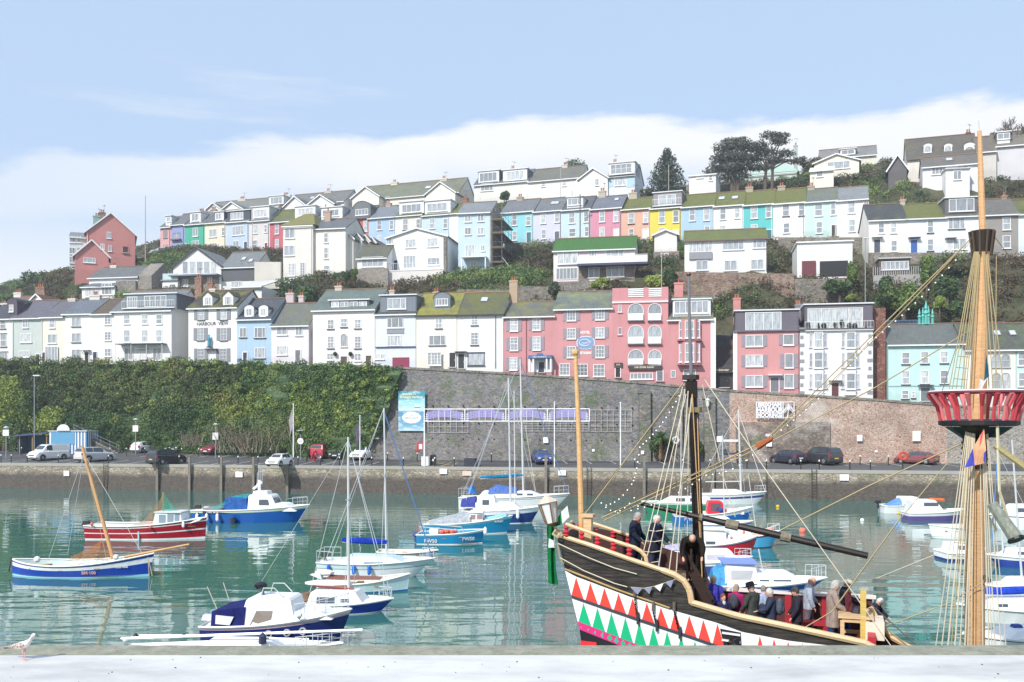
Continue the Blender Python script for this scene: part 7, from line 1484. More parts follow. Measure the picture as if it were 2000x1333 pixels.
# 11 navy yacht
s=yacht('navy hulled yacht with a white deckhouse in the middle of the harbour',905,1056,1024,2.7,1,-4,1000,992,[(.05,WHT),(.62,gel('#24448c')),(.7,gel('#24448c')),(1,WHT)],dip=.02,stern=.75,rake=.7,full=2.1)
s.cabin(925,1025,1000,984,.66,22,4,((965,985,998,1005),(990,1010,998,1004)),wt=.82);s.cabin(932,970,990,970,.6,4,3,((944,957,978,988),),name='wheelhouse',wt=.92);s.mast(997,737,990,.075,-4,M_al,((1052,992,0,.98),(905,998,.5,.99),(905,998,-.5,.99),(998,992,1.2,.6),(998,992,-1.2,.6)),(.5,.72));s.cover('dodger',((902,978,992),(916,974,992),(930,972,992)),1.8,cloth('#46509a'));s.mast(1006,762,985,.05,-2,M_al,name='second_mast');s.fender(1013,1005,plain('#eef0f0'),.7,.12)
# 12 big white yacht behind
s=yacht('long white yacht with blue tarpaulin and blue sail cover, farthest of the middle group',898,1112,996,3.0,1,-4,974,966,[(.8,WHT),(.85,gel('#9a8a9a')),(1,WHT)],dip=.04,stern=.75,rake=1.2,full=1.9)
s.cabin(935,1070,974,961,.64,34,10,((1010,1022,965,969),(1030,1042,965,969)),wt=.84);s.mast(1022,700,965,.09,-6,M_al,((1108,964,0,.99,.03,plain('#5f7fae')),(902,972,.6,.99),(902,972,-.6,.99),(1024,966,1.4,.62),(1024,966,-1.4,.62),(1046,962,0,.7,.02,M_ropew)),(.42,.68));s.boom(1022,938,932,937,cloth('#1c7fae'),.07);s.cover('tarpaulin',((955,958,966),(972,948,964),(990,952,964),(1010,954,962)),1.9,cloth('#5a7ac0'));s.cover('small_tarpaulin',((915,954,966),(922,948,966),(930,962,966)),1.2,cloth('#2f78c8'));s.rails(.86,.99,.7,3);s.rails(.0,.1,.8,2)
# 14.. right hand group
s=Boat('cabin_cruiser','green hulled cabin boat behind the black diagonal spar',1253,1400,1004,2.6,-1,-3,'cabin cruiser');s.hull(s.Z(984),s.Z(982),[(.85,gel('#2a8a64')),(1,WHT)],dip=.0,stern=.8,rake=.5);s.cabin(1385,1290,984,972,.66,20,2,((1318,1336,974,981),(1345,1360,974,981)),wt=.85);s.mast(1330,800,975,.04,0,M_al)
s=yacht('white yacht with a navy stripe at the back of the right hand group',1352,1496,986,2.6,1,-3,968,962,[(.55,WHT),(.75,gel('#4a4a86')),(1,WHT)],dip=.03,stern=.8,rake=.8,full=2.0);s.cabin(1392,1462,970,958,.66,22,2,((1410,1424,968,975),),wt=.85);s.mast(1447,800,966,.10,-5,M_al,((1494,964,0,.98,.03,plain('#e8e0e8')),(1354,968,0,.98,.02,M_ropew),(1450,966,1.2,.6),(1450,966,-1.2,.6)));s.boom(1446,1378,942,943);s.rails(.86,.99,.6,2);s.rails(0,.12,.6,2)
s=Boat('fishing_boat','blue fishing boat with a small red wheelhouse',1316,1470,1022,2.6,1,-5);s.hull(s.Z(1006),s.Z(992),[(.7,gel('#2478cc')),(1,WHT)],dip=.12,stern=.8,rake=.5,full=2.4);s.cabin(1380,1418,1006,981,.6,10,2,((1386,1405,985,1000),),mat=gel('#d8283c'),wt=.9,gm=glassdark('#5a4a58'));s.label('FY957',1345,1016,8*s.m,plain('#f0e6f0'));s.box('fore_trunk',1416,1450,1006,996,1.3,gel('#f0e0e2'),.1)
b=MB();b.ball((s.X(1404),-1.0,s.Z(997)),.2,cloth('#3a5a9a'),8,5);b.obj('coiled_rope',s.o)
s=Boat('fishing_boat','light blue hulled boat moored beyond the red bow',1420,1522,1072,2.2,1,-6);s.hull(s.Z(1052),s.Z(1040),[(.08,gel('#4a3a50')),(.85,gel('#58b4e4')),(1,gel('#5a5a6a'))],dip=.0,stern=.8,rake=.5,full=2.2);s.cabin(1425,1470,1055,1040,.6,8,0,(),wt=.85);s.rails(.8,.99,.45,2);b=MB();b.poly([(s.X(1466),-.5,s.Z(1046)),(s.X(1510),-.4,s.Z(1030)),(s.X(1505),-.5,s.Z(1042)),(s.X(1476),-.6,s.Z(1056))],cloth('#eaa8a0'));b.tube([(s.X(1440),0,s.Z(1056)),(s.X(1520),0,s.Z(1028))],.03,M_ropew,5);b.obj('pink_pennant',s.o);s.mast(1478,930,1050,.03,-16,M_al)
s=Boat('fishing_boat','scarlet hulled boat with a white wheelhouse beside the black mast',1362,1478,1092,2.3,1,-7);s.hull(s.Z(1068),s.Z(1050),[(.84,YRED),(.92,gel('#7a2a6a')),(1,WHT)],dip=.0,stern=.9,rake=.4,full=2.4,deck=gel('#f4f0ec'));s.cabin(1368,1420,1072,1038,.64,6,2,((1378,1396,1060,1066),),wt=.92,over=.12);s.box('fore_trunk',1418,1446,1062,1046,1.1,M_cab,.1);s.fender(1424,1050,plain('#f08070'),.2,.1);s.fender(1448,1040,plain('#f08070'),.2,.1)
s=Boat('cabin_cruiser','white cruiser with a blue waterline stripe just below the scarlet boat',1330,1468,1122,2.1,1,-5,'cabin cruiser');s.hull(s.Z(1102),s.Z(1092),[(.7,gel('#4a4f98')),(1,WHT)],dip=.0,stern=.85,rake=.5,full=2.2);s.cabin(1360,1440,1102,1078,.7,16,4,((1378,1412,1086,1096),),wt=.82,gm=glassdark('#b8b8c8'));s.rails(.78,.98,.4,3)
s=Boat('cabin_cruiser','large white cruiser with a blue roof edge and folded blue tarpaulin beside the visitors',1392,1612,1162,2.7,1,-5,'cabin cruiser');s.hull(s.Z(1148),s.Z(1136),[(.35,WHT),(.85,gel('#2f52b4')),(1,WHT)],dip=.0,stern=.9,rake=.8,full=2.1);s.cabin(1412,1478,1148,1106,.72,8,2,((1424,1462,1118,1136,-4),),wt=.86,gm=glassdark('#b8b8bc'),over=.12,roofm=gel('#7f9ae0'));s.cabin(1470,1575,1146,1124,.66,40,0,((1478,1496,1136,1139),(1504,1538,1136,1139)),wt=.8,name='fore_cabin');s.cover('tarpaulin',((1392,1120,1150),(1402,1112,1150),(1416,1110,1148)),2.0,cloth('#4f9ad0'));s.rails(.84,.99,.55,3)
b=MB();b.tube([(s.X(1490),0,s.Z(1124)),(s.X(1482),0,s.Z(1080))],.03,M_al,5);b.obj('aerial',s.o)
s=yacht('small white yacht moored just behind the blue fishing boat, beyond the black mast',1372,1470,1040,2.1,1,-4,1026,1020,[(.75,WHT),(.85,gel('#2a6aa8')),(1,WHT)],dip=0,rake=.5);s.cabin(1385,1435,1026,1012,.66,16,2,((1398,1418,1016,1021),),wt=.85);s.mast(1415,850,1016,.04,-4,M_al,((1468,1022,0,.98,.01),(1374,1026,0,.98,.01)))
s=Boat('rowing_boat','maroon planked rowing boat under a lilac sheet beside the two men',1290,1362,1100,1.7,1,-5);s.hull(s.Z(1078),s.Z(1072),[(.85,gel('#6a3a3a')),(1,WHT)],dip=.03,stern=.8);s.cover('lilac_sheet',((1296,1070,1078),(1320,1066,1076),(1345,1064,1074)),1.2,cloth('#b8b4d0'))
s=Boat('cabin_cruiser','white cruiser half hidden behind the big wooden mast ropes',1836,1926,1098,2.2,1,2,'cabin cruiser');s.hull(s.Z(1082),s.Z(1076),[(.3,gel('#2a3a8a')),(1,WHT)],dip=0,rake=.5);s.cabin(1850,1900,1082,1064,.66,14,2,((1860,1880,1068,1076),),wt=.85)
# far right
s=Boat('cabin_cruiser','white motor boat with a blue tarpaulin and tilted outboard by the far quay',1722,1810,1004,2.5,1,-3,'cabin cruiser');s.hull(s.Z(990),s.Z(984),[(1,WHT)],dip=0,rake=.5);s.cabin(1755,1800,990,972,.7,14,2,((1768,1786,978,984),),wt=.85);s.cover('tarpaulin',((1732,988,991),(1750,976,990),(1770,974,988)),1.8,cloth('#6f9cd8'));s.outboard(1716,980,996,sc=1.2);s.fender(1745,1003,plain('#e8b82c'),.3,.15)
s=Boat('cabin_cruiser','white cruiser with a purple stripe beside the blue covered motor boat',1768,1892,1018,2.5,1,-3,'cabin cruiser');s.hull(s.Z(1004),s.Z(996),[(.6,gel('#6a5a9a')),(1,WHT)],dip=0,rake=.6);s.cabin(1775,1840,1004,978,.7,20,2,((1798,1826,983,990),),wt=.85);b=MB();b.tube([(s.X(1815),-.2,s.Z(978)),(s.X(1845),.3,s.Z(980))],.14,plain('#e8703c'),7);b.obj('orange_life_raft',s.o)
s=Boat('dinghy','plump white open boat left of the big wooden mast',1815,1892,1053,2.0,-1,-3);s.hull(s.Z(1030),s.Z(1028),[(1,WHT)],dip=.05,stern=.85,open_=True,rake=.2)
s=Boat('cabin_cruiser','white cruiser with pale windows behind the mast ropes at the upper far right',1930,2040,1036,2.6,-1,2,'cabin cruiser');s.hull(s.Z(1010),s.Z(1008),[(.9,WHT),(1,gel('#6a8aa8'))],dip=0,rake=.6);s.cabin(2030,1960,1012,988,.7,18,2,((1975,2000,994,1002),),wt=.85);s.rails(.75,.98,.6,3)
s=yacht('sailing yacht with a blue stripe and striped tarpaulin at the right edge',1926,2060,1112,2.2,-1,2,1092,1088,[(.7,gel('#2f4ba4')),(1,WHT)],dip=0,rake=.6);s.cabin(2040,1955,1092,1076,.66,24,2,((1975,2010,1080,1086),),wt=.85);s.mast(1958,880,1080,.05,-10,M_al,((1935,1085,0,.98,.03,plain('#4f86c4')),(2050,1092,0,.98)))
s=yacht('white yacht with a royal blue sail cover right of the big wooden mast',1868,2060,1222,2.3,-1,2,1196,1190,[(.1,WHT),(.9,WHT),(1,gel('#b8b4cc'))],dip=0,rake=.7);s.cabin(2040,1905,1196,1178,.66,34,4,((1985,2005,1182,1190),(1930,1950,1184,1190)),wt=.85);s.boom(2040,1912,1166,1170,cloth('#2a4fc8'),.07);s.rails(.8,.99,.5,3)
s=Boat('cabin_cruiser','lowest white cruiser at the right edge, cut by the near quay',1880,2080,1290,2.1,-1,2,'cabin cruiser');s.hull(s.Z(1254),s.Z(1250),[(.9,WHT),(1,gel('#8a84b0'))],dip=0,rake=.5);s.cabin(2060,1950,1254,1238,.66,24,4,(),wt=.85);s.outboard(1985,1232,1256,plain('#2a4a9a'),.8)
s=yacht('navy striped yacht between the two right hand yachts',1922,2060,1170,2.2,-1,2,1154,1150,[(.5,WHT),(.8,gel('#2a3f90')),(1,WHT)],dip=0,rake=.6);s.cabin(2040,1960,1154,1136,.66,20,2,((1985,2010,1140,1147),),wt=.85);s.mast(1996,860,1140,.05,-20,M_al)
for label,px,py,r,c in(('orange mooring buoy floating right of the red boats',1567,1036,6.5,'#f07a66'),('small yellow mooring buoy beyond the white and navy yacht',1519,989,3.5,'#e8b430'),('small white mooring buoy near the motor boats',1684,1016,4,'#f0f0f0'),('tiny orange buoy near the turquoise boats',1032,1006,2.5,'#e87050')):
    d=wd(py+r*.6);b=MB();b.ball((0,0,0),r*d/F,plain(c,.5),12,8);b.tube([(0,0,r*d/F*.9),(0,0,r*d/F*1.25)],.04,M_blk,5);o=b.obj('mooring_buoy',None,loc=((px-1000)/F*d,d,r*d/F*.45));tag(o,label,'buoy')
# the woman with the pushchair is built with the people
# ================================================================== the replica galleon
TS,YS,RS=.343,26.6,.845;AS=math.atan(TS)
O_=pl(1400,1262,YS,TS);ship=thing('sailing_ship','black replica galleon with painted triangle bands and a green ensign at the stern','ship',(O_.x,O_.y,0),-AS)
def SP(px,py,v=0):
    """ship-local point on the fore-and-aft plane v metres inboard of the near side, seen at (px,py)"""
    q=pl(px,py,YS+v/math.cos(AS),TS)-Vector((O_.x,O_.y,0));return Vector((q.x*math.cos(AS)-q.y*math.sin(AS),q.x*math.sin(AS)+q.y*math.cos(AS),q.z))
def line(tb):
    return lambda px:interp(tb,px)
cap=line([(1087,1046),(1150,1066),(1226,1093),(1262,1105),(1300,1118),(1318,1125),(1336,1137),(1347,1155),(1351,1179),(1440,1205),(1540,1226),(1620,1243),(1690,1258),(1712,1270),(1745,1302),(1800,1345),(2200,1350)])
gold=line([(1104,1112),(1205,1152),(1305,1187),(1352,1203)])
wtop=line([(1104,1115),(1123,1126),(1230,1166),(1305,1190),(1400,1217),(1450,1235),(1540,1252),(1660,1266),(1720,1298),(1800,1362),(2200,1370)])
rbot=line([(1116,1163),(1247,1208),(1340,1239),(1412,1264),(1500,1294),(1700,1330),(1800,1380),(2200,1390)])
gtop=line([(1117,1169),(1247,1214),(1340,1245),(1412,1270),(1500,1300),(1700,1335),(1800,1386),(2200,1396)])
gbot=line([(1129,1214),(1230,1254),(1275,1270),(1400,1312),(1700,1370),(1800,1398),(2200,1405)])
lbot=line([(1132,1230),(1222,1266),(1280,1286),(1400,1325),(1700,1380),(1800,1408),(2200,1415)])
edge=lambda py:interp([(1046,1087),(1112,1103),(1165,1116),(1230,1132),(1290,1146),(1400,1160)],py)
TAR=tarred();GILD=wood('#e0bd92',.4,.25);mr,mg,mk_,mwh=plain('#e8483c',.45),plain('#10b57c',.45),plain('#d8307c',.45),plain('#f4f4f4',.45);mdk=plain('#3c3f4c',.5);mtl=plain('#3fa898',.5)
def stern_in(px):return.35*max(0,(1200-px)/115)**2
b=MB();XS=[1087+i*8 for i in range(84)]+[1800,1900,2000,2100,2200]
def band(fa,fb,mat,x0=1087,x1=2200,out=0.0,nz=1):
    cols=[]
    xs_=[x for x in XS if x0<=x<=x1];
    for k in range(nz+1):
        row=[]
        for px in xs_:
            ya,yb=fa(px),fb(px);y=ya+(yb-ya)*k/nz;pxe=max(px,edge(y));row.append(SP(pxe,y,stern_in(pxe)-out))
        cols.append(row)
    b.loft(cols[::-1],mat,closed=False,cap=False)
low=lambda px:max(lbot(px)+2,1300)
band(cap,wtop,TAR,nz=5);band(wtop,rbot,mwh,out=.0);band(rbot,gtop,mdk,out=.03);band(gtop,gbot,mwh);band(gbot,lbot,mk_,x1=1500);band(lbot,lambda px:1450,plain('#15161e',.5),x1=2200)
g1=MB();
def tri(px,wv,fa,fb,mat,lean=0,dst=b):
    x0_,x1_=px,px+wv;xm=px+wv*.38;P=[SP(x0_,fb(x0_),stern_in(x0_)-.006),SP(x1_,fb(x1_),stern_in(x1_)-.006),SP(xm,fa(xm)+1,stern_in(xm)-.006)];dst.poly(P,mat)
for i in range(24):
    px=1116+i*27.6
    if 1396<px<1450:continue
    if px<1640:tri(px,24,wtop,rbot,mr)
for i in range(12):tri(1130+i*27.2,25,gtop,gbot,mg)
for i in range(16):
    px=1134+i*13;c_=(gbot(px+5)+lbot(px+5))/2;b.poly([SP(px,c_,-.006+stern_in(px)),SP(px+5,lbot(px+5)-1,-.006+stern_in(px)),SP(px+10,c_+2,-.006+stern_in(px)),SP(px+5,gbot(px+5)+1,-.006+stern_in(px))],mtl if i%2 else mg)
b.poly([SP(1117,1170,.3),SP(1130,1214,.29),SP(1137,1176,.29)],plain('#5a6a74'))
# gunport
P=[SP(1406,1228,-.008),SP(1447,1236,-.008),SP(1449,1268,-.008),SP(1414,1262,-.008)];b.poly(P[::-1],plain('#141018',.6))
# far side of the hull, transom
WV=3.5
far=lambda px,py:SP(px,py,0)
def mir(p,ins=0):return Vector((p.x,p.y+WV-2*ins,p.z))
rows=[]
for k in range(5):
    row=[]
    for px in XS:
        ya,yb=cap(px),1450;y=ya+(yb-ya)*k/4;pxe=max(px,edge(y));q=SP(pxe,y,stern_in(pxe));row.append(Vector((q.x,WV-stern_in(pxe),q.z)))
    rows.append(row)
b.loft(rows,plain('#4a2a28',.6),closed=False,cap=False)
tr=[SP(edge(y),y,.35)for y in(1046,1112,1165,1230,1290,1360,1450)];
for a,c in zip(tr,tr[1:]):b.poly([a,c,Vector((c.x,WV-.35,c.z)),Vector((a.x,WV-.35,a.z))],TAR)
hull=b.obj('hull',ship)
b=MB();q0=SP(1135,1240,.5);b.box(q0.x-.05,1.55,q0.z-2,q0.x+.95,1.85,q0.z+.1,plain('#15161e',.5));b.obj('rudder',ship)
b=MB();q0=SP(1137,1250,.2);q1=SP(1168,1270,.2);b.box(q0.x,.02,q1.z-.3,q1.x,.2,q0.z,plain('#e02c34',.6));b.obj('red_rudder_board',ship)
b=MB();
for px,y0_,dd in((1409,1236,.1),(1409,1250,.0)):b.bar(SP(1410,y0_,-.02),SP(1446,y0_+5,-.02),.05,.05,plain('#e8e4e4'))
b.tube([SP(1425,1256,.1),SP(1440,1254,-.35)],[.12,.09],plain('#26262c',.4,.5),9);b.obj('cannon',ship)
# gilded rails
b=MB();pts=[SP(px,cap(px)-2,stern_in(px)-.03)for px in[1087+i*7 for i in range(34)]+[1322,1329,1336,1341,1345,1348,1350,1351,1352,1356]+[1370+i*20 for i in range(18)]];b.tube(pts,[.075]*30+[.10]*(len(pts)-30),GILD,6);b.obj('cap_rail',ship)
b=MB();b.tube([SP(px,gold(px),stern_in(px)-.03)for px in range(1104,1310,12)],.035,wood('#b5955c',.5),5);b.obj('gilded_moulding',ship)
hr_=[(1105,1024),(1130,1033),(1170,1047),(1215,1062),(1240,1070),(1252,1077),(1261,1087),(1264,1103)]
b=MB();b.tube([SP(x,y,.1 if x<1180 else.02)for x,y in hr_],.065,GILD,6);b.obj('hand_rail',ship)
b=MB();b.tube([SP(1108,1028,1.2*0+.12),SP(1118,1019,WV-.3)],.06,GILD,6);b.obj('stern_rail',ship)
b=MB();b.tube([SP(1150,1020,WV-.1),SP(1190,1033,WV-.1),SP(1228,1046,WV-.1)],.065,GILD,6);b.obj('far_hand_rail',ship)
def bal(px,y0_,y1_,v,nm='baluster'):
    a,c=SP(px,y0_,v),SP(px,y1_,v);h=a.z-c.z;b=MB();b.lathe([(.04,0),(.07,h*.1),(.05,h*.2),(.09,h*.4),(.05,h*.52),(.05,h*.6),(.085,h*.75),(.05,h*.88),(.06,h)],plain('#c92f3e',.45),n=8);b.obj(nm,ship,loc=c)
for px,y0_,y1_,v in((1106,1025,1048,.15),(1136,1037,1059,.12),(1167,1048,1069,.06),(1198,1058,1080,.03),(1229,1069,1092,.02),(1120,1022,1042,WV-.3),(1132,1020,1040,WV-.2),(1165,1030,1050,WV-.15),(1197,1036,1056,WV-.1),(1225,1050,1070,WV-.1)):bal(px,y0_,y1_,v)
b=MB();a=SP(1149,1010,.6);c=SP(1149,1062,.6);b.box(a.x-.11,a.y-.11,c.z-.3,a.x+.11,a.y+.11,a.z,GILD);b.box(a.x-.17,a.y-.17,a.z,a.x+.17,a.y+.17,a.z+.08,GILD);b.obj('rail_post',ship)
# decks
PD,WD=2.97,1.3
pc,wdk=wood('#9a7c5e',.8),wood('#8a6c52',.8)
x0_,x1_=SP(1130,1100,.5).x,SP(1338,1150,.5).x;x2_=SP(1738,1290,1).x;x3_=SP(2150,1290,1).x
b=MB();b.box(x0_,.42,PD-.1,x1_,WV-.42,PD,pc);b.box(x0_+1.2,.1,PD-.1,x1_,.418,PD-.002,pc);b.box(x0_+1.2,WV-.418,PD-.1,x1_,WV-.1,PD-.002,pc);b.obj('poop_deck',ship);b=MB();b.box(x1_-.1,.12,WD,x1_,WV-.12,PD-.101,wood('#2e2420',.7));b.obj('bulkhead',ship)
b=MB();b.box(x1_,.06,WD-.1,x2_,WV-.06,WD,wdk);b.obj('main_deck',ship);b=MB();b.box(x2_+.01,.06,.3,x3_,WV-.06,.4,wdk);b.obj('waist_deck',ship);b=MB();b.box(x2_-.1,.3,.41,x2_-.002,WV-.3,WD-.11,wood('#2e2420',.7));b.obj('bulkhead',ship)
b=MB();xA,xB=SP(1352,1180,0).x,SP(1712,1262,0).x;b.box(xA,WV-.16,WD+.001,xB,WV-.06,2.45,plain('#5a2c2e',.6));b.box(xA,WV-.24,2.451,xB+.1,WV,2.53,plain('#e8dcd8',.5));b.obj('far_bulwark',ship)
for i in range(9):b=MB();x=xA+(xB-xA)*(i+.5)/9;b.box(x-.09,WV-.26,WD+.001,x+.09,WV-.161,2.44,plain('#a82432',.5));b.obj('bulwark_post',ship)
b=MB();x=SP(1600,1215,1.5).x;b.box(x-.55,2.3,WD+.5,x+.55,2.75,WD+.58,plain('#b02838',.5));b.lathe([(.14,0),(.07,.12),(.07,.4),(.12,.5)],wood('#8a7460'),(x,2.5,WD),8);b.obj('bench',ship)
# companion ladder from the poop
lm=wood('#3a2a24',.5)
for v in(.95,1.65):
    b=MB();b.bar(SP(1352,1118,v),SP(1388,1190,v),.07,.2,lm);b.bar(SP(1334,1070,v),SP(1392,1172,v),.06,.09,lm);b.bar(SP(1350,1072,v),SP(1350,1128,v),.06,.06,lm);b.obj('ladder_side',ship)
b=MB()
for i in range(8):p=SP(1352+4.5*i,1120+9*i,.95);b.box(p.x-.1,.96,p.z-.02,p.x+.12,1.64,p.z+.03,lm)
b.obj('ladder_treads',ship)
# companionway hatch in yellow wood near the bow end
b=MB();a,c=SP(1645,1215,1.0),SP(1698,1238,1.0)
for x in(a.x,c.x):
    for y in(.8,1.9):b.box(x-.05,y-.05,WD,x+.05,y+.05,WD+1.0,GILD)
for z in(.45,.95):b.box(a.x,.76,WD+z,c.x,.84,WD+z+.08,GILD);b.box(a.x,1.86,WD+z,c.x,1.94,WD+z+.08,GILD)
b.box(a.x-.1,.72,WD+1.05,c.x+.1,2.0,WD+1.12,GILD);b.box(c.x-.1,.7,WD+.55,c.x+.35,1.7,WD+1.0,plain('#e9dcc8'));b.obj('hatch_frame',ship)
b=MB();a=SP(1686,1152,.8);c=SP(1686,1262,.8);b.box(a.x-.07,a.y-.07,WD,a.x+.07,a.y+.07,a.z,wood('#e0c06c',.5));b.obj('wooden_post',ship);b=MB();b.bar(SP(1656,1156,1.4),SP(1658,1216,1.4),.16,.12,plain('#5a1c26',.5));b.bar(SP(1660,1170,1.3),SP(1664,1220,1.3),.1,.1,plain('#5a1c26',.5));b.ball(SP(1676,1200,1.3),.22,plain('#25222a',.5),8,5);b.obj('windlass',ship)
b=MB();b.box(c.x+.1,.1,WD+.001,c.x+.28,1.6,WD+.75,plain('#b8283a',.5));b.obj('red_panel',ship)
b=MB();b.tube([SP(1700,1186,1.6),SP(1716,1215,1.6),SP(1740,1245,1.6),SP(1795,1274,1.6)],.085,GILD,6);b.obj('sweeping_rail',ship);b=MB();b.loft([[SP(1700,1190,1.65),SP(1720,1220,1.65),SP(1745,1250,1.65),SP(1796,1278,1.65)],[SP(1690,1290,1.65),SP(1720,1290,1.65),SP(1745,1292,1.65),SP(1796,1296,1.65)]],plain('#2a1e22',.6),closed=False,cap=False);b.obj('bow_bulwark',ship)
# masts and spars
DKW=wood('#2a2220',.45,.5);PIN=wood('#d9ab7c',.45,.3);PAL=wood('#e0b27c',.45,.25)
VM=1.75
b=MB();b.tube([SP(1372,1215,VM),SP(1366,1100,VM),SP(1356,850,VM),SP(1350,735,VM)],[.19,.185,.165,.15],DKW,12);mz=b.obj('mizzen_mast',ship);b=MB();b.tube([SP(1352,800,VM-.1),SP(1347,640,VM-.1),SP(1345,540,VM-.1)],[.07,.055,.04],plain('#77777c',.5),8);b.ball(SP(1345,536,VM-.1),.07,plain('#5a3a34'),6,4);b.obj('topmast',mz)
b=MB();b.tube([SP(1349,733,VM),SP(1349,742,VM)],.28,plain('#3a3230',.8),8);b.tube([SP(1350,745,VM),SP(1351,778,VM)],[.2,.2],DKW,8);b.obj('masthead_fitting',mz);b=MB();b.tube([SP(1357,796,VM),SP(1357,806,VM)],.25,plain('#8a7a54',.8),8);b.prism([SP(1345,808,VM-.12),SP(1364,808,VM-.12),SP(1362,824,VM-.12),SP(1353,834,VM-.12)],(0,.24,0),plain('#121214',.6));b.obj('masthead_fitting',mz)
b=MB();P0,P1=SP(1252,984,1.2),SP(1695,1086,1.2);b.tube([P0,P0.lerp(P1,.3),P0.lerp(P1,.6),P1],[.065,.10,.112,.10],DKW,10);yd=b.obj('lateen_yard',ship)
for f,l,r in((.42,.028,.16),(.655,.022,.16),(.28,.008,.13)):b=MB();b.tube([P0.lerp(P1,f-l),P0.lerp(P1,f+l)],r,cloth('#8a8272',.9,12),9);b.obj('canvas_wrap',yd)
b=MB();b.tube([SP(1137,1066,.9),SP(1131,860,.9),SP(1124,692,.9)],[.10,.085,.065],PAL,9);es=b.obj('ensign_staff',ship);b=MB();b.ball(SP(1123.5,689,.9),.11,PAL,8,5);b.obj('finial',es)
# green ensign hanging off the stern
def flag(name,cols,P,parent,hid=.12,n=9,off=.08):
    """hanging cloth: P rows of (left,right) points, colours per column"""
    b=MB();
    for ci,c in enumerate(cols):
        rows=[]
        for k,(A_,B_)in enumerate(P):
            row=[]
            for j in range(n+1):
                t=(ci+j/n)/len(cols);q=A_.lerp(B_,t);row.append(q+Vector((0,off*math.sin(t*15+k*.9)*(1 if hid else 1),0)))
            rows.append(row)
        b.loft(rows,cloth(c),closed=False,cap=False)
    return b.obj(name,parent)
b=MB();GR,WH=cloth('#167a46',.8,10),cloth('#eef2f0',.8,10)
def strip3(P,mats,off=.07):
    m=len(P);cols=len(mats)
    for ci in range(cols):
        rows=[]
        for k,(ax,ay,bx_,by_,v)in enumerate(P):
            rows.append([SP(ax+(bx_-ax)*(ci+j/5)/cols,ay+(by_-ay)*(ci+j/5)/cols,v+off*math.sin((ci+j/5)*2.9+k*.5))for j in range(6)])
        b.loft(rows,mats[ci],closed=False,cap=False)
strip3([(1068,1028,1083,1028,.5),(1069,1050,1082,1052,.5),(1069,1075,1084,1076,.5),(1070,1110,1086,1112,.5),(1071,1140,1091,1143,.5)],[GR,GR,GR]);b.loft([[SP(1072,1052,.42),SP(1081,1056,.42)],[SP(1071,1070,.42),SP(1083,1070,.42)]],WH,closed=False,cap=False)
b.loft([[SP(1083,1022,.8),SP(1083,1030,.8)],[SP(1096,1000,.8),SP(1098,1024,.8)]],GR,closed=False,cap=False);b.loft([[SP(1096,1000,.8),SP(1098,1024,.8)],[SP(1108,988,.8),SP(1112,1010,.8)]],WH,closed=False,cap=False);b.obj('ensign',ship)
# stern lantern
q0=SP(1078,1026,.7);lo=link('stern_lantern',None,ship,q0,(0,R(-12),0));lo2=None
b=MB();mB_=plain('#8a6a54',.4,.4);n=6
b.lathe([(.06,-.12),(.2,.02),(.24,.08)],mB_,n=n);b.lathe([(.36,.78),(.42,.8),(.3,.9),(.1,1.02),(.04,1.08)],plain('#d8c4b0',.5),n=n)
for i in range(n):a=2*math.pi*i/n;b.bar((.24*math.cos(a),.24*math.sin(a),.08),(.37*math.cos(a),.37*math.sin(a),.8),.04,.04,mB_)
bo=b.mesh('stern_lantern');bpy.data.objects.remove(lo);lo=link('stern_lantern',bo,ship,q0,(0,R(-12),0));lo.scale=(.74,.74,.8);b=MB();b.lathe([(.2,.08),(.335,.79)],plain('#e6e8e6',.15),n=n);b.obj('lantern_glass',lo);b=MB();b.bar(SP(1078,1030,.7),SP(1098,1040,.7),.06,.06,mB_);b.obj('lantern_bracket',ship)
# main mast with its top
VN=1.6
b=MB();b.tube([SP(1903,1330,VN),SP(1904,1150,VN),SP(1903,940,VN),SP(1907,905,VN)],[.285,.28,.27,.26],PIN,14);mm=b.obj('main_mast',ship);b=MB();b.tube([SP(1903,915,VN),SP(1906,828,VN)],[.34,.36],plain('#241c1a',.8),12)
for i in range(7):b.tube([SP(1903,905-i*11,VN),SP(1904,901-i*11,VN)],.38,wood('#6a523c',.8),12)
b.obj('woolding',mm)
b=MB();b.tube([SP(1908,826,VN),SP(1915,640,VN),SP(1919,480,VN)],[.245,.22,.20],PIN,12);tm=b.obj('top_mast',ship);b=MB();b.tube([SP(1918,492,VN),SP(1918,452,VN)],[.24,.34],plain('#2e2824',.8),10);
for i in range(10):a=i*.63;b.tube([SP(1918,452,VN)+Vector((.3*math.cos(a),.3*math.sin(a),0)),SP(1918,492,VN)+Vector((.22*math.cos(a),.22*math.sin(a),-.1))],.03,plain('#5a4c40',.8),4)
b.obj('masthead_wrapping',tm);b=MB();b.tube([SP(1919,452,VN),SP(1916,350,VN),SP(1913,256,VN)],[.10,.085,.06],PIN,9);b.tube([SP(1913,262,VN),SP(1911,236,VN)],.02,M_al,4);b.obj('pole_mast',tm)
ct=SP(1912,824,VN);tp_=MB();n=20;r0,r1=.95,1.18;hN=(SP(1912,765,VN).z-SP(1912,820,VN).z)
tp_.lathe([(r0-.12,-.12),(r0,-.08),(r0,.02),(.5,.06)],plain('#14141a',.5),(0,0,0),n);tp_.lathe([(.42,-.4),(.8,-.13)],plain('#14141a',.5),(0,0,0),12)
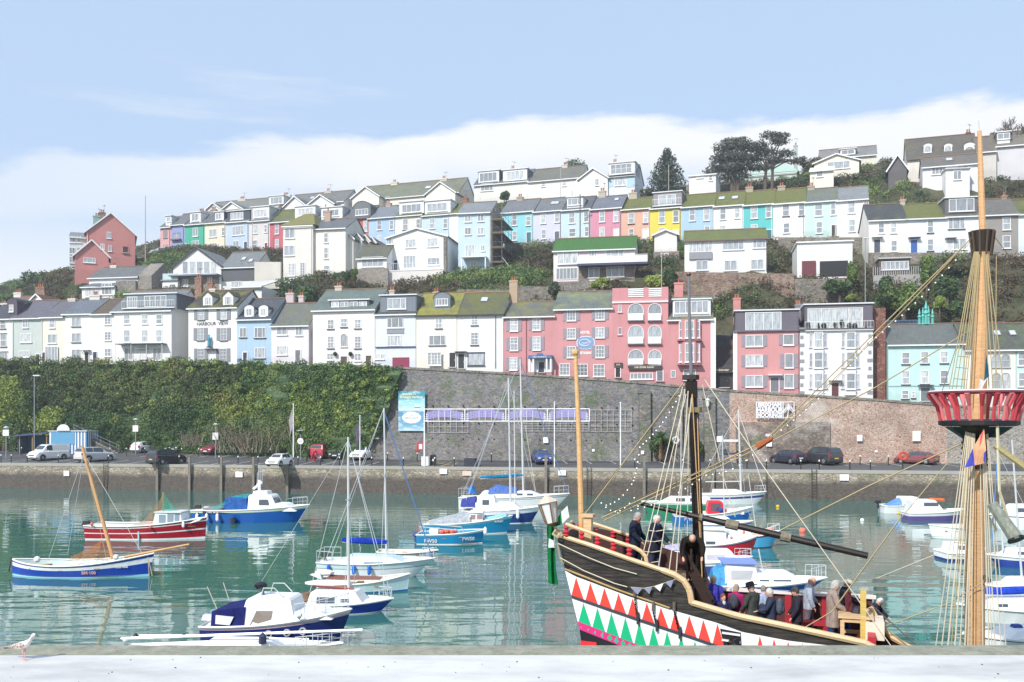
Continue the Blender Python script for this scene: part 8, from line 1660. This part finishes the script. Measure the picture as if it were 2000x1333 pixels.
to=tp_.obj('crows_nest',ship,loc=ct);b=MB();b.tube([(r1*math.cos(a),r1*math.sin(a),hN)for a in[i*2*math.pi/24 for i in range(25)]],.055,plain('#6a2630',.5),5);b.obj('nest_rim',to);b=MB();b.tube([((r1-.02)*math.cos(a),(r1-.02)*math.sin(a),hN+.05)for a in[i*2*math.pi/24 for i in range(25)]],.03,plain('#f0e8ea',.6),5);b.obj('rim_rope',to)
for i in range(22):
    a=2*math.pi*(i+.3)/22;b=MB();b.tube([((r0-.05)*math.cos(a),(r0-.05)*math.sin(a),.03),((r0+.03)*math.cos(a),(r0+.03)*math.sin(a),hN*.55),(r1*math.cos(a),r1*math.sin(a),hN)],[.045,.055,.095],plain('#c2444e' if i%3 else '#d87a7c',.6),6);b.obj('nest_strut',to)
# ropes
RP=plain('#b3a27a',.9);RP2=plain('#d6cbb4',.9);RPD=plain('#6a604e',.9)
def rope(pts,r=.018,m=RP,nm='stay',par=ship,sag=0):
    P=[SP(*p)for p in pts]
    if len(P)==2 and sag:P=[P[0].lerp(P[1],i/8)-Vector((0,0,sag*math.sin(math.pi*i/8)))for i in range(9)]
    b=MB();b.tube(P,r*.82,m,4);return b.obj(nm,par)
def bulbs(pts,n,nm='festoon_lights',sag=.15,seed=1):
    r_=random.Random(seed);b=MB();P=[SP(*p)for p in pts];L=[(q-p).length for p,q in zip(P,P[1:])];tot=sum(L);m=plain('#f8f6f0',.3);line_=[]
    for i in range(n):
        s_=tot*(i+.5)/n;k=0
        while s_>L[k]:s_-=L[k];k+=1
        f=s_/L[k];q=P[k].lerp(P[k+1],f)-Vector((0,0,sag*math.sin(math.pi*f)+.05));b.ball(q,.023,m,6,4);line_.append(q+Vector((0,0,.04)))
    b.tube(line_,.008,RPD,3);return b.obj(nm,ship)
rope([(1908,455,VN),(1497,858,1.6)],.022);rope([(1900,462,VN),(1500,862,1.6)],.018,sag=.12);rope([(1905,640,VN),(1710,757,1.6),(1500,866,1.6)],.022);rope([(1490,864,1.6),(1175,1012,.8)],.028);rope([(1490,872,1.6),(1178,1018,.8)],.022);rope([(1486,866,1.6),(1180,1005,.8)],.018,RPD)
b=MB();b.tube([SP(1508,856,1.6),SP(1478,874,1.6)],[.07,.12],wood('#a85a2c'),7);b.obj('pulley_block',ship)
rope([(1335,748,VM),(1140,1008,.9)],.022);rope([(1339,752,VM),(1130,1012,.9)],.016,RPD);bulbs([(1330,765,VM),(1250,870,1.4),(1236,940,1.2),(1180,985,1)],26,seed=2);bulbs([(1490,868,1.6),(1380,925,1.3),(1200,1000,.9)],22,sag=.2,seed=4);bulbs([(1900,466,VN),(1700,665,1.6),(1520,842,1.6)],30,seed=5);bulbs([(1170,975,.8),(1240,968,.8),(1250,960,.8)],9,sag=.35,seed=6)
rope([(1376,742,VM),(1500,925,1.2),(1750,1276,.6)],.02,RP2);rope([(1372,752,VM),(1412,930,1.4),(1436,1010,1.4)],.016,RP2);rope([(1880,866,1.4),(1700,948,1.3),(1525,1036,1.2)],.024);rope([(1760,1010,1),(1625,1195,.8),(1562,1232,.4)],.02);rope([(1880,870,1.4),(1757,1015,1),(1630,1190,.9)],.016)
for i,(xt,yt,xb,yb,xc,yc)in enumerate(((1333,756,1240,1148,1244,1206),(1338,760,1276,1176,1281,1220),(1344,764,1317,1176,1326,1234),(1340,770,1256,1120,0,0),(1352,770,1306,1120,0,0))):
    rope([(xt,yt,VM-.2),(xb,yb,.02)],.020,RP2,'shroud')
    if xc:
        b=MB();b.tube([SP(xb,yb,-.05),SP(xb-.5,yb+18,-.08)],.05,wood('#6e6258',.7),6)
        for k in range(9):f0,f1=k/9,(k+.8)/9;A_,B_=SP(xb-.5,yb+18,-.1),SP(xc,yc,-.06);b.tube([A_.lerp(B_,f0),A_.lerp(B_,f1)],.03 if k%2 else.02,plain('#1c1c22',.4,.6),5)
        b.obj('chain_plate',ship);b=MB();b.box(*(SP(xc+2,yc+14,-.1)-Vector((.04,0,0))),*(SP(xc+2,yc-10,.0)+Vector((.04,.06,0))),plain('#33303a',.5));b.obj('chain_bracket',ship)
for k,y in enumerate(range(1040,1150,20)):
    f=(y-756)/(1148-756);g2=(y-760)/(1176-760);A_=SP(1333,756,VM-.2).lerp(SP(1240,1148,.02),f);B_=SP(1338,760,VM-.2).lerp(SP(1276,1176,.02),g2*1.0);b=MB();b.tube([A_,(A_+B_)/2-Vector((0,0,.03)),B_],.014,RP2,4);b.obj('ratline',ship)
rope([(1352,770,VM-.25),(1374,1180,1.0)],.018,PAL);rope([(1362,812,VM-.1),(1372,1160,1.0)],.02,PAL);rope([(1346,765,VM),(1342,1070,1.2)],.016,RP2)
for xt,yt,xb,yb,r in((1890,835,1838,1275,.02),(1893,835,1850,1280,.03),(1896,835,1864,1280,.03),(1899,835,1874,1280,.02),(1902,835,1884,1280,.025),(1918,835,1932,1275,.022),(1922,835,1944,1275,.02),(1926,830,1956,1275,.018),(1887,840,1826,1275,.016),(1895,835,1857,1275,.018),(1900,835,1890,1280,.02),(1904,835,1896,1280,.016),(1914,835,1920,1280,.018),(1920,835,1938,1280,.016),(1928,835,1966,1275,.014)):rope([(xt,yt,VN-.5),(xb,yb,VN-.9)],r,RP if xb%2 else RP2,'shroud')
for xt,xb in((1905,1858),(1907,1866),(1909,1876),(1912,1886),(1926,1950),(1928,1962),(1922,1940),(1903,1852),(1914,1894),(1920,1932),(1911,1881)):rope([(xt,492,VN-.2),(xb,770,VN-.6)],.017,RP,'shroud')
for y in range(520,760,22):f=(y-492)/278;b=MB();b.tube([SP(1905-47*f,y,VN-.2-.4*f),SP(1912-26*f,y+2,VN-.2-.4*f)],.01,RPD,3);b.obj('ratline',ship)
for y in range(930,1270,26):f=(y-835)/440;b=MB();b.tube([SP(1890-52*f,y,VN-.5-.4*f),SP(1902-18*f,y+3,VN-.5-.4*f)],.010,RPD,3);b.obj('ratline',ship)
rope([(1948,830,VN-.8),(1952,960,VN-.8),(1968,1010,1)],.05,plain('#d8d0b0',.9));rope([(1946,500,VN),(1944,830,VN-.7)],.014);rope([(1940,460,VN),(2080,640,2)],.014,RPD);rope([(1905,455,VN),(1880,640,VN),(1840,765,VN-1)],.012,RPD);rope([(1722,1222,1),(1795,1278,1)],.02);rope([(1700,1180,1),(1800,1270,1)],.02,RPD);rope([(1728,1224,1.2),(1850,1180,1.2),(1925,1135,1.2)],.02,RP);rope([(1712,1130,1),(1830,1082,1)],.012,RP2)
b=MB();b.tube([SP(1925,1135,1.2),SP(1930,1128,1.2)],.14,wood('#6a5a44'),7);b.obj('pulley_block',ship);b=MB();b.tube([SP(1938,985,.5),SP(1984,1052,.1)],[.15,.2],cloth('#8f9488',.9,12),10);b.tube([SP(1984,1052,.1),SP(1986,1056,.08)],.24,plain('#17171b',.5),12);b.obj('furled_sail',ship)
b=MB();b.tube([SP(1945,872,.9),SP(1998,910,.4),SP(2060,960,0)],.09,wood('#a09468',.6),7);b.obj('spar',ship)
b=MB();c1,c2,c3=cloth('#f0b48c'),cloth('#5a5ac8'),cloth('#e8646c');q=[SP(1922,838,.7),SP(1926,880,.7),SP(1924,905,.75),SP(1884,914,.6),SP(1900,876,.65)];b.poly([q[0],q[1],q[4]],c1);b.poly([q[1],q[2],(q[2]+q[3])/2,q[4]],c1);b.poly([q[4],(q[2]+q[3])/2,q[3]],c2);b.poly([q[1]+Vector((0,-.01,0)),q[2]+Vector((0,-.01,0)),q[2].lerp(q[4],.4)+Vector((0,-.01,0))],c2);b.poly([q[0]+Vector((0,-.012,0)),q[0].lerp(q[4],.3)+Vector((0,-.012,0)),q[2].lerp(q[3],.4)+Vector((0,-.012,0))],c3);b.obj('signal_flag',ship)
b=MB();b.poly([SP(1926,690,.8),SP(1932,735,.8),(SP(1922,745,.85))],cloth('#2c5a6a'));b.poly([SP(1922,745,.85),SP(1928,738,.8),SP(1908,778,.85),SP(1914,740,.82)],cloth('#f0f4f4'));b.obj('pennant',ship)
for pts in([(1090,1062,-.02),(1150,1090,-.08),(1200,1110,-.08),(1244,1122,-.05)],[(1094,1090,-.02),(1140,1115,-.08),(1200,1140,-.08),(1225,1147,-.05)]):rope(pts,.022,RP2,'mooring_line')
b=MB();b.tube([SP(1086,1036,.2),SP(1080,1044,.1),SP(1090,1050,.05),(SP(1097,1040,.1))],.05,RP,5);b.tube([SP(1088,1060,0),SP(1094,1092,0),SP(1101,1102,0),(SP(1104,1094,0))],.022,RP,4);b.obj('rope_coil',ship)
b=MB();bm=plain('#8a90a8',.7);k_=[(1232,1148),(1258,1150),(1278,1146),(1300,1139),(1320,1132)]
for(xa_,ya_),(xb_,yb_)in zip(k_,k_[1:]):b.poly([SP(xa_,ya_,-.14),SP((xa_+xb_)/2,(ya_+yb_)/2+13,-.14),SP(xb_-4,yb_,-.14)],bm if xa_!=1278 else plain('#e8e8ee',.7))
b.tube([SP(x,y-.5,-.13)for x,y in k_],.01,RP2,3);b.obj('bunting',ship)
RS=1.0
# ================================================================== people
def pring(c,w,d,n=12,tilt=None,fx=Vector((1,0,0)),fy=Vector((0,1,0))):
    w*=1.16;d*=1.16
    return[c+fx*(d*math.cos(2*math.pi*i/n))+fy*(w*math.sin(2*math.pi*i/n))for i in range(n)]
def remesh(o,vs,sm=2):
    m=o.modifiers.new('remesh','REMESH');m.mode='VOXEL';m.voxel_size=vs;m.use_smooth_shade=True
    s_=o.modifiers.new('smooth','SMOOTH');s_.iterations=sm;s_.factor=.5
def person(label,loc,rz,H=1.72,top='#27304a',legs='#262a3a',hair='#d8d4cc',shirt=None,lean=0,head=.15,turn=0,arms=((.15,.35),(.15,.35)),coat=0,hat=None,pack=None,hairst='short',skin='#d8a58c',stride=.1,bend=0,fem=False,hold=None):
    """faces +X locally. lean: torso forward (rad); head: nod; arms: (forward swing, elbow bend) left,right; coat: jacket length below the hip"""
    o=thing('person',label,'person',loc,rz);k=H/1.72;V3=Vector
    hip=V3((0,0,.92*k));up=V3((math.sin(lean),0,math.cos(lean)));fw=V3((math.cos(lean),0,-math.sin(lean)))
    ch=hip+up*.36*k;sh=hip+up*.50*k;nk=hip+up*.57*k;ha=lean+head;hu=V3((math.sin(ha),0,math.cos(ha)));hf=V3((math.cos(ha),0,-math.sin(ha)));hc=nk+hu*.125*k+hf*.02;Y=V3((0,1,0))
    cs,sn=math.cos(turn),math.sin(turn);hfx=hf*cs+Y*sn;hsy=Y*cs-hf*sn
    sw=(.215 if not fem else.19)*k;S=skinm(skin)
    b=MB();b.loft([pring(hip-V3((0,0,.06)),.15*k,.10*k),pring(hip+up*.12*k,.14*k,.10*k,fx=fw),pring(ch,.165*k,.115*k,fx=fw),pring(sh,sw*.9,.085*k,fx=fw),pring(nk,.055*k,.055*k,fx=fw),pring(hc-hu*.06,.05*k,.06*k,fx=hf)],S)
    rot=Matrix((hfx,hsy,hu)).transposed()
    b.ball(hc,(.106*k,.086*k,.130*k),S,14,9,rot);b.ball(hc+hfx*.096*k-hu*.01,(.027,.016,.028),S,6,5,rot);b.ball(hc+hfx*.055*k-hu*.075*k,(.04,.045,.04),S,8,5,rot)
    for sg in(-1,1):b.ball(hc+hsy*sg*.08*k,(.022,.012,.034),S,6,5,rot)
    J=[]
    for sg,(a1,a2)in zip((1,-1),arms):
        s0=sh+Y*sg*sw;out=Y*sg*.22;d1=(V3((math.sin(a1+lean*.3),0,-math.cos(a1+lean*.3)))+out).normalized();e=s0+d1*.29*k;a3=a1+a2;d2=(V3((math.sin(a3),0,-math.cos(a3)))-Y*sg*.12).normalized();w_=e+d2*.25*k;J.append((s0,e,w_,d2,sg))
        b.tube([s0,s0.lerp(e,.5),e,w_],[.055*k,.048*k,.038*k,.027*k],S,8)
        pf=(d2+V3((.25,0,0))).normalized();b.ball(w_+d2*.05*k,(.018,.04,.05),S,8,5,Matrix((pf.cross(Y).normalized(),Y,d2)).transposed())
        for q,(dy,ln)in enumerate(((-.03,.065),(-.01,.078),(.01,.072),(.03,.055))):f0=w_+d2*.08*k+Y*dy;b.tube([f0,f0+d2*ln*.5,f0+(d2+V3((-.5,0,.3))).normalized()*ln*.9],[.011,.010,.008],S,5)
        th_=w_+d2*.03*k;b.tube([th_,th_+(d2+V3((.9,0,.1))).normalized()*.06],[.013,.010],S,5)
    L_=[]
    for sg in(-1,1):
        hx=hip+Y*sg*.085*k;st_=stride*sg;kn=V3((hx.x+st_*.6+bend*.12,hx.y,.49*k));an=V3((hx.x+st_-bend*.05,hx.y+sg*.01,.08*k));L_.append((hx,kn,an));b.tube([hx,kn,kn.lerp(an,.3),an],[.085*k,.058*k,.055*k,.036*k],S,8);b.tube([an,an+V3((.14,0,-.03))],[.04,.03],S,7)
    body=b.obj('body',o);remesh(body,.014)
# eyes, mouth
    b=MB()
    for sg in(-1,1):b.ball(hc+hfx*.097*k+hsy*sg*.03*k+hu*.012,(.008,.012,.007),plain('#2a2420',.3),6,4,rot)
    b.obj('eyes',o);b=MB();b.ball(hc+hfx*.098*k-hu*.055*k,(.008,.022,.006),plain('#9a5a50',.5),6,4,rot);b.obj('mouth',o)
# jacket
    tm=cloth(top,.85,9);b=MB();bt=hip-V3((0,0,.10+coat))*k
    b.loft([pring(bt,(.175+coat*.12)*k,(.135+coat*.1)*k),pring(hip+up*.1*k,.168*k,.132*k,fx=fw),pring(ch,.19*k,.142*k,fx=fw),pring(sh+up*.01,sw*.98,.108*k,fx=fw),pring(nk-up*.005,.075*k,.078*k,fx=fw),pring(nk+up*.025,.07*k,.072*k,fx=fw)],tm)
    for s0,e,w_,d2,sg in J:b.tube([s0-Y*sg*.02,s0.lerp(e,.5),e,e.lerp(w_,.5),w_],[.09*k,.084*k,.074*k,.066*k,.054*k],tm,9)
    jk=b.obj('jacket' if coat<.2 else 'coat',o);remesh(jk,.018,3)
    if shirt:b=MB();b.ball(nk-up*.04+fw*.105*k,(.03,.05,.09),cloth(shirt),8,6);b.obj('collar',o)
    lm_=cloth(legs,.9,7);b=MB();b.loft([pring(hip-V3((0,0,.1)),.16*k,.12*k),pring(hip+up*.03,.155*k,.118*k)],lm_)
    for hx,kn,an in L_:b.tube([hx,hx.lerp(kn,.5),kn,an-V3((0,0,.02))],[.115*k,.104*k,.088*k,.076*k],lm_,9)
    tr_=b.obj('trousers',o);remesh(tr_,.018,3)
    for hx,kn,an in L_:b=MB();b.loft([pring(an+V3((.0,0,-.02)),.045,.05),pring(an+V3((.03,0,-.078)),.05,.13)],plain('#2c2622',.6));b.ball(an+V3((.07,0,-.045)),(.09,.048,.035),plain('#2c2622',.6),8,5);b.obj('shoe',o)
    hm=cloth(hair,.9,30)
    if hairst!='bald':
        b=MB();b.ball(hc-hfx*.016+hu*.022,(.108*k,.096*k,.124*k),hm,12,8,rot)
        if hairst=='long':b.ball(hc-hfx*.045-hu*.05,(.065*k,.092*k,.09*k),hm,10,7,rot)
        b.obj('hair',o)
# keep the face clear of hair
    else:
        b=MB();b.ball(hc-hfx*.035-hu*.01,(.078*k,.084*k,.075*k),hm,12,7,rot);b.obj('hair',o)
    if hat=='brim':b=MB();c_=hc+hu*.06*k;b.loft([pring(c_-hu*.01,.17,.19,14,fx=hfx,fy=hsy),pring(c_+hu*.005,.175,.195,14,fx=hfx,fy=hsy),pring(c_+hu*.008,.1,.115,14,fx=hfx,fy=hsy),pring(c_+hu*.10,.085,.1,14,fx=hfx,fy=hsy),pring(c_+hu*.115,.05,.06,14,fx=hfx,fy=hsy)],cloth('#23202c'));b.obj('hat',o)
    if hat and hat.startswith('#'):b=MB();b.ball(hc+hu*.055*k,(.108*k,.092*k,.085*k),cloth(hat),12,8,rot);b.ball(hc+hu*.045+hfx*.11,(.06,.065,.012),cloth(hat),8,5,rot);b.obj('cap',o)
    if pack:b=MB();c_=hip+up*.3*k-fw*.22;m_=cloth(pack);b.ball(c_,(.11,.155,.23),m_,12,8);b.ball(c_-fw*.08-up*.06,(.06,.11,.12),m_,9,6);b.obj('backpack',o)
    if hold:b=MB();p=J[1][2]+J[1][3]*.1;b.box(p.x-.02,p.y-.12,p.z-.1,p.x+.02,p.y+.12,p.z+.06,plain(hold));b.obj('leaflet',o)
    return o
def onship(px,ytop,v,deckz,drop=0):
    q=SP(px,ytop,v);M_=Matrix.Rotation(-AS,3,'Z')@q;return Vector((O_.x+M_.x,O_.y+M_.y,deckz)),q.z-deckz
def crew(label,px,ytop,v,deck,face,**k):
    loc,h=onship(px,ytop,v,deck);k.setdefault('H',max(1.2,min(1.9,h+k.pop('dh',0))));return person(label,loc,R(face),**k)
crew('grey haired man in a navy jacket with a red collar at the poop rail',1240,1003,1.9,PD,-22,top='#272e42',legs='#22263a',hair='#b8b4b0',shirt='#c8505a',head=.5,arms=((.25,.5),(.2,.6)),dh=.03)
crew('white haired man in a long dark jacket with a blue jumper, holding a rope',1279,1007,1.5,PD,-35,top='#2a2c3e',legs='#3a3c54',hair='#e8e6e2',shirt='#4a6ab4',head=.42,arms=((.3,.6),(.5,.3)),coat=.12,dh=.03)
crew('balding man dressed in black, bending forward beside the black mast',1352,1040,1.3,PD,-100,H=1.75,top='#27221f',legs='#221e1e',hair='#c9c5c0',hairst='bald',lean=.95,head=.45,arms=((.35,.35),(.25,.45)),bend=.4)
crew('smiling white haired woman in a violet blue jacket',1393,1126,2.3,WD,-95,top='#4a48b8',legs='#2a2c44',hair='#e6dcd4',fem=True,head=.05,arms=((.1,.3),(.3,.7)))
crew('child with brown hair in a navy and white coat',1411,1158,1.5,WD,-70,H=1.36,top='#35375a',legs='#2a2a3a',hair='#8a5a3a',shirt='#f0f0f4',head=.2)
crew('woman in a grey and magenta jacket seen from behind',1437,1143,2.2,WD,60,top='#a82a6a',legs='#3a3a4a',hair='#b49a88',fem=True,head=.3,hairst='long',pack='#4a4c58')
crew('man in a black brimmed hat and long grey green coat',1470,1141,1.7,WD,130,top='#4a4e4a',legs='#2e2e34',hair='#c8c0b8',hat='brim',coat=.28,head=.35,arms=((.2,.5),(.2,.6)))
crew('man in a pale blue top standing behind the man in the black hat',1492,1146,2.8,WD,100,top='#a9b9d4',legs='#4a4e60',hair='#9a948c',head=.25)
crew('white haired man in navy wearing a slate grey backpack',1506,1151,1.4,WD,165,top='#3a4056',legs='#33343e',hair='#dcd6d0',pack='#5a6474',head=.25,arms=((.5,.8),(.4,.7)))
crew('man in a dark cap and dark hooded jacket facing left',1557,1148,1.5,WD,170,top='#35323e',legs='#3c3a40',hair='#5a5450',hat='#4a4a52',head=.3,arms=((.2,.3),(.2,.4)),coat=.05)
crew('tall bald man in a light grey blue jacket',1580,1127,3.0,WD,-15,top='#b4bccc',legs='#6a6670',hair='#c8b8ac',hairst='bald',head=.5,arms=((.2,.6),(.1,.3)))
crew('grey haired woman in a long beige quilted coat',1627,1135,1.6,WD,-10,top='#a8968c',legs='#2c3c70',hair='#c8c4c0',fem=True,coat=.22,head=.35,hairst='long',arms=((.3,.7),(.3,.8)))
crew('man in a pale cap and black jacket with blue jeans',1650,1131,2.7,WD,-20,top='#24242e',legs='#34508a',hair='#b0a8a0',hat='#d8ccb8',head=.5,arms=((.4,.9),(.3,.6)))
crew('white haired man in a navy jacket at the far right end of the ship',1703,1164,2.4,WD,-30,top='#2c3248',legs='#6a3238',hair='#eae6e2',head=.6,lean=.25,arms=((.5,.4),(.4,.5)))
q=on_cp(603,902);person('pedestrian in dark clothes with orange hair walking on the car park',q+Vector((0,0,.0)),R(10),1.7,top='#33343e',legs='#3a3c46',hair='#d8783c',head=.1,stride=.25)
q=on_cp(611,903);person('person in a red coat bending over a pink pushchair',q,R(-10),1.6,top='#d83c48',legs='#c83848',hair='#c89060',lean=.45,head=.3,arms=((.7,.3),(.7,.3)),stride=.2,fem=True)
q=on_cp(622,902);o=thing('pushchair','small pink pushchair on the car park beside the red estate car','pushchair',q);b=MB();b.prism([(-.3,-.22,.45),(.25,-.22,.35),(.4,-.22,.55),(.1,-.22,.95),(-.25,-.22,.9)],(0,.44,0),cloth('#e88aa8'));b.obj('seat',o);b=MB()
for y in(-.22,.22):b.bar((-.45,y,1.0),(.35,y,.12),.03,.03,M_al);b.bar((-.3,y,.12),(.2,y,.6),.03,.03,M_al)
b.bar((-.45,-.22,1.0),(-.45,.22,1.0),.03,.03,M_al);b.obj('frame',o)
for x in(-.3,.35):
    for y in(-.24,.24):b=MB();b.tube([(0,-.02,0),(0,.02,0)],.11,M_blk,10);b.obj('wheel',o,loc=(x,y,.11))
# ================================================================== gulls
def gull(label,loc,sc,rz,young=True,name='gull'):
    o=thing(name,label,'gull',loc,rz);w_=NT('plumage');a=w_.mix(w_.ramp(w_.noise(40,4,stretch=(1,1,2)),[(.42,0),(.58,1)]),C('#6a5a52'),C('#d8c8bc'));mw=w_.end(a,.8);wb=NT('breast');a=wb.mix(wb.ramp(wb.noise(25,3),[(.45,0),(.8,.5)]),C('#f2e8e4'),C('#b8a094'));mb2=wb.end(a,.8)
    K=sc;b=MB();Q=[(-.22,.20,.012,.010),(-.15,.205,.035,.03),(-.06,.215,.06,.055),(.03,.23,.066,.065),(.09,.26,.055,.055),(.125,.305,.034,.036),(.14,.345,.03,.034),(.155,.375,.036,.036),(.185,.385,.026,.026),(.205,.382,.012,.012)]
    b.loft([[Vector((x*K,w*K*math.sin(2*math.pi*i/12),(z+d*math.cos(2*math.pi*i/12))*K))for i in range(12)]for x,z,w,d in Q],mb2);bd=b.obj('body',o);m=bd.modifiers.new('s','SUBSURF');m.levels=1;m.render_levels=2
    for sg in(-1,1):
        b=MB();b.loft([[Vector((x*K,sg*(y+t_)*K,z*K))for t_,z in((0,z1),(.014,(z0_+z1)/2),(0,z0_))]for x,y,z1,z0_ in((.06,.05,.265,.22),(.0,.055,.275,.19),(-.08,.05,.265,.175),(-.16,.035,.235,.175),(-.27,.012,.195,.182))],mw,closed=False,cap=False);w1_=b.obj('wing',o);b=MB();b.poly([Vector((-.18*K,sg*.03*K,.215*K)),Vector((-.31*K,sg*.008*K,.175*K)),Vector((-.30*K,sg*.012*K,.165*K)),Vector((-.17*K,sg*.034*K,.18*K))],plain('#1c1a1c'));b.obj('wing_tip',w1_)
        b=MB();b.tube([(.01*K,sg*.025*K,.175*K),(.02*K,sg*.025*K,.09*K),(.012*K,sg*.025*K,.012*K)],[.014*K,.007*K,.006*K],plain('#d8a8a8',.6),6)
        for dy in(-.025,0,.025):b.tube([(.012*K,sg*.025*K,.01*K),(.075*K,(sg*.025+dy)*K,.004*K)],.004*K,plain('#d8a8a8',.6),4)
        b.obj('leg',o)
    b=MB();b.tube([(.20*K,0,.383*K),(.235*K,0,.38*K),(.252*K,0,.37*K)],[.011*K,.009*K,.003*K],plain('#2a2628',.5),6);b.obj('beak',o);b=MB()
    for sg in(-1,1):b.ball((.172*K,sg*.029*K,.393*K),.006*K,plain('#141214',.2),6,4)
    b.obj('eyes',o);b=MB();b.poly([(-.20*K,-.02*K,.205*K),(-.20*K,.02*K,.205*K),(-.31*K,.025*K,.172*K),(-.31*K,-.025*K,.172*K)],plain('#2c2628'));b.obj('tail',o);return o
dg=(EYE-FW)*F/(1290-HZ);gull('speckled brown young gull standing on the white quay in the foreground',((45-1000)/F*dg,dg,FW+.002),1.03,R(-8))
r_=random.Random(2)
for px,py,y0 in((1124,574,126.3),(1140,573,126.3),(1158,573,126.3),(1176,566,126.5)):
    q=pl(px,py,y0);gull('white gull perched on the roof ridge of the salmon hotel',q,1.3,r_.uniform(0,6),name='gull')['group']='gulls on the hotel roof ridge'
b=MB();r_=random.Random(8)
for i in range(45):
    d=r_.uniform(13.4,15.0);px=r_.uniform(-20,2020);q=r_.uniform(.006,.016);b.ball(((px-1000)/F*d,d,FW+q*.3),(q,q*r_.uniform(.8,2),q*.6),plain('#4a443e' if r_.random()<.7 else '#a8a49c',.9),5,4)
tag(b.obj('grit',None),'tiny dark grit scattered on the white quay top',None,None,'stuff')
